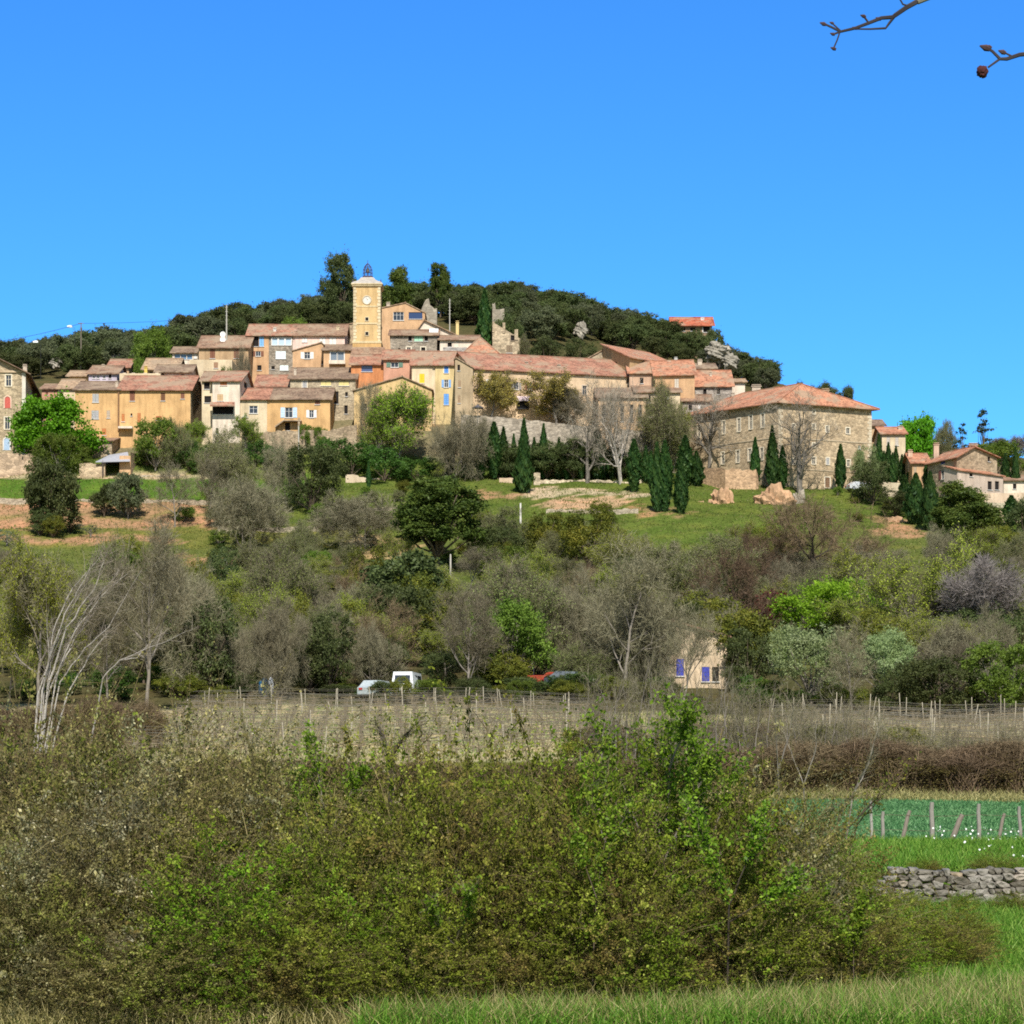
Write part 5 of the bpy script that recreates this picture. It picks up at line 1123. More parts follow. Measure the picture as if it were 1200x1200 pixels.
# what covers the ground where: picture-independent zones of grass, soil and crops, by plan position
x = V[:, 0]; y = V[:, 1]; z = V[:, 2]
px_ = CX + F * x / np.maximum(y, 20); py_ = HY - F * (z - ZC) / np.maximum(y, 20)
wob = 6 * np.sin(x * .35 + y * .21) + 4 * np.sin(x * .83 - y * .4) + 3 * np.sin(x * 1.9 + y)
GRASS = (.09, .118, .024); LUSH = (.075, .135, .020); DRY = (.17, .155, .05); EARTH = (.31, .185, .10); STRAW = (.35, .305, .165); CROP = (.07, .165, .060); WOOD = (.075, .068, .03); PATHC = (.48, .36, .24)
col = np.tile(np.array(GRASS), (len(V), 1))
def zone(mask, c, k=1.0):
    col[mask] = col[mask] * (1 - k) + np.array(c) * k
zone((y > 43.4) & (y < 60), LUSH)
zone((y >= 57) & (y < 103.5), DRY); zone((y >= 57) & (y < 102.0) & (x > .107 * y), CROP)
zone((y >= 103.5) & (y < 124), DRY)
zone((y >= 124) & (y < 186), STRAW); zone((y >= 124) & (y < 150) & (px_ < 140), DRY)
zone((y >= 186) & (y < 300), WOOD)
zone((y >= 300) & (y < 420), GRASS)
pw = py_ + wob * .4; xw = px_ + wob * 2
zone((y > 225) & (y < 345), (.105, .12, .032), .8)
zone((y > 285) & (px_ < 420) & (pw > 618) & (pw < 640), (.14, .14, .035))
zone((y > 300) & (px_ < 262) & (pw > 588) & (pw < 619), EARTH); zone((y > 300) & (px_ < 262) & (pw > 603) & (pw < 606.5), DRY, .8)
zone((y > 300) & (px_ < 215) & (pw > 628) & (pw < 636), EARTH)
zone((y > 300) & (xw < 40) & (pw > 668) & (pw < 680), EARTH)
zone((y > 250) & (xw > 225) & (xw < 290) & (pw > 652) & (pw < 668), EARTH, .9)
zone((y > 300) & (px_ < 360) & (pw > 560) & (pw < 587), LUSH)
zone((y > 300) & (px_ < 260) & (py_ > 556) & (py_ < 561), PATHC, .8)
zone((y > 300) & (xw > 590) & (xw < 745) & (pw > 574) & (pw < 581), PATHC, .9)
zone((y > 300) & (xw > 635) & (xw < 740) & (pw > 584) & (pw < 596), (.42, .27, .16), .95)
zone((y > 300) & (xw > 555) & (xw < 600) & (pw > 576) & (pw < 586), EARTH, .9)
zone((y > 300) & (xw > 745) & (xw < 800) & (pw > 596) & (pw < 612), EARTH, .8)
zone((y > 300) & (xw > 740) & (xw < 930) & (pw > 606) & (pw < 645), (.095, .128, .026))
zone((y > 300) & (xw > 1025) & (xw < 1075) & (pw > 608) & (pw < 630), EARTH, .95)
zone((y > 300) & (xw > 1140) & (pw > 596) & (pw < 612), PATHC, .9)
zone((y > 300) & (xw > 420) & (xw < 480) & (pw > 628) & (pw < 655), (.36, .25, .13), .8)
zone((y > 401), (.17, .145, .08)); zone((y > 425), (.13, .105, .06)); zone(y > 445, WOOD)
zone((y < 43.4), (.085, .155, .02))
colA = np.concatenate([col, np.ones((len(V), 1))], 1)
gm, nt, bsdf = nodes_mat('ground_cover'); L = nt.links.new
at = N(nt, 'ShaderNodeAttribute', attribute_name='Col'); ge = N(nt, 'ShaderNodeNewGeometry')
n1 = N(nt, 'ShaderNodeTexNoise', Scale=.18, Detail=6.0, Roughness=.65); L(ge.outputs['Position'], n1.inputs['Vector'])
n2 = N(nt, 'ShaderNodeTexNoise', Scale=1.7, Detail=5.0, Roughness=.7); L(ge.outputs['Position'], n2.inputs['Vector'])
n3 = N(nt, 'ShaderNodeTexNoise', Scale=9.0, Detail=3.0); L(ge.outputs['Position'], n3.inputs['Vector'])
a = mixc(nt, .9, at.outputs['Color'], ramp(nt, n1.outputs[0], [(.3, (.6, .72, .6)), (.5, (1, 1, 1)), (.7, (1.45, 1.2, 1.2))]), 'MULTIPLY')
a = mixc(nt, .9, a, ramp(nt, n2.outputs[0], [(.3, (.55, .55, .5)), (.5, (1, 1, 1)), (.72, (1.45, 1.4, 1.3))]), 'MULTIPLY')
a = mixc(nt, .6, a, ramp(nt, n3.outputs[0], [(.35, (.6, .6, .6)), (.65, (1.3, 1.3, 1.3))]), 'MULTIPLY')
L(a, bsdf.inputs['Base Color']); bsdf.inputs['Roughness'].default_value = 1.0; bsdf.inputs['Specular IOR Level'].default_value = 0.0
bp = N(nt, 'ShaderNodeBump', Strength=.9, Distance=.25); L(n2.outputs[0], bp.inputs['Height']); L(bp.outputs[0], bsdf.inputs['Normal'])
tag(place_mesh('ground', mesh_np('ground', V, Q, gm, smooth=True, col=colA)), kind='structure')
# ------------------------------------------------------------------ grass and ground cover (uncountable)
def scatter_px(n, f):
    """n random ground points inside the plan box f=(x0,x1,y0,y1)"""
    X = rng.uniform(f[0], f[1], n); Y = rng.uniform(f[2], f[3], n); return X, Y
def tufts(name, label, X, Y, h, w, mat, lean=.35):
    n = len(X); Z = terr(X, Y); p0 = np.stack([X, Y, Z - .02], 1)
    d = np.stack([rng.normal(0, lean, n), rng.normal(0, lean, n), np.ones(n)], 1); hh = (h * rng.uniform(.5, 1.4, n))[:, None]
    p1 = p0 + unit(d) * hh * .55; p2 = p1 + unit(d * np.array([1.9, 1.9, .8])) * hh * .5
    v1, q1 = twig_quads(p0, p1, w, w * .85); v2, q2 = twig_quads(p1, p2, w * .85, w * .15)
    r = rng.random(n); Vv, Qq, vr = join([(v1, q1, r), (v2, q2, r)])
    o = place_mesh(name, mesh_np(name, Vv, Qq, mat, vr)); tag(o, label, None, None, 'stuff'); return o
GL = leafmat('grass_blade', (.045, .095, .010), (.085, .185, .018), (.20, .27, .05), trans=.4, val=.0)
GD = leafmat('dry_grass_blade', (.11, .10, .035), (.21, .185, .07), (.36, .31, .15), trans=.3, val=.0)
GC = leafmat('crop_blade', (.04, .10, .036), (.068, .155, .056), (.15, .25, .11), trans=.35, val=.0)
X, Y = scatter_px(60000, (-1.5, 7, 22.6, 27.5)); k = Y < 24.2 + .55 * (X + 2) ; tufts('grass', 'fresh green grass along the bottom of the picture', X[k], Y[k], .26, .011, GL)
X, Y = scatter_px(26000, (-7, 6.5, 22.8, 26)); tufts('dry_grass', 'dry straw coloured grass at the foot of the thicket', X, Y, .26, .008, GD)
X, Y = scatter_px(9000, (-1.5, 7, 22.6, 26)); tufts('dry_grass', 'thin dry seed heads among the bottom grass', X, Y, .34, .007, GD)
X, Y = scatter_px(70000, (2, 12, 26, 42)); tufts('grass', 'green grass slope below the dry stone wall', X, Y, .22, .016, GL)
X, Y = scatter_px(60000, (2, 15, 43.5, 56)); tufts('grass', 'thick green grass on top of the dry stone wall', X, Y, .24, .022, GL)
X, Y = scatter_px(80000, (4, 28, 57, 102)); k = X > .108 * Y; X, Y = X[k], Y[k]; tufts('crop', 'low blue green crop in the fenced field', X, Y, .16, .035, GC, lean=.6)
X, Y = scatter_px(9000, (8, 30, 99, 104)); tufts('dry_grass', 'dry brown weeds along the far edge of the green field', X, Y, .45, .03, GD, lean=.5)
X, Y = scatter_px(26000, (-24, 45, 126, 186)); tufts('dry_grass', 'pale straw and weeds between the vine rows', X, Y, .16, .05, GD, lean=.8)
X, Y = scatter_px(60000, (-105, 105, 300, 402)); tufts('grass', 'meadow grass on the terraces below the village', X, Y, .35, .10, leafmat('meadow_blade', (.045, .065, .012), (.085, .11, .022), (.17, .16, .055), trans=.35, val=0.), lean=.7)
X, Y = scatter_px(16000, (-24, 30, 128, 186)); tufts('weeds', 'low green weeds between the vine rows', X, Y, .14, .06, GL, lean=.8)
# white flowers
n = 110; X, Y = scatter_px(n, (10.8, 24, 56, 66)); Z = terr(X, Y); C = np.stack([X, Y, Z + .14 + .08 * rng.random(n)], 1)
C2 = np.stack([rng.uniform(9.3, 10.6, 60), rng.uniform(45, 55, 60), np.zeros(60)], 1); C2[:, 2] = terr(C2[:, 0], C2[:, 1]) + rng.uniform(.2, .62, 60)
lv, lq = leaf_quads(np.concatenate([C, C2]), np.tile([0, -.7, .7], (n + 60, 1)), np.concatenate([np.full(n, .034), np.full(60, .05)]), 1.0)
tag(place_mesh('wildflowers', mesh_np('wildflowers', lv, lq, plain('white_petals', (.75, .75, .70)))), 'white wildflowers dotted along the field edge', None, None, 'stuff')
# ------------------------------------------------------------------ trees one by one: kind, foot, top, width
ART = 0
def T(kind, px, base, top, w, label, name=None, cat='tree', group=None, **kw):
    return plant(kind, px, base, top, w, name or cat.replace(' ', '_'), label, cat, group, **kw)
# belt in front of the slope
T('budding', 45, 832, 628, 115, 'tall yellow green budding tree at the left edge', 'budding_tree')
T('budding', 10, 830, 690, 70, 'short budding tree cut by the left edge of the picture', 'budding_tree')
T('bare', 172, 836, 612, 115, 'tall grey bare tree with a pale straight trunk behind the dead leaning tree', 'bare_tree', variant=0)
T('bare', 128, 829, 680, 95, 'grey bare tree between the dead leaning tree and the tall bare tree', 'bare_tree', variant=1)
T('bare_round', 210, 815, 655, 110, 'dense bare grey tree right of the tall pale trunk', 'bare_tree')
T('evergreen', 238, 816, 700, 85, 'dark evergreen bush between the bare trees left of the vineyard', 'evergreen_bush', 'bush')
T('green', 268, 812, 772, 32, 'small bright green bush at the back of the vineyard', 'green_bush', 'bush')
T('bare_round', 322, 816, 698, 92, 'round grey bare tree above the blue and white bundle', 'bare_tree')
T('evergreen', 385, 814, 715, 75, 'dark evergreen tree left of the white van', 'evergreen_tree')
T('evergreen', 362, 812, 752, 48, 'small dark evergreen right of the round bare tree', 'evergreen_bush', 'bush')
T('budding_grey', 335, 762, 640, 105, 'olive green budding tree on the slope left of the yellow bush', 'budding_tree')
T('holly', 400, 722, 668, 62, 'yellowish green bush under the budding olive green tree', 'holly_bush', 'bush')
T('holly', 432, 715, 640, 60, 'olive yellow bush left of the rounded oak', 'holly_bush', 'bush')
T('oak', 470, 752, 648, 118, 'rounded dense oak below the big dark pine', 'oak_tree')
T('bare_brown', 445, 800, 695, 98, 'brownish bare tree over the white van', 'bare_tree')
T('budding_grey', 405, 770, 690, 70, 'grey green tree between the yellowish bush and the brownish bare tree', 'budding_tree')
T('bare', 552, 822, 688, 80, 'slim grey bare tree right of the white van', 'bare_tree', variant=2)
T('evergreen', 520, 812, 762, 48, 'low dark bush just right of the white van', 'evergreen_bush', 'bush')
T('holly', 592, 816, 764, 72, 'olive green bush left of the red tractor', 'holly_bush', 'bush')
T('budding_grey', 622, 800, 655, 118, 'dark grey green tree behind the red tractor', 'budding_tree')
T('bare_round', 590, 770, 690, 80, 'bare grey tree left of the dark grey green tree', 'bare_tree')
T('bare', 730, 818, 632, 150, 'largest bare tree with several pale upright limbs left of the cottage', 'bare_tree', variant=1)
T('bare_round', 690, 800, 665, 105, 'dense bare tree just left of the largest bare tree', 'bare_tree')
T('bare_round', 765, 812, 690, 85, 'bare tree whose twigs hide the left end of the cottage', 'bare_tree')
T('ivybush', 668, 818, 788, 76, 'glossy deep green bush in front of the dark car', 'ivy_bush', 'bush')
T('shrubyellow', 655, 785, 716, 30, 'narrow yellow green sapling above the dark car', 'yellow_green_bush', 'bush')
T('budding_grey', 800, 738, 640, 130, 'wide budding tree on the slope above the cottage', 'budding_tree')
T('budding', 735, 700, 612, 110, 'yellow green budding tree above the largest bare tree', 'budding_tree')
T('bare_brown', 868, 762, 640, 120, 'brownish bare tree left of the maroon tree', 'bare_tree')
T('budding_grey', 835, 700, 628, 110, 'grey green budding tree on the slope right of the yellow green one', 'budding_tree')
T('maroon', 905, 752, 690, 64, 'small dark maroon leaved tree right of the cottage', 'maroon_tree')
T('lime', 980, 770, 678, 128, 'bright spring green tree right of the maroon tree', 'green_tree')
T('green', 900, 790, 738, 66, 'mid green bush beneath the maroon tree', 'green_bush', 'bush')
T('budding', 1060, 792, 622, 160, 'largest budding yellow green tree on the right', 'budding_tree', variant=0)
T('budding', 1010, 740, 640, 100, 'budding tree left of the largest budding tree', 'budding_tree', variant=1)
T('pale', 950, 828, 732, 112, 'pale green leafing tree in front of the bright green tree', 'pale_tree')
T('pale', 1035, 822, 735, 80, 'pale grey green tree right of the slim grey stems', 'pale_tree')
T('evergreen', 875, 812, 735, 62, 'dark olive bush hiding the right end of the cottage', 'evergreen_bush', 'bush')
T('bare', 1000, 840, 725, 78, 'slim grey stems of a bare tree before the pale green tree', 'bare_tree')
T('lilac', 1160, 792, 655, 105, 'mauve grey bare tree near the right edge', 'bare_tree')
T('lilac', 1110, 790, 690, 85, 'mauve grey bare tree left of the one near the right edge', 'bare_tree')
T('green', 1172, 838, 752, 92, 'mid green tree at the right end of the vineyard', 'green_tree')
T('evergreen', 1100, 842, 768, 95, 'dark green bush behind the right hand vine posts', 'evergreen_bush', 'bush')
T('evergreen', 1045, 838, 785, 60, 'dark green bush under the pale grey green tree', 'evergreen_bush', 'bush')
T('pale', 1115, 800, 725, 80, 'pale grey green tree above the dark green bush', 'pale_tree')
T('bare_brown', 955, 700, 578, 165, 'wide brown bare tree with a few pale dead leaves below the convent', 'bare_tree')
T('bare_brown', 890, 700, 622, 110, 'brown bare tree left of the wide brown one below the convent', 'bare_tree')
T('bare_brown', 1010, 690, 628, 90, 'brown bare tree right of the wide brown one below the convent', 'bare_tree')
T('pine', 512, 668, 558, 98, 'big dark pine in the middle of the slope', 'pine_tree', variant=0)
T('holly', 690, 668, 598, 82, 'dark yellow green holly on the slope right of the white post', 'holly_tree')
T('holly', 637, 662, 600, 58, 'dark green holly just right of the white post', 'holly_tree')
T('budding_grey', 582, 655, 596, 85, 'grey green budding bush right of the big dark pine', 'budding_bush', 'bush')
T('green', 590, 690, 640, 70, 'dark green bush below the grey green budding bush', 'green_bush', 'bush')
T('bare_round', 428, 645, 578, 108, 'round grey bare tree left of the big dark pine', 'bare_tree')
T('bare_round', 285, 652, 560, 90, 'bare grey tree on the slope above the olive green budding tree', 'bare_tree')
T('bare', 205, 618, 540, 55, 'thin bare tree on the orange bank', 'bare_tree')
T('oak', 58, 628, 538, 66, 'olive brown oak on the orange bank below the manor', 'oak_tree')
T('evergreen', 48, 628, 596, 38, 'dark bush at the left foot of the olive brown oak', 'evergreen_bush', 'bush')
T('evergreen', 82, 625, 598, 34, 'dark bush at the right foot of the olive brown oak', 'evergreen_bush', 'bush')
T('holly', 62, 630, 604, 30, 'yellowish bush under the olive brown oak', 'holly_bush', 'bush')
T('oak', 122, 606, 566, 34, 'small dark oak left of the grey green oak on the orange bank', 'oak_tree')
T('oak_grey', 150, 609, 554, 42, 'grey green oak on the orange bank right of the small dark oak', 'oak_tree')
for (a, b, c, d, t) in ((8, 640, 621, 28, 'olive tree at the left edge of the lower terrace'), (106, 630, 614, 23, 'small olive tree below the small dark oak'), (266, 670, 648, 30, 'olive tree on the bare patch below the bare grey tree'), (45, 628, 614, 18, 'small olive tree beside the olive brown oak')):
    T('olive', a, b, c, d, t, 'olive_tree', group='olive trees on the terraces')
T('evergreen', 365, 602, 520, 72, 'dark green spreading tree below the rubble wall', 'evergreen_tree')
T('bare_round', 337, 592, 512, 58, 'mauve grey bare tree below the rubble wall', 'bare_tree')
T('budding_grey', 270, 595, 503, 70, 'grey green budding tree right of the orange bank', 'budding_tree')
T('bare', 245, 600, 530, 55, 'bare tree left of the grey green budding tree', 'bare_tree')
T('green', 182, 553, 490, 54, 'bright green bushy tree in front of the long orange house', 'green_tree')
T('budding_grey', 207, 550, 490, 42, 'silvery budding tree beside the bright green bushy tree', 'budding_tree')
T('evergreen', 172, 548, 528, 30, 'dark bush at the foot of the bright green bushy tree', 'evergreen_bush', 'bush')
T('green', 68, 566, 508, 56, 'mid green tree in front of the big bright maple', 'green_tree')
T('green', 95, 558, 520, 34, 'green bush at the left end of the sunlit shed wall', 'green_bush', 'bush')
T('bright', 65, 545, 466, 98, 'big bright green maple beside the manor', 'maple_tree')
T('willow', 465, 548, 452, 82, 'fresh green leafing tree in front of the ochre gabled building', 'leafing_tree')
T('willow', 440, 550, 470, 45, 'thin leafing tree left of the fresh green one', 'leafing_tree')
T('bare', 425, 530, 445, 30, 'thin bare tree by the corner of the ochre gabled building', 'bare_tree')
T('bare_round', 532, 565, 478, 80, 'round grey bare tree below the tan gable end', 'bare_tree')
T('bare_round', 565, 545, 492, 45, 'bare scrub beside the round grey bare tree', 'bare_tree')
for (a, b, c, d, t) in ((412, 560, 515, 62, 'dark hedge tree below the barn house'), (450, 564, 522, 60, 'dark hedge tree under the fresh green leafing tree'), (490, 566, 535, 55, 'dark hedge tree left of the round grey bare tree')):
    T('ivybush', a, b, c, d, t, 'hedge_tree', group='dark trees of the garden hedge')
for (a, b, c, d, t) in ((640, 562, 516, 60, 'dark laurel between the bushy cypress and the plane trees'), (672, 562, 514, 56, 'dark laurel behind the pale trunk of the bare plane'), (602, 562, 520, 44, 'dark laurel left of the bushy cypress'), (757, 562, 528, 50, 'dark shaded bush right of the bare plane trees'), (730, 560, 535, 50, 'dark bush behind the limbs of the bare plane')):
    T('evergreen', a, b, c, d, t, 'laurel', 'bush')
# cypresses
for (a, b, c, d, t, kk) in (
 (527, 560, 512, 12, 'slim bright cypress in front of the round grey bare tree', 0), (563, 562, 510, 15, 'pale slim cypress at the left of the row under the retaining wall', 0), (579, 562, 494, 17, 'tall cypress at the left of the row under the retaining wall', 0), (590, 562, 500, 16, 'cypress beside the tall left one under the retaining wall', 0),
 (614, 566, 490, 14, 'tall thin cypress above the bushy cypress', 0), (613, 578, 516, 22, 'bushy wide cypress by the stone gate pillar', 1), (637, 562, 496, 13, 'thin cypress right of the bushy wide cypress', 0), (700, 562, 503, 30, 'broad dark conifer between the two bare plane trees', 1),
 (743, 577, 514, 17, 'cypress right of the bare plane trees', 0), (770, 601, 518, 16, 'left of two tall cypresses on the lower terrace', 0), (779, 600, 516, 19, 'right of two tall cypresses on the lower terrace', 0), (798, 603, 535, 17, 'dark cypress before the left corner of the convent', 0),
 (803, 570, 510, 20, 'tall cypress against the left end of the convent', 0), (816, 570, 528, 18, 'short broad cypress against the convent wall', 1), (885, 572, 512, 12, 'thin cypress before the convent near the terrace wall', 0), (905, 573, 498, 16, 'tallest cypress at the convent corner', 0), (917, 573, 522, 12, 'short cypress just right of the convent corner', 0),
 (985, 575, 520, 13, 'lone cypress before the right front of the convent', 0), (432, 574, 540, 6, 'tiny slim cypress at the broken cream garden wall', 0), (1030, 566, 508, 12, 'tall cypress right of the convent', 0), (1041, 566, 518, 11, 'cypress before the arched house', 0), (1050, 566, 522, 8, 'thin dark cypress before the arched house', 0),
 (1063, 566, 528, 15, 'cypress between the arched house and the farm annex', 0), (1085, 575, 540, 7, 'very thin cypress at the corner of the farmhouse', 0), (1073, 615, 554, 26, 'broad cypress below the farm annex', 1), (1090, 622, 552, 22, 'tall cypress below the farmhouse corner', 1), (1153, 582, 543, 7, 'thin cypress before the lean-to', 0), (1166, 580, 550, 6, 'thinnest cypress by the lean-to posts', 0),
 (1178, 580, 531, 13, 'dark cypress right of the lean-to', 0), (1190, 580, 523, 9, 'tall slim cypress near the right edge', 0), (1185, 616, 580, 20, 'cypress below the garden wall at the right edge', 0), (568, 418, 338, 20, 'tall dark cypress standing left of the ruin', 0), (1060, 600, 556, 18, 'cypress left of the broad one below the farm annex', 0)):
    T('cypress_wide' if kk else 'cypress', a, b, c, d, t, 'cypress', group='cypresses of the village gardens')
for (a, b, c, d) in ((546, 562, 516, 11), (552, 562, 522, 9), (655, 562, 512, 11), (664, 562, 518, 12), (681, 562, 515, 10), (716, 562, 520, 11), (757, 566, 522, 12), (763, 568, 528, 10), (602, 562, 508, 10), (626, 562, 512, 11)):
    T('cypress', a, b, c, d, 'slim dark cypress in the crowded row below the retaining wall', 'cypress', group='slim cypresses in the row below the retaining wall')
for (a, b, c, d) in ((1024, 568, 520, 10), (1036, 568, 528, 9), (1046, 569, 530, 9), (1057, 569, 532, 9), (1068, 572, 536, 10)):
    T('cypress', a, b, c, d, 'slim cypress in the crowded garden between the convent and the farmhouse', 'cypress', group='slim cypresses between convent and farmhouse')
# garden and village trees
T('plane', 728, 566, 440, 112, 'large bare plane tree with pale spreading limbs', 'plane_tree', variant=0)
T('plane_single', 688, 566, 468, 66, 'slim bare plane tree left of the large one', 'plane_tree', variant=0)
T('budding_grey', 772, 560, 448, 66, 'grey budding tree between the large plane tree and the convent', 'budding_tree')
T('budding', 790, 556, 475, 40, 'yellowish budding tree at the left corner of the convent', 'budding_tree')
T('plane_single', 832, 552, 458, 80, 'bare tree before the left front of the convent', 'plane_tree', variant=1)
T('plane_single', 938, 578, 462, 92, 'thick trunked bare tree before the right front of the convent', 'plane_tree', variant=0)
T('yellowing', 576, 489, 432, 52, 'small pruned bare tree with a yellow green top before the terrace row', 'budding_tree', Y=402.6, zpy=489)
T('yellowing', 652, 500, 434, 60, 'yellow leafing tree before the terrace row', 'leafing_tree', Y=402.6, zpy=496)
T('bare_round', 672, 512, 455, 58, 'bare tree right of the yellow leafing tree', 'bare_tree', Y=402.6, zpy=499)
T('bare_round', 282, 436, 405, 26, 'small bare tree on the terrace below the brown shuttered house', 'bare_tree', Y=427)
T('green', 265, 437, 430, 18, 'low green bush above the white house roof', 'green_bush', 'bush', Y=424)
T('willow', 287, 512, 485, 36, 'thin garden tree before the cream cottage', 'leafing_tree', Y=402)
T('willow', 226, 515, 492, 34, 'pale garden tree before the narrow cream house', 'leafing_tree', Y=402)
T('green', 358, 508, 497, 20, 'small green garden bush by the porch of the blue shuttered house', 'green_bush', 'bush', Y=404.5)
T('green', 375, 509, 500, 22, 'low garden bush right of the porch of the blue shuttered house', 'green_bush', 'bush', Y=404.5)
T('green', 310, 520, 508, 22, 'bright garden bush below the parasol', 'green_bush', 'bush')
T('evergreen', 1022, 592, 538, 52, 'dark garden tree at the right foot of the convent', 'evergreen_tree')
T('pale', 1012, 575, 522, 34, 'pale young tree before the right corner of the convent', 'pale_tree')
T('pine', 1130, 660, 566, 78, 'olive green pine below the farmhouse', 'pine_tree', variant=1)
T('holly', 1165, 660, 610, 60, 'dark bush right of the olive green pine', 'holly_bush', 'bush')
T('evergreen', 1200, 650, 585, 50, 'dark bush cut by the right edge below the farmhouse', 'evergreen_bush', 'bush')
T('evergreen', 1050, 605, 575, 50, 'dark garden bush below the arched house', 'evergreen_bush', 'bush')
T('bright', 1074, 532, 487, 42, 'bright green round tree behind the farm annex', 'green_tree', Y=420)
T('budding_grey', 1107, 535, 492, 36, 'grey budding tree behind the farmhouse roof', 'budding_tree', Y=425)
T('spruce', 1127, 535, 496, 24, 'dark conifer behind the farmhouse roof', 'conifer', Y=420)
T('spruce', 1152, 540, 480, 30, 'tall layered cedar on the skyline behind the farmhouse', 'conifer', Y=440)
T('green', 1165, 552, 518, 70, 'yellow green bush behind the farmhouse gable', 'green_bush', 'bush', Y=415)
T('lilac', 1192, 545, 508, 44, 'mauve bare tree on the skyline at the right edge', 'bare_tree', Y=450)
T('lilac', 1172, 545, 514, 30, 'mauve bare tree behind the tall layered cedar', 'bare_tree', Y=455)
T('umbrella_pine', 937, 490, 447, 16, 'leftmost small pine top over the convent roof', 'pine_tree', Y=450)
T('umbrella_pine', 962, 494, 449, 34, 'middle pine tops over the convent roof', 'pine_tree', Y=452)
T('umbrella_pine', 990, 498, 453, 26, 'rightmost pine top over the convent roof', 'pine_tree', Y=452)
T('umbrella_pine', 400, 368, 299, 46, 'umbrella pine standing alone on the skyline left of the tower', 'pine_tree', Y=506, variant=0)
T('pine', 465, 372, 313, 36, 'dark pine on the skyline right of the tower', 'pine_tree', Y=490)
T('pine', 516, 370, 309, 27, 'pointed pine on the skyline behind the ruined wall', 'pine_tree', Y=520)
T('green', 345, 392, 371, 40, 'brighter green tree behind the long house roof', 'green_tree', Y=455)
T('green', 178, 425, 384, 52, 'bright green tree in the wood above the tan house', 'green_tree', Y=452)
T('green', 161, 432, 419, 14, 'little yellow green tree behind the loggia house', 'green_tree', Y=432)
T('budding_grey', 617, 420, 392, 16, 'ivy clad tree beside the ruin', 'budding_tree', Y=452)
T('evergreen', 640, 432, 395, 46, 'dark tree behind the terrace row right of the ruin', 'evergreen_tree', Y=440)
T('evergreen', 680, 430, 396, 44, 'grey green tree behind the turquoise window house', 'evergreen_tree', Y=446)
T('holly', 470, 818, 792, 34, 'olive bush hiding the lower half of the white van', 'holly_bush', 'bush', Y=187.5)
T('evergreen', 446, 818, 797, 34, 'dark bush in front of the pale grey car', 'evergreen_bush', 'bush', Y=187.5)
T('bare', 800, 826, 712, 62, 'slim bare tree whose twigs cross the cottage front', 'bare_tree', Y=191)
for (a, w_) in ((600, 52), (656, 50), (628, 46), (686, 44), (712, 50), (585, 40)): T('evergreen', a, 561, 524, w_, 'dark shrub of the deep green bank under the retaining wall', 'dark_shrub', 'bush', 'dark shrubs of the bank under the retaining wall')
# fill the slope with low scrub
rs_ = random.Random(5)
FILL = [('budding_grey', 'grey green scrub on the slope below the village', 'scrub'), ('holly', 'olive green bush in the belt of trees behind the vineyard', 'bush'), ('bare_round', 'bare grey scrub in the belt of trees behind the vineyard', 'scrub'), ('evergreen', 'dark evergreen bush in the belt of trees behind the vineyard', 'bush'), ('budding', 'budding yellow green scrub on the slope below the village', 'scrub')]
for i in range(150):
    px = rs_.uniform(-10, 1215); y = rs_.uniform(196, 300)
    if 768 < px < 860 and y < 215 or 878 < px < 936 and y < 248 or 930 < px < 1030 and y < 230: continue
    k, lb, ct = FILL[rs_.choices(range(5), (3.4, 2.4, 2.4, 1.4, 3.0))[0]]
    h_ = rs_.uniform(3.5, 7.0) if y < 255 else rs_.uniform(2.4, 4.8)
    put(k, (px - CX) / F * y, y, h_, h_ * rs_.uniform(.9, 1.3), ct, lb, ct, lb.replace('bush', 'bushes').replace('scrub', 'scrub plants'))
for i in range(95):
    px = rs_.uniform(-10, 1215) if i % 2 else rs_.uniform(230, 600); y = rs_.uniform(302, 386)
    if 735 < px < 935 or px < 215 and (y > 345 or rs_.random() < .5) or 590 < px < 745 and y > 355: continue
    k, lb, ct = (('budding_grey', 'low grey green scrub on the upper slope', 'scrub'), ('holly', 'low olive bush on the upper slope', 'bush'), ('green', 'low green bush on the upper slope', 'bush'))[rs_.randrange(3)]
    h_ = rs_.uniform(1.0, 3.2); put(k, (px - CX) / F * y, y, h_, h_ * rs_.uniform(1.0, 1.6), ct, lb, ct, lb.replace('bush', 'bushes').replace('scrub', 'scrub plants'))
SLOPE = [('bare_round', 'bare grey brown tree in the crowded trees on the slope below the village', 'tree'), ('budding_grey', 'grey green budding tree in the crowded trees on the slope below the village', 'tree'), ('budding', 'yellow green budding tree in the crowded trees on the slope below the village', 'tree'), ('bare_brown', 'brown bare tree in the crowded trees on the slope below the village', 'tree'), ('bare', 'tall thin bare tree in the crowded trees on the slope below the village', 'tree'), ('green', 'fresh green tree in the crowded trees on the slope below the village', 'tree'), ('lime', 'lime green leafing tree in the crowded trees on the slope below the village', 'tree'), ('holly', 'olive evergreen in the crowded trees on the slope below the village', 'tree'), ('evergreen', 'dark evergreen tree in the crowded trees on the slope below the village', 'tree')]
got = []
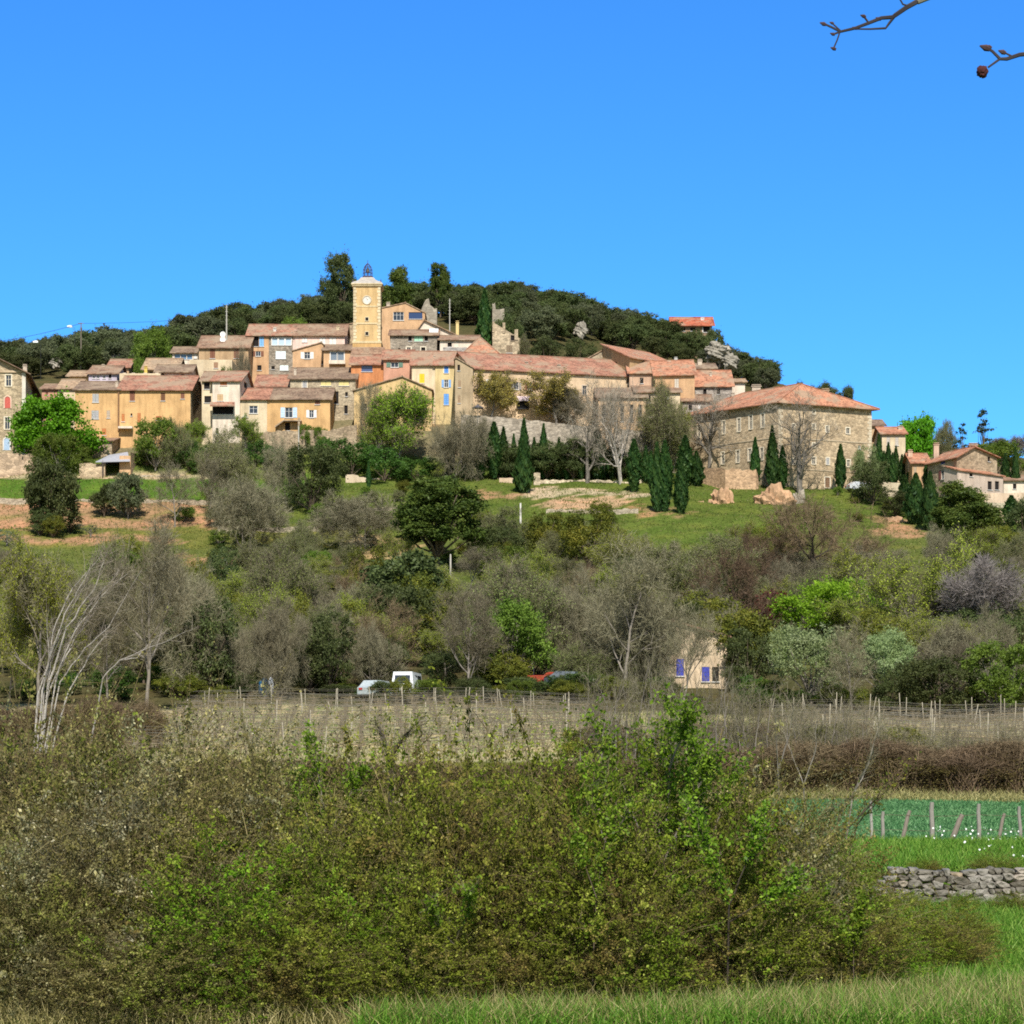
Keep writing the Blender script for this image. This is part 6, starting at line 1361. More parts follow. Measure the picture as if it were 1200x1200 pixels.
for i in range(900):
    px = rs_.uniform(-10, 1215); y = rs_.uniform(200, 322); x = (px - CX) / F * y
    if 765 < px < 862 and y < 218 or 878 < px < 936 and y < 250 or 930 < px < 1030 and y < 232: continue
    if 195 < px < 300 and y > 285 or 370 < px < 470 and y > 300 or 480 < px < 545 and 265 < y < 320 or px < 300 and y > 300: continue
    if any((x - a) ** 2 + (y - b) ** 2 < 36 for a, b in got): continue
    got.append((x, y)); w_ = (2.2, 2.6, 2.8, 1.2, 1.4, .8, 0, 1.4, .8) if px > 500 else (2.4, 2.4, 1.8, .8, 1.0, 1.2, 0, 2.0, 1.6); k, lb, ct = SLOPE[rs_.choices(range(9), w_)[0]]; h_ = rs_.uniform(5.0, 7.8) if y < 275 else rs_.uniform(3.6, 5.8)
    put(k, x, y, h_, h_ * rs_.uniform(.75, 1.1), 'slope_tree', lb, ct, lb.replace(' tree in', ' trees in'))
    if len(got) >= 135: break
# low dark understory along the back of the vineyard
for i in range(62):
    px = rs_.uniform(-10, 1215); y = rs_.uniform(189, 198)
    if 455 < px < 500 or 775 < px < 850 or 300 < px < 325 or 430 < px < 452: continue
    lb = 'low dark undergrowth bush along the back edge of the vineyard'
    put(rs_.choice(('evergreen', 'holly', 'ivybush', 'evergreen', 'green')), (px - CX) / F * y, y, rs_.uniform(1.0, 2.2), rs_.uniform(2.2, 4), 'undergrowth_bush', lb, 'bush', 'undergrowth bushes behind the vineyard')
T('oak', 590, 408, 367, 26, 'oak growing between the ruin and the ruined tower stump', 'holm_oak', Y=459)
T('oak', 606, 410, 378, 22, 'small oak at the right end of the ruin', 'holm_oak', Y=460)
for (a, b, c, d) in ((222, 552, 514, 34), (240, 556, 520, 36), (256, 560, 526, 30), (300, 548, 515, 30), (320, 552, 520, 34), (385, 556, 512, 36)): T('ivybush', a, b, c, d, 'dark green garden shrub on the bank below the white and cream houses', 'garden_shrub', 'bush', 'dark garden shrubs below the white and cream houses')
# the hilltop wood
for (px, y, t, w) in ((786, 514, 383, 26), (798, 510, 388, 30), (812, 513, 387, 28), (826, 510, 392, 26), (838, 514, 386, 24), (776, 518, 376, 26)):
    x = (px - CX) / F * y; put('oak', x, y, max(3.5, Zp(t, y) - tz(x, y)), w / F * y, 'holm_oak', 'dark green holm oak pressed against the front of the hilltop house', 'tree', 'oaks in front of the hilltop house')
bx = [-100, 0, 60, 100, 150, 200, 235, 300, 380, 415, 450, 500, 560, 575, 620, 660, 700, 780, 850, 880, 915, 1000]
bb = [448, 446, 444, 444, 440, 428, 418, 402, 396, 388, 374, 376, 384, 380, 408, 412, 404, 424, 440, 452, 470, 500]
SEC = [(0, 130, 'left end of the hilltop wood above the manor'), (130, 260, 'hilltop wood above the lavender and tan houses'), (260, 415, 'hilltop wood between the antenna mast and the clock tower'), (415, 575, 'hilltop wood between the clock tower and the ruin'), (575, 720, 'hilltop wood right of the ruin'), (720, 850, 'hilltop wood left of the white limestone outcrop'), (850, 1000, 'hilltop wood right of the white limestone outcrop')]
cnt = 0; pts = []
for _ in range(6000):
    px = rs_.uniform(-40, 935); y = rs_.uniform(446, 566); x = (px - CX) / F * y; z = tz(x, y); py = HY - F * (z - ZC) / y
    if py > np.interp(px, bx, bb) or px > 903: continue
    dmin = 5.2 + 1.2 * rs_.random()
    if any((x - a) ** 2 + (y - b) ** 2 < dmin ** 2 for a, b in pts): continue
    if 783 < px < 840 and 508 < y < 536: continue
    if (570 < px < 615 and y < 478) or (486 < px < 516 and y < 472) or (445 < px < 500 and y < 462) or (818 < px < 876 and 455 < y < 500) or (670 < px < 692 and 465 < y < 492) or (40 < px < 62 and 450 < y < 480): continue
    pts.append((x, y)); cnt += 1
    sec = next((s for s in SEC if s[0] <= px < s[1]), SEC[0])[2]
    g = rs_.random() < .4; low = 780 < px < 842 and 470 < y < 510
    h_ = rs_.uniform(4.4, 7.2) * (1.0 if px < 700 else .85) * (.6 if low else 1)
    put('oak_grey' if g else 'oak', x, y, h_, h_ * rs_.uniform(1.0, 1.35), 'holm_oak', ('grey green' if g else 'dark green') + ' holm oak in the ' + sec, 'tree', ('grey' if g else 'dark') + ' oaks of the ' + sec)
    if cnt >= 290: break
# ------------------------------------------------------------------ vineyard
POST = plain('weathered_post', (.40, .355, .27), .95)
def post_mesh(h, r):
    m = MB(); m.tube([(0, 0, -.4), (0, 0, h * .6), (.02, .01, h)], [r, r * .95, r * .8], 6); o = m.build('vine_post', POST, origin=(0, 0, 0)); me = o.data; bpy.data.objects.remove(o, do_unlink=True); return me
PM = post_mesh(1.5, .036)
def vine_arrays(seed):
    rg = np.random.default_rng(seed); S = [(np.array([0, 0, -.1]), np.array([.04, 0, .3]), .05, .045), (np.array([.04, 0, .3]), np.array([-.02, .03, .62]), .045, .05)]
    for k in range(4):
        a = rg.uniform(-1, 1); e = np.array([a * .5, rg.normal(0, .06), .78 + .3 * rg.random()]); S.append((np.array([-.02, .03, .6]), e, .013, .006))
        S.append((e, e + np.array([rg.normal(0, .2), rg.normal(0, .08), .28 * rg.random()]), .010, .006))
    for s in (-1, 1): S.append((np.array([0, 0, .6]), np.array([s * .5, 0, .66]), .028, .02))
    return segs_mesh(S, 4)
VB = barkmat('vine_bark', (.19, .155, .10))
VMs = []
for s in range(4):
    vv, qq = vine_arrays(s); VMs.append((vv, qq, mesh_np('vine', vv, qq, VB)))
VI = rs_; nvine = 0; rest = []; npost = 0
rows = np.arange(126.5, 184.5, 2.75)
WIRE = plain('trellis_wire', (.28, .26, .22), .6)
for ri, y in enumerate(rows):
    secs = [(-20.5 - (y - 126) * .06, 7.0 + (y - 126) * .0), (15.5 + (y - 126) * .07, 40)]
    for si, (x0, x1) in enumerate(secs):
        wm = MB(); x = x0
        k = 0
        while x < x1:
            if CX + F * x / y > 1225: break
            jx = VI.uniform(-.12, .12)
            zz = tz(x + jx, y)
            if ((k + ri * 5) % 13 == 0 or (ri >= len(rows) - 2 and k % 2 == 0)) and npost < 290:
                o = bpy.data.objects.new('vine_post', PM); o.location = (x + jx + .5, y + VI.uniform(-.1, .1), tz(x + jx + .5, y)); o.rotation_euler = (VI.gauss(0, .05), VI.gauss(0, .09), VI.uniform(0, 6)); s_ = VI.uniform(.85, 1.15) * (1.25 if si else 1); o.scale = (1, 1, s_); link(o)
                tag(o, 'grey wooden vine post in the %s vineyard' % ('right hand' if si else 'middle'), 'post', 'grey vine posts of the %s vineyard' % ('right hand' if si else 'middle')); npost += 1
            if nvine < 290 and ((si == 0 and 133 < y < 165 and x > -8) or (si == 1 and y > 150 and y < 170)):
                o = bpy.data.objects.new('grape_vine', VMs[VI.randrange(4)][2]); o.location = (x + jx, y, zz); o.rotation_euler = (0, 0, VI.choice((0, math.pi)) + VI.uniform(-.2, .2)); o.scale = (1, 1, VI.uniform(.85, 1.2)); link(o)
                tag(o, 'leafless grape vine in a trained row of the %s vineyard' % ('right hand' if si else 'middle'), 'vine', 'leafless vines of the %s vineyard' % ('right hand' if si else 'middle')); nvine += 1
            else:
                rest.append((VI.randrange(4), x + jx, y, zz, VI.choice((1, -1)), VI.uniform(.85, 1.2)))
            x += 1.25; k += 1
        for hz in (.65, 1.05, 1.4):
            ptsw = [(xx, y, tz(xx, y) + hz) for xx in np.linspace(x0, min(x, x1), 7)]; wm.tube(ptsw, .010, 3, False)
        o = wm.build('trellis_wire', WIRE, origin=(x0, y, tz(x0, y))); tag(o, 'thin trellis wires stretched along one vine row of the %s vineyard' % ('right hand' if si else 'middle'), 'wire', 'trellis wires of the %s vineyard' % ('right hand' if si else 'middle'))
A_ = []; 
for (k, x, y, z, s, h) in rest: A_.append((VMs[k][0] * np.array([s, 1, h]) + np.array([x, y, z]), VMs[k][1]))
vv, qq, _ = join(A_); tag(place_mesh('grape_vines', mesh_np('grape_vines', vv, qq, VB)), 'more leafless grape vines filling the farther and hidden rows', None, None, 'stuff')
# ------------------------------------------------------------------ leaning dead tree
def stem_tree(name, label, Y, stems, bark, twig, r0, ntw=6, tl=.5, cat='tree', tw=.012, leafm=None, nleaf=0, leaf=.05):
    """stems: polylines of (px, py); real thickness, spread in depth"""
    rr = np.random.default_rng(len(stems) * 7 + int(Y)); S = []; C = []; D = []
    bx_, by_ = stems[0][0]; x0 = (bx_ - CX) / F * Y; root = empty(name, (x0, Y, tz(x0, Y)), label, cat)
    o0 = np.array([x0, Y, tz(x0, Y)])
    TB = MB()
    for k, st in enumerate(stems):
        dy = rr.normal(0, .5); n = len(st); pts = []
        for i, q in enumerate(st):
            y = Y + dy * i / max(1, n - 1); p = P(q[0], q[1], y); pts.append(np.array(p) - o0)
        if st[0][1] >= stems[0][0][1] - 3: pts[0][2] = min(pts[0][2], -.4)
        fine = []
        for i in range(n - 1):
            for t in np.linspace(0, 1, 5)[:-1]: fine.append(pts[i] * (1 - t) + pts[i + 1] * t + rr.normal(0, .02 * (i + t > 0) * Y / 100, 3))
        fine.append(pts[-1]); m = len(fine) - 1; rb = r0 * (1 if k == 0 else rr.uniform(.5, .9))
        TB.tube([Vector(f + o0) for f in fine], [rb * (1 - .85 * i / m) for i in range(m + 1)], 6)
        for i in range(m):
            if i > m * .25:
                d = fine[i + 1] - fine[i]; d = d / np.linalg.norm(d)
                for _ in range(ntw): C.append(fine[i] + (fine[i + 1] - fine[i]) * rr.random()); D.append(d + rr.normal(0, .45, 3))
    TB.build('trunk', bark, root)
    C = np.array(C); D = unit(np.array(D)); E = C + D * (tl * rr.uniform(.4, 1.6, (len(C), 1))); v, q = twig_quads(C, E, tw, rg=rr)
    E2 = np.repeat(C * .4 + E * .6, 2, 0); F2 = E2 + unit(np.repeat(D, 2, 0) + rr.normal(0, .6, E2.shape)) * tl * .5; v2, q2 = twig_quads(E2, F2, tw * .6, rg=rr)
    v, q, r = join([(v, q, rr.random(len(q))), (v2, q2, rr.random(len(q2)))]); place_mesh('twigs', mesh_np('twigs', v, q, twig, r), root)
    if leafm:
        i = rr.integers(0, len(C), nleaf); LC = C[i] + (E[i] - C[i]) * rr.random((nleaf, 1)) + rr.normal(0, leaf * .7, (nleaf, 3)); v, q = leaf_quads(LC, rr.normal(size=LC.shape) + np.array([0, -.2, .5]), leaf * rr.uniform(.6, 1.4, nleaf), .62, rr)
        place_mesh('leaves', mesh_np('leaves', v, q, leafm, rr.random(nleaf)), root)
    return root
stem_tree('dead_tree', 'silvery dead tree of many stems leaning right behind the thicket', 112, [
  [(42, 862), (58, 800), (78, 735), (110, 690), (126, 645)], [(42, 862), (52, 800), (70, 745), (92, 700), (105, 672)], [(44, 862), (66, 790), (88, 740), (118, 700), (150, 672)],
  [(44, 862), (58, 780), (62, 740), (84, 690), (118, 652)], [(46, 862), (70, 800), (100, 760), (126, 735), (166, 668)], [(40, 862), (50, 810), (58, 770), (55, 725)], [(48, 862), (80, 810), (104, 770), (128, 740)], [(38, 862), (44, 815), (60, 765), (76, 720), (98, 680), (112, 655)],
  [(46, 862), (62, 810), (72, 770), (100, 715), (122, 690), (140, 668)], [(42, 862), (55, 815), (78, 768), (90, 745), (112, 715)]], BK['silver'], LM['twigp'], .07, ntw=6, tl=.9, tw=.016)
stem_tree('fallen_branch', 'long pale fallen branch rising to the right of the dead tree', 113, [[(98, 826), (120, 795), (140, 774), (178, 758), (226, 738)], [(140, 774), (160, 770), (185, 745)]], BK['silver'], LM['twigp'], .045, ntw=4, tl=.7, cat='branch', tw=.014)
# grey saplings in front of the vineyard on the right
for (px, base, top, w, lb, yy) in ((705, 905, 775, 60, 'bare grey saplings just left of the bright green shrub', 112), (740, 905, 760, 60, 'bare grey saplings behind the bright green shrub', 113), (780, 905, 752, 66, 'tall bare grey saplings before the cottage', 114), (822, 905, 770, 66, 'bare grey saplings right of the bright green shrub', 112), (862, 905, 780, 66, 'bare grey saplings left of the right hand vineyard', 113), (900, 905, 790, 66, 'bare grey saplings before the pale green tree', 112), (942, 905, 800, 60, 'bare grey saplings at the left end of the right hand vineyard', 114), (990, 910, 812, 60, 'bare grey saplings before the right hand vineyard', 113)):
    T('thicket', px, base, top, w, lb, 'bare_saplings', 'saplings', Y=yy)
    sr = random.Random(px); sts = []
    for q in range(6):
        x0 = px + sr.uniform(-w * .5, w * .5); x1 = x0 + sr.gauss(0, 9); t_ = top + sr.uniform(0, 50); sts.append([(x0, base), (x0 + sr.gauss(0, 3), base - (base - t_) * .4), (x0 + (x1 - x0) * .5 + sr.gauss(0, 5), base - (base - t_) * .72), (x1, t_)])
    stem_tree('bare_saplings', lb.replace('bare grey', 'thin pale'), yy - 3, sts, BK['grey'], LM['twig'], .033, ntw=3, tl=.75, cat='saplings', tw=.014)
stem_tree('leaning_sapling', 'thin pale sapling forking in front of the brown hedge', 50, [[(944, 985), (942, 920), (955, 880), (958, 838)], [(942, 920), (930, 890), (915, 850)]], BK['grey'], LM['twig'], .022, ntw=5, tl=.35, cat='sapling', tw=.008)
stem_tree('leaning_sapling', 'pale sapling leaning right before the brown hedge', 52, [[(985, 985), (1000, 930), (1018, 895), (1030, 850)], [(1000, 930), (1012, 905), (1024, 880)]], BK['grey'], LM['twig'], .022, ntw=5, tl=.35, cat='sapling', tw=.008)
stem_tree('leaning_sapling', 'thin straight sapling left of the forking one', 48, [[(918, 985), (912, 900), (908, 830)], [(912, 900), (925, 860), (930, 830)]], BK['grey'], LM['twig'], .02, ntw=6, tl=.35, cat='sapling', tw=.008)
stem_tree('leaning_branches', 'dark bare branches leaning right over the end of the thicket', 36, [[(960, 1005), (990, 975), (1022, 940), (1045, 912)], [(975, 990), (985, 955), (1000, 930)], [(960, 1005), (1005, 965), (1040, 925), (1062, 900)], [(970, 1000), (972, 960), (978, 930)]], BK['dark'], LM['twigb'], .02, ntw=7, tl=.28, cat='branch', tw=.007, leafm=LM['holly'], nleaf=500, leaf=.05)
# ------------------------------------------------------------------ brown hedge before the right hand vineyard
tangle('hedge_brown', 301, 5, 3.0, LM['twigb'], leafmat('hedge_leaf', (.045, .036, .012), (.095, .075, .024), (.15, .125, .045), trans=.2), .085, 15000, ntw=3400, tww=.022)
tangle('hedge_brown', 302, 5, 3.0, LM['twigb'], leafmat('hedge_leaf', (.045, .036, .012), (.095, .075, .024), (.15, .125, .045), trans=.2), .085, 15000, ntw=3400, tww=.022)
for i in range(14):
    px = 862 + i * 27 + rs_.uniform(-6, 6); T('hedge_brown', px, 938, 872 + rs_.uniform(-6, 8) + (6 if i < 3 else 0), 118, 'reddish brown bramble bush of the hedge between field and vineyard', 'bramble_bush', 'bush', 'bramble bushes of the brown hedge', Y=105 + rs_.uniform(-1, 1))
for i in range(13):
    px = 520 + i * 27 + rs_.uniform(-6, 6); T('hedge_brown', px, 945, 902 - i * 1.2 + rs_.uniform(-5, 6), 110, 'brown scrub on the bank below the middle vineyard', 'bramble_bush', 'bush', 'scrub on the vineyard bank', Y=108 + rs_.uniform(-1, 1))
for i in range(16):
    px = -10 + i * 34 + rs_.uniform(-6, 6); T('hedge_brown', px, 940, 893 - 12 * (i < 5) + rs_.uniform(-4, 5), 120, 'brown scrub on the bank at the left of the vineyard', 'bramble_bush', 'bush', 'scrub on the left bank', Y=108 + rs_.uniform(-1, 1))
for i in range(6):
    px = 0 + i * 32 + rs_.uniform(-6, 6); T('hedge_brown', px, 860, 822 + rs_.uniform(-4, 8), 60, 'olive brown scrub at the foot of the dead leaning tree', 'bramble_bush', 'bush', 'scrub round the dead tree', Y=135 + rs_.uniform(-3, 6))
# ------------------------------------------------------------------ fence posts and dry stone wall
for k, (px, top, base, w, ln, lb) in enumerate(((1021, 938, 988, 5, 0, 'pale square fence post at the left end of the field fence'), (1034, 951, 980, 6, .02, 'short stubby fence post beside the pale one'), (1055, 948, 990, 7, .28, 'fence post leaning right near the left end of the field fence'), (1092, 940, 989, 8, 0, 'thick upright fence post in the middle of the field fence'), (1112, 951, 992, 9, .42, 'split fence post leaning far to the right'), (1147, 942, 988, 7, 0, 'upright fence post right of the leaning split post'), (1168, 952, 988, 6, .25, 'thin leaning brace post near the right edge'), (1196, 945, 988, 6, -.04, 'fence post at the right edge'))):
    y = 56.2; x = (px - CX) / F * y; z = tz(x, y); h = Zp(top, y) - z; m = MB(); r = w / F * y / 2 * .72; rr = random.Random(k)
    m.tube([(0, 0, -.3), (.01, 0, h * .4), (-.008, .01, h * .8), (.004, 0, h)], [r * 1.02, r, r * .95, r * .85], 8)
    o = m.build('fence_post', plain('grey_fence_wood', ((.20, .165, .13) if ln > .1 else (.25, .225, .19)) if k else (.30, .28, .24), .95), origin=(0, 0, 0)); o.location = (x, y, z); o.rotation_euler = (0, ln, rr.uniform(0, .2)); tag(o, lb, 'fence post', 'posts of the field fence')
m = MB()
for hz in (.35, .7): m.tube([(xx, 56.2, tz(xx, 56.2) + hz + .02 * math.sin(xx * 3)) for xx in np.linspace(8.4, 14, 12)], .006, 4, False)
tag(m.build('fence_wire', plain('rusty_wire', (.12, .08, .06)), origin=(11, 56.2, tz(11, 56.2))), 'two thin rusty wires strung along the field fence posts', 'fence wire')
import bmesh
bm = bmesh.new(); rr = random.Random(3); lay = bm.faces.layers.int.new('k'); x = 6.4; YW = 42.1
vals = []
for row in range(6):
    x = 6.2 + .1 * row; zz = .01 + row * .115
    while x < 10.6:
        w = rr.uniform(.09, .30); hgt = rr.uniform(.09, .155); ret = bmesh.ops.create_icosphere(bm, subdivisions=2, radius=1)
        vs = ret['verts']; kx = [rr.uniform(0, 6) for _ in range(3)]; rot = rr.uniform(-.25, .25); big = 1.5 if rr.random() < .08 else 1
        for v in vs:
            u = v.co.copy(); u = Vector([max(-.72, min(.72, c)) / .72 for c in u]); f = 1 + .12 * math.sin(u.x * 3 + kx[0]) * math.sin(u.z * 3 + kx[1]) + .07 * math.sin(u.y * 6 + kx[2])
            p = Vector((u.x * w / 2 * f * big, u.y * .17 * f, u.z * hgt / 2 * f * big)); p = Matrix.Rotation(rot, 3, 'Y') @ p; v.co = p + Vector((x + w / 2, YW + .22 + .05 * row + rr.uniform(-.01, .01), zz + hgt / 2 + .03 * math.sin(x * 3)))
        c = rr.random()
        for f in set(f for v in vs for f in v.link_faces): f[lay] = int(c * 1000)
        x += w * rr.uniform(.92, 1.08)
me = bpy.data.meshes.new('dry_stone_wall'); val = [f[lay] / 1000 for f in bm.faces]; bm.to_mesh(me); bm.free()
a_ = me.attributes.new('var', 'FLOAT', 'FACE'); a_.data.foreach_set('value', val)
sm, nt, b_ = nodes_mat('dry_stone'); at = N(nt, 'ShaderNodeAttribute', attribute_name='var'); c_ = ramp(nt, at.outputs['Fac'], [(0, (.10, .085, .06)), (.4, (.19, .17, .135)), (.8, (.27, .245, .205)), (.93, (.27, .19, .10)), (1, (.34, .31, .27))])
tc = N(nt, 'ShaderNodeTexCoord'); no = N(nt, 'ShaderNodeTexNoise', Scale=9.0, Detail=6.0, Roughness=.7); nt.links.new(tc.outputs['Object'], no.inputs['Vector'])
nt.links.new(mixc(nt, .9, c_, ramp(nt, no.outputs[0], [(.3, (.5, .5, .48)), (.6, (1.1, 1.1, 1.1))]), 'MULTIPLY'), b_.inputs['Base Color']); bp = N(nt, 'ShaderNodeBump', Strength=.8, Distance=.04); nt.links.new(no.outputs[0], bp.inputs['Height']); nt.links.new(bp.outputs[0], b_.inputs['Normal'])
me.materials.append(sm); tag(place_mesh('dry_stone_wall', me), 'tumbled grey dry stone wall holding the grass bank on the right', 'wall', None, 'thing')
# ------------------------------------------------------------------ the front thicket
MA = thicketmat('thicket_leaf', [((.060,.053,.016),(.150,.130,.045),(.31,.27,.13)), ((.042,.054,.008),(.10,.125,.016),(.21,.23,.05)), ((.060,.058,.034),(.165,.155,.095),(.36,.33,.24))])
MC = thicketmat('bramble_leaf', [((.045,.056,.008),(.112,.130,.016),(.25,.26,.06)), ((.030,.058,.006),(.080,.155,.010),(.17,.26,.03)), ((.055,.045,.014),(.13,.098,.03),(.24,.18,.07))])
for s in range(4):
    spraybush('frontA', 320 + s, 2.6, 2.6, LM['twigh'], MA, .036, 1900, 34, bare_share=.36)
    spraybush('frontC', 340 + s, 2.6, 2.6, LM['twigh'], MC, .042, 1700, 36)
FR = [('frontC', 945, 1160, 965, 200, 27.6, 'olive bramble hiding the left end of the green field'),   # kind, px, base, top, width(px at its distance), distance, label
 ('frontA', 20, 1180, 852, 330, 25.6, 'olive brown thorn bush at the left edge'), ('frontA', 190, 1185, 868, 330, 26, 'tall olive brown thorn bush left of the silvery one'), ('frontA', 130, 1195, 935, 290, 24.4, 'silvery grey green bush in front on the left'), ('frontA', 330, 1185, 884, 300, 26, 'olive brown thorn bush below the left part of the vineyard'),
 ('frontC', 250, 1200, 985, 280, 24, 'mossy green bush low in front on the left'), ('frontA', 30, 1205, 985, 260, 23.8, 'grey green bush in the lower left corner'), ('frontC', 395, 1195, 960, 240, 24.6, 'russet brown tangle right of the mossy bush'), ('frontC', 450, 1185, 886, 290, 26, 'mossy green bush below the middle of the vineyard'),
 ('frontC', 515, 1190, 930, 250, 24.8, 'russet brown bramble low in the middle'), ('frontC', 585, 1185, 886, 280, 26.4, 'mossy bush with bare tips in the middle of the thicket'), ('frontC', 660, 1180, 900, 260, 25.2, 'moss green bramble left of the bright green shrub'), ('frontC', 720, 1182, 985, 250, 24.6, 'russet bramble below the bright green shrub'),
 ('frontC', 800, 1175, 900, 280, 26, 'moss green bramble right of the bright green shrub'), ('frontA', 890, 1165, 918, 250, 26.4, 'olive bramble left of the leaning dark branches'), ('frontC', 860, 1165, 1010, 250, 25.4, 'moss green bramble low right of the middle'), ('frontC', 960, 1150, 1020, 220, 27, 'russet bramble below the leaning dark branches'),
 ('frontC', 1040, 1140, 1062, 190, 28.5, 'low moss green bramble before the dry stone wall'), ('frontC', 1095, 1140, 1080, 150, 28, 'low russet bramble at the right end of the thicket'), ('frontC', 985, 1165, 1060, 200, 26, 'low moss green bramble over the grass'), ('frontA', 95, 1185, 856, 280, 27.5, 'olive thorn bush behind the silvery grey green bush'), ('frontA', 265, 1190, 880, 260, 27.6, 'grey green thorn bush behind the mossy bush'),
 ('frontC', 330, 1205, 1060, 220, 23.6, 'low mossy scrub at the bottom left of the middle'), ('frontA', 160, 1208, 1075, 240, 23.4, 'low silvery scrub at the bottom left'), ('frontC', 480, 1200, 1070, 210, 24, 'low green scrub at the bottom in the middle'), ('frontC', 610, 1190, 1060, 210, 24.4, 'low russet scrub at the bottom in the middle'), ('frontC', 740, 1178, 1075, 190, 24.6, 'low green scrub at the bottom right of the middle'),
 ('frontC', 1110, 1125, 1060, 130, 31, 'small green bramble at the foot of the dry stone wall')]
for (k, px, base, top, w, y, lb) in FR:
    T(k, px, base, top, w, lb, 'thorn_bush', 'bush', 'bushes of the front thicket', Y=y)
for (px, base, top, w, lb) in ((1062, 1082, 1044, 70, 'bramble spray over the left end of the dry stone wall'), (1128, 1078, 1048, 46, 'green weed clump at the foot of the dry stone wall'), (1185, 1080, 1046, 60, 'weed clump at the right edge before the dry stone wall')): T('frontC', px, base, top, w, lb, 'weed_clump', 'weeds', Y=40.5)
for (px, base, top, w, lb) in ((1085, 1030, 1012, 50, 'dark weed tuft on top of the dry stone wall'), (1165, 1032, 1000, 70, 'flowering weed clump on top of the dry stone wall')): T('frontC', px, base, top, w, lb, 'weed_clump', 'weeds', Y=43.2)
for i in range(16):
    px = 845 + i * 23 + rs_.uniform(-8, 8); T('thicket', px, 905, 838 + rs_.uniform(-8, 14) + (8 if i > 9 else 0), 60, 'pale bare scrub between the brown hedge and the right hand vineyard', 'bare_scrub', 'scrub', 'bare scrub before the right hand vineyard', Y=116 + rs_.uniform(-2, 2))
for i in range(13):
    px = 700 + i * 29 + rs_.uniform(-8, 8); T('hedge_brown' if i % 3 else 'holly', px, 905, 852 + rs_.uniform(-8, 12), 92, 'olive brown scrub at the near edge of the vineyard behind the bare saplings', 'vineyard_scrub', 'scrub', 'scrub between the two vineyards', Y=120 + rs_.uniform(-2, 2))
# fresh green shoots
stem_tree('green_shrub', 'bright fresh green shrub standing above the thicket', 25.4, [[(775, 1150), (778, 1000), (785, 900), (788, 830)], [(776, 1050), (800, 950), (818, 870)], [(776, 1050), (745, 960), (722, 900), (705, 850)], [(778, 1000), (760, 920), (752, 868)], [(778, 1010), (815, 930), (835, 890)], [(745, 960), (725, 940), (700, 905)], [(785, 900), (800, 860), (806, 838)]], BK['grey'], LM['twig'], .018, ntw=9, tl=.26, cat='shrub', tw=.006, leafm=LM['hE'], nleaf=5200, leaf=.048)
stem_tree('green_shrub', 'bright green shoots rising left of the old stump', 25.6, [[(378, 1120), (385, 980), (372, 900), (360, 865)], [(385, 980), (410, 930), (420, 905)], [(385, 1000), (402, 960), (418, 940)], [(380, 1050), (360, 960), (350, 900)]], BK['grey'], LM['twig'], .014, ntw=8, tl=.2, cat='shrub', tw=.006, leafm=LM['hE'], nleaf=1900, leaf=.045)
stem_tree('green_shrub', 'patch of fresh green leaves low in the middle of the thicket', 23.9, [[(530, 1170), (535, 1100), (520, 1060), (535, 1030)], [(535, 1100), (548, 1070), (552, 1040)], [(535, 1110), (510, 1080), (505, 1060)]], BK['grey'], LM['twig'], .012, ntw=8, tl=.16, cat='shrub', tw=.006, leafm=LM['hE'], nleaf=900, leaf=.042)
stem_tree('green_shrub', 'fresh green sprays over the right part of the thicket', 24.6, [[(850, 1160), (855, 1060), (830, 1000), (815, 950)], [(855, 1060), (880, 1000), (890, 960)], [(855, 1080), (905, 1050), (935, 1030)], [(850, 1120), (820, 1080), (800, 1040)]], BK['dark'], LM['twig'], .014, ntw=9, tl=.22, cat='shrub', tw=.006, leafm=LM['hE'], nleaf=2600, leaf=.045)
stem_tree('green_shrub', 'tall fresh green sprays at the right side of the bright green shrub', 25.8, [[(830, 1120), (825, 1000), (820, 920), (812, 870)], [(825, 1000), (850, 940), (862, 905)], [(828, 1060), (800, 1000), (790, 960)]], BK['grey'], LM['twig'], .014, ntw=9, tl=.24, cat='shrub', tw=.006, leafm=LM['hE'], nleaf=2300, leaf=.045)
stem_tree('green_shrub', 'fresh green shoots low on the left of the bright green shrub', 24.6, [[(690, 1150), (700, 1060), (715, 1000), (735, 950)], [(700, 1060), (680, 1020), (672, 990)], [(715, 1000), (700, 960), (694, 930)]], BK['grey'], LM['twig'], .012, ntw=8, tl=.2, cat='shrub', tw=.006, leafm=LM['hE'], nleaf=1300, leaf=.042)
rq = random.Random(77)
for q in range(13):
    px = rq.uniform(300, 1010); by = 1150; tp = rq.uniform(935, 1080) if px < 950 else rq.uniform(1010, 1080); dx = rq.uniform(-26, 26)
    stem_tree('bramble_spray', 'fresh green bramble spray arching out of the front thicket', rq.uniform(23.6, 25.6), [[(px, by), (px + dx * .3, (by + tp) / 2), (px + dx, tp)], [(px + dx * .3, (by + tp) / 2), (px - dx * .8, tp + 28)]], BK['brown'], LM['twigh'], .008, ntw=8, tl=.2, cat='bramble', tw=.005, leafm=LM['hE'] if q % 3 else LM['hC'], nleaf=1000, leaf=.042)['group'] = 'fresh bramble sprays of the front thicket'
stem_tree('old_stump', 'short dark dead stump with thin twigs above the thicket', 29.5, [[(460, 1000), (459, 930), (456, 890), (448, 862), (440, 845)], [(456, 890), (470, 868), (482, 855)], [(459, 920), (463, 880)]], BK['dark'], LM['twig'], .055, ntw=6, tl=.3, cat='stump', tw=.007, leafm=LM['holly'], nleaf=350, leaf=.035)
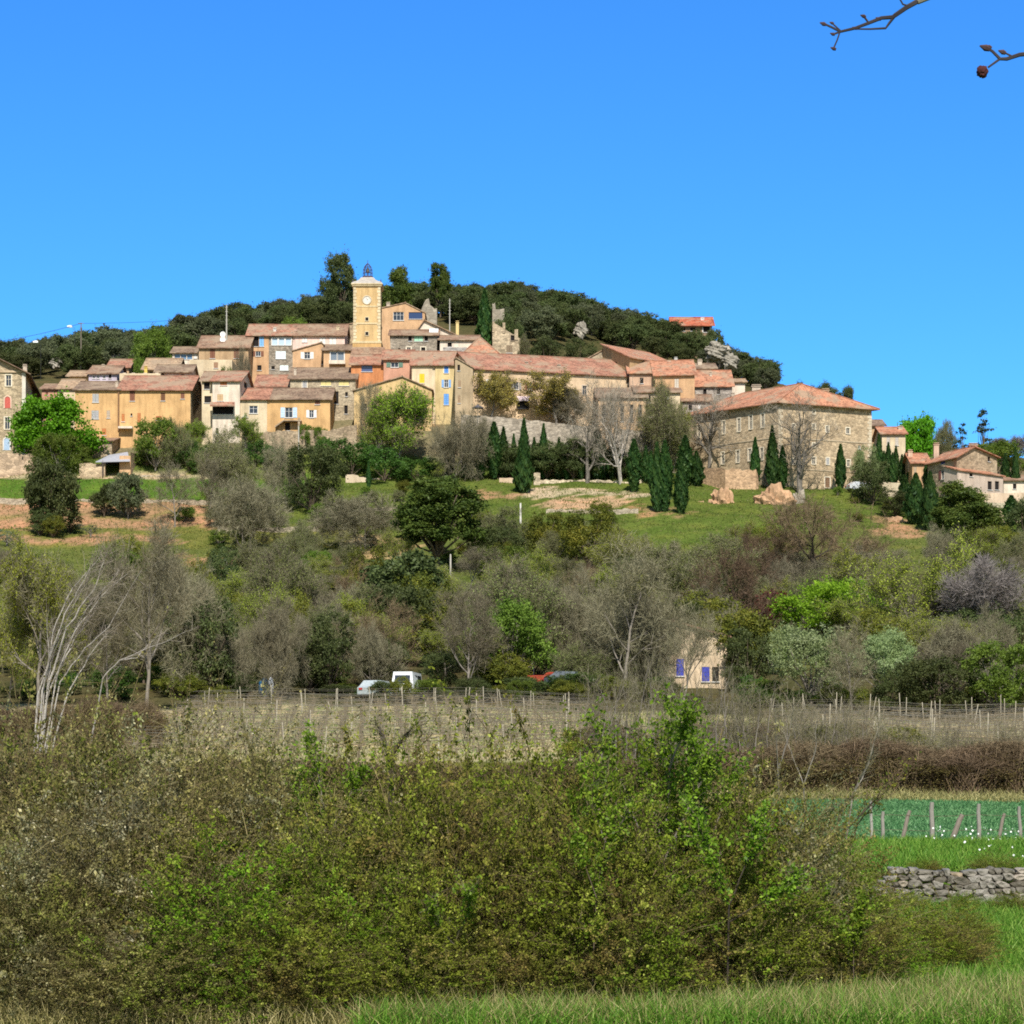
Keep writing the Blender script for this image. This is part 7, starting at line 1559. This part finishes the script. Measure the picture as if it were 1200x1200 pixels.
# ------------------------------------------------------------------ overhanging tree, outside the frame on the right
YB_ = 9.0
def W_(px, py, dy=0): return P(px, py, YB_ + dy)
tr = empty('plane_tree', (4.6, YB_ + .3, tz(4.6, YB_)), 'bare plane twigs reaching in from the top right corner', 'tree')
m = MB(); m.tube([(4.6, YB_ + .3, tz(4.6, YB_) - .2), (4.55, YB_ + .3, 2.5), (4.5, YB_ + .2, 5), (4.45, YB_ + .2, 7.5)], [.26, .22, .17, .10], 10)
m.tube([(4.52, YB_ + .2, 4.6), (3.6, YB_ + .1, 5.9), (2.6, YB_, 5.85), W_(1150, -30), W_(1075, 2)], [.10, .06, .035, .018, .011], 7)
m.tube([(4.53, YB_ + .2, 4.3), (3.4, YB_ + .1, 5.2), (2.5, YB_, 5.1), W_(1215, 62)], [.08, .05, .025, .010], 7)
m.build('trunk', BK['grey'], tr)
m = MB(); bp_ = W_(1075, 2)
def tw(pts, r0, r1): m.tube([W_(*p) for p in pts], list(np.linspace(r0, r1, len(pts))), 5)
tw([(1078, 0), (1062, 9), (1049, 18), (1046, 20), (1033, 21), (1018, 27), (1002, 33), (985, 37), (975, 32), (966, 28)], .010, .004)
tw([(1049, 18), (1042, 27), (1038, 33), (1020, 34), (1004, 34)], .006, .003); tw([(985, 37), (977, 40)], .004, .004); tw([(1018, 27), (1013, 20)], .004, .004); tw([(985, 36), (976, 28)], .003, .003); tw([(984, 38), (981, 47), (977, 56)], .003, .003)
tw([(1068, 8), (1058, 5), (1053, -4)], .004, .003)
tw([(1215, 62), (1195, 64), (1180, 69), (1172, 69), (1163, 60), (1156, 56)], .009, .005); tw([(1186, 66), (1180, 63), (1175, 61)], .004, .003); tw([(1172, 69), (1165, 74), (1158, 79)], .005, .004)
m.build('twigs', barkmat('twig_bark', (.055, .045, .05)), tr)
m = MB(); rr = random.Random(2)
for (px, py, s) in ((965, 28, .010), (976, 40, .008), (1012, 19, .009), (975, 27, .007), (977, 57, .009), (1155, 56, .016), (1159, 55, .010), (1175, 61, .012), (1002, 33, .008), (1030, 22, .009)):
    c = W_(px, py); m.tube([c + Vector((s, 0, -s * .4)), c, c + Vector((-s * 1.4, 0, s * .5))], [s * .5, s * .8, s * .15], 6)
m.build('bud', barkmat('bud_scale', (.06, .035, .035)), tr)
bm = bmesh.new(); bmesh.ops.create_icosphere(bm, subdivisions=3, radius=.021)
for v in bm.verts: v.co *= 1 + rr.uniform(-.16, .16); v.co.z *= 1.1
me = bpy.data.meshes.new('seed_ball'); bm.to_mesh(me); bm.free(); me.materials.append(barkmat('seed_brown', (.07, .022, .022))); o = place_mesh('seed_ball', me, tr); c = W_(1151, 84); o.location = c - Vector(tr.location)
# ------------------------------------------------------------------ vans, cars, people's things behind the vineyard
GLS = glassy(); TYRE = plain('tyre_rubber', (.02, .02, .02))
def wheel(parent, x, y, z, r=.32, w=.2):
    m = MB(); m.tube([(x, y - w / 2, z), (x, y + w / 2, z)], r, 16); wo = m.build('wheel', TYRE, parent); m = MB(); m.tube([(x, y - w / 2 - .01, z), (x, y + w / 2 + .01, z)], r * .55, 12); m.build('rim', plain('steel_rim', (.5, .5, .5), .4, .7), wo)
def car(name, label, x, y, z, rz, prof, wd, paint, win, cat='car', wheels=(-1.3, 1.3)):
    """prof: side outline (x,z) closed, extruded across; win: list of side windows as (x,z) lists"""
    e = empty(name, (x, y, z), label, cat); hw = wd / 2; m = MB(); off = Vector((x, y, z)); n = len(prof)
    ins = lambda q: .12 if q[1] > 1.0 else 0
    Lp = [Vector((q[0], -hw + ins(q), q[1])) + off for q in prof]; Rp = [Vector((q[0], hw - ins(q), q[1])) + off for q in prof]
    m.poly(Lp); m.poly(Rp[::-1])
    for i in range(n): j = (i + 1) % n; m.poly([Lp[j], Lp[i], Rp[i], Rp[j]])
    m.build('body', paint, e)
    m = MB()
    for s in (-1, 1):
        for wpl in win: m.poly([Vector((q[0], s * (hw - ins((0, 1.2)) + .012), q[1])) + off for q in wpl][::s])
    m.build('window', GLS, e)
    for wx in wheels:
        for s in (-1, 1): wheel(e, x + wx, y + s * (hw - .08), z + .32)
    # lamps on both ends
    xs = [q[0] for q in prof]
    for ex, c, nm in ((max(xs), (.7, .7, .65), 'headlight'), (min(xs), (.4, .02, .02), 'tail_light')):
        for s in (-1, 1): m = MB(); m.box((x + ex, y + s * (hw - .3), z + .75), (.06, .3, .16)); m.build(nm, plain(nm, c, .3), e)
    e.rotation_euler[2] = rz; return e
def rotprof(): pass
yv = 192; xv = (479 - CX) / F * yv
VAN = [(-2.3, .3), (2.3, .3), (2.35, .9), (1.7, 1.15), (1.2, 1.95), (-2.2, 2.0), (-2.35, 1.0)]
e = car('white_van', 'white van seen from behind among bushes at the back of the vineyard', xv, yv, tz(xv, yv) + .25, R(80), VAN, 1.75, plain('white_car_paint', (.78, .80, .80), .3, spec=.5), [[(-1.9, 1.15), (-.4, 1.15), (-.4, 1.75), (-1.9, 1.75)], [(-.2, 1.15), (1.45, 1.15), (1.1, 1.75), (-.2, 1.75)]], 'van', (-1.5, 1.5))
m = MB(); o_ = Vector(e.location); m.poly([o_ + Vector((-2.36, -.62, 1.12)), o_ + Vector((-2.36, .62, 1.12)), o_ + Vector((-2.24, .62, 1.72)), o_ + Vector((-2.24, -.62, 1.72))][::-1]); 
w_ = m.build('rear_window', GLS, e); w_.location.x -= .03
xv = (442 - CX) / F * 191
CARP = [(-2.0, .3), (2.0, .3), (2.05, .7), (1.3, .88), (.7, 1.4), (-1.0, 1.45), (-1.7, .95), (-2.05, .85)]
CWIN = [[(-1.35, .98), (-.1, .98), (-.1, 1.34), (-.95, 1.36)], [(0, .98), (1.05, .95), (.65, 1.32), (0, 1.34)]]
car('grey_car', 'pale grey car left of the white van half hidden by bushes', xv, 191, tz(xv, 191) + .3, R(70), CARP, 1.7, plain('silver_car_paint', (.45, .50, .50), .3, .2, .5), CWIN)
xv = (665 - CX) / F * 196
car('dark_car', 'dark blue grey car behind the glossy deep green bush', xv, 196, tz(xv, 196) + .5, R(5), CARP, 1.75, plain('dark_car_paint', (.05, .065, .075), .3, .2, .5), CWIN)
xv = (1006 - CX) / F * 389
car('silver_car', 'silver car parked at the right foot of the convent', xv, 389, tz(xv, 389) + .2, R(20), CARP, 1.75, plain('silver_car_paint', (.55, .55, .54), .3, .2, .5), CWIN)
# small red tractor
xv = (634 - CX) / F * 196; zt = tz(xv, 196) + .25; e = empty('red_tractor', (xv, 196, zt), 'small red tractor nosing out of the bushes left of the dark car', 'tractor')
RP = plain('red_paint', (.30, .045, .022), .5); m = MB(); m.box((xv - .5, 196, zt + .95), (1.3, .7, .55)); m.box((xv - 1.18, 196, zt + .9), (.12, .6, .45)); m.box((xv + .7, 196, zt + .75), (1.1, .5, .35)); m.build('body', RP, e)
m = MB(); m.box((xv + .75, 196, zt + 1.05), (.5, .5, .12)); m.box((xv + 1.0, 196, zt + 1.3), (.1, .5, .45)); m.build('seat', plain('black_vinyl', (.03, .03, .03)), e)
m = MB(); m.tube([(xv - .6, 196.2, zt + 1.2), (xv - .6, 196.2, zt + 1.9)], .04, 6); m.build('exhaust_pipe', plain('dark_iron', (.04, .04, .045)), e)
for s in (-1, 1):
    wheel(e, xv + .8, 196 + s * .62, zt + .62, .62, .3); wheel(e, xv - .95, 196 + s * .5, zt + .36, .36, .2)
    m = MB(); m.tube([(xv + .8 + .75 * math.cos(a), 196 + s * .62, zt + .62 + .75 * math.sin(a)) for a in np.linspace(.3, 2.8, 8)], .12, 5); m.build('mudguard', RP, e)
# bundle under the round bare tree
xv = (314 - CX) / F * 190; zt = tz(xv, 190); e = empty('tarpaulin_bundle', (xv, 190, zt), 'blue and white tarpaulin bundle under the round grey bare tree', 'bundle')
def lump(nm, mat, c, s, seed):
    bm = bmesh.new(); bmesh.ops.create_icosphere(bm, subdivisions=3, radius=1); q = random.Random(seed); k = [q.uniform(0, 6) for _ in range(4)]
    for v in bm.verts:
        u = v.co.copy(); f = 1 + .15 * math.sin(u.x * 5 + k[0]) * math.sin(u.z * 4 + k[1]) + .08 * math.sin(u.y * 9 + u.z * 7 + k[2]); v.co = Vector((u.x * s[0] * f, u.y * s[1] * f, u.z * s[2] * f))
    me = bpy.data.meshes.new(nm); bm.to_mesh(me); bm.free(); me.materials.append(mat); o = place_mesh(nm, me, e); o.location = c
lump('blue_sheet', plain('blue_tarpaulin', (.02, .10, .20), .5), (-.3, 0, .75), (.45, .4, .8), 1); lump('white_sheet', plain('white_cloth', (.62, .65, .70)), (.25, -.1, .85), (.22, .25, .75), 2)
# poles on the slope
for (px, top, base, r, c, lb) in ((610, 590, 614, .16, (.62, .58, .52), 'short white concrete post below the bushy cypress'), (585, 604, 648, .09, (.42, .38, .33), 'thin grey pole right of the big dark pine'), (528, 650, 684, .13, (.46, .42, .36), 'weathered pole at the foot of the big dark pine'), (350, 500, 545, .10, (.46, .44, .40), 'grey lamp pole by the rubble wall below the terrace house')):
    y = ground_at(px, base); x = (px - CX) / F * y; z = tz(x, y); m = MB(); m.tube([(x, y, z - .5), (x, y, Zp(top, y))], [r, r * .8], 8); m.cyl((x, y, Zp(top, y)), r * .9, .06, 8, r * .4)
    tag(m.build('pole', plain('pole_grey', c), origin=(x, y, z)), lb, 'pole')
# earth bluffs below the convent
EB = stucco((.47, .29, .165), 'bare_earth', rough_amt=.3)
for (px, top, bot, w, Y, sd, lb) in ((846, 572, 606, 34, 372, 1, 'tall orange earth bluff below the left front of the convent'), (826, 590, 607, 30, 371, 2, 'low orange earth mound left of the tall bluff'), (908, 572, 608, 42, 373, 3, 'broad orange earth bluff below the convent corner'), (888, 592, 608, 34, 371, 4, 'small earth mound between the two bluffs'), (808, 592, 606, 16, 371, 5, 'pale grey boulder left of the orange earth mound'), (936, 576, 604, 16, 375, 6, 'pale slanting rock below the thick trunked bare tree'), (1048, 607, 630, 42, 360, 7, 'orange earth mound below the dark garden bush'), (762, 598, 610, 30, 365, 8, 'reddish earth mound left of the low cypresses')):
    rock(lb, px, top, bot + 10, w, Y, EB if sd not in (5, 6) else RCK, 'earth_mound' if sd not in (5, 6) else 'boulder', sd, cat='mound' if sd not in (5, 6) else 'boulder')
# parasols
for (px, py, w, Y, c, lb) in ((287, 489, 9, 403, (.66, .60, .46), 'cream garden parasol before the cream cottage'), (560, 477.5, 13, 400, (.07, .07, .09), 'dark grey parasol at the left end of the terrace row')):
    c0 = P(px, py, Y); e = empty('parasol', (c0.x, Y, tz(c0.x, Y)), lb, 'parasol'); m = MB(); r = w / F * Y / 2; n = 10
    for i in range(n):
        a0 = 2 * math.pi * i / n; a1 = a0 + 2 * math.pi / n; m.poly([(c0.x, Y, c0.z + .5), (c0.x + r * math.cos(a0), Y + r * math.sin(a0), c0.z), (c0.x + r * math.cos(a1), Y + r * math.sin(a1), c0.z)]); m.poly([(c0.x + r * math.cos(a0), Y + r * math.sin(a0), c0.z), (c0.x + r * math.cos(a0), Y + r * math.sin(a0), c0.z - .15), (c0.x + r * math.cos(a1), Y + r * math.sin(a1), c0.z - .15), (c0.x + r * math.cos(a1), Y + r * math.sin(a1), c0.z)])
    m.build('canopy', plain('parasol_cloth', c), e); m = MB(); m.tube([(c0.x, Y, tz(c0.x, Y) - .1), (c0.x, Y, c0.z + .55)], .04, 6); m.build('pole', plain('grey_metal', (.40, .38, .33)), e)
SKY_SAT = 1.15; SKY_HUE = .5; EXPO = .7; SKY_TINT = (.285, .71, 1.12); SKY_WARM = (1.0, .86, .74)
# ------------------------------------------------------------------ camera, sky, sun
cam = bpy.data.cameras.new('camera'); co = bpy.data.objects.new('camera', cam); link(co)
co.location = (0, 0, ZC); co.rotation_euler = (R(90), 0, 0)
cam.sensor_width = 36; cam.sensor_height = 36; cam.lens = F / 1200 * 36; cam.shift_y = (HY - 600) / 1200
cam.clip_start = .1; cam.clip_end = 20000
SC.camera = co
EL, AZ = 47.0, 5.0     # sun height; to the right of straight behind the camera
sd = Vector((math.sin(R(AZ)) * math.cos(R(EL)), -math.cos(R(AZ)) * math.cos(R(EL)), math.sin(R(EL))))
sun = bpy.data.lights.new('sun', 'SUN'); so = bpy.data.objects.new('sun', sun); link(so)
sun.energy = 4.2; sun.angle = R(.53); sun.color = (1.0, .955, .88); so.rotation_euler = sd.to_track_quat('Z', 'Y').to_euler(); so.location = (0, -20, 60)
w = bpy.data.worlds.new('World'); SC.world = w; w.use_nodes = True; nt = w.node_tree
bg = nt.nodes['Background']; sky = nt.nodes.new('ShaderNodeTexSky'); sky.sky_type = 'NISHITA'; sky.sun_disc = False
sky.sun_elevation = R(EL); sky.sun_rotation = R(180 - AZ); sky.altitude = 300; sky.air_density = 1.0; sky.dust_density = .2; sky.ozone_density = 3.0
hs = nt.nodes.new('ShaderNodeHueSaturation'); hs.inputs['Saturation'].default_value = SKY_SAT; hs.inputs['Value'].default_value = 1.0; hs.inputs['Hue'].default_value = SKY_HUE
nt.links.new(sky.outputs[0], hs.inputs['Color']); # the sky is deepest blue away from the sun and pales round towards it
tcw = nt.nodes.new('ShaderNodeTexCoord'); sep = nt.nodes.new('ShaderNodeSeparateXYZ'); nt.links.new(tcw.outputs['Generated'], sep.inputs[0])
fac = ramp(nt, sep.outputs[1], [(.45, (0, 0, 0)), (.86, (1, 1, 1))])
nt.links.new(mixc(nt, 1.0, hs.outputs[0], mixc(nt, fac, SKY_WARM, SKY_TINT), 'MULTIPLY'), bg.inputs['Color']); bg.inputs['Strength'].default_value = .11
SC.view_settings.view_transform = 'Standard'; SC.view_settings.look = 'None'; SC.view_settings.exposure = EXPO; SC.view_settings.gamma = 1; SC.view_settings.use_curve_mapping = False
SC.render.engine = 'CYCLES'; SC.cycles.max_bounces = 6; SC.cycles.diffuse_bounces = 3; SC.cycles.transmission_bounces = 4; SC.cycles.transparent_max_bounces = 4
SC.cycles.use_denoising = False; SC.cycles.filter_width = 1.8
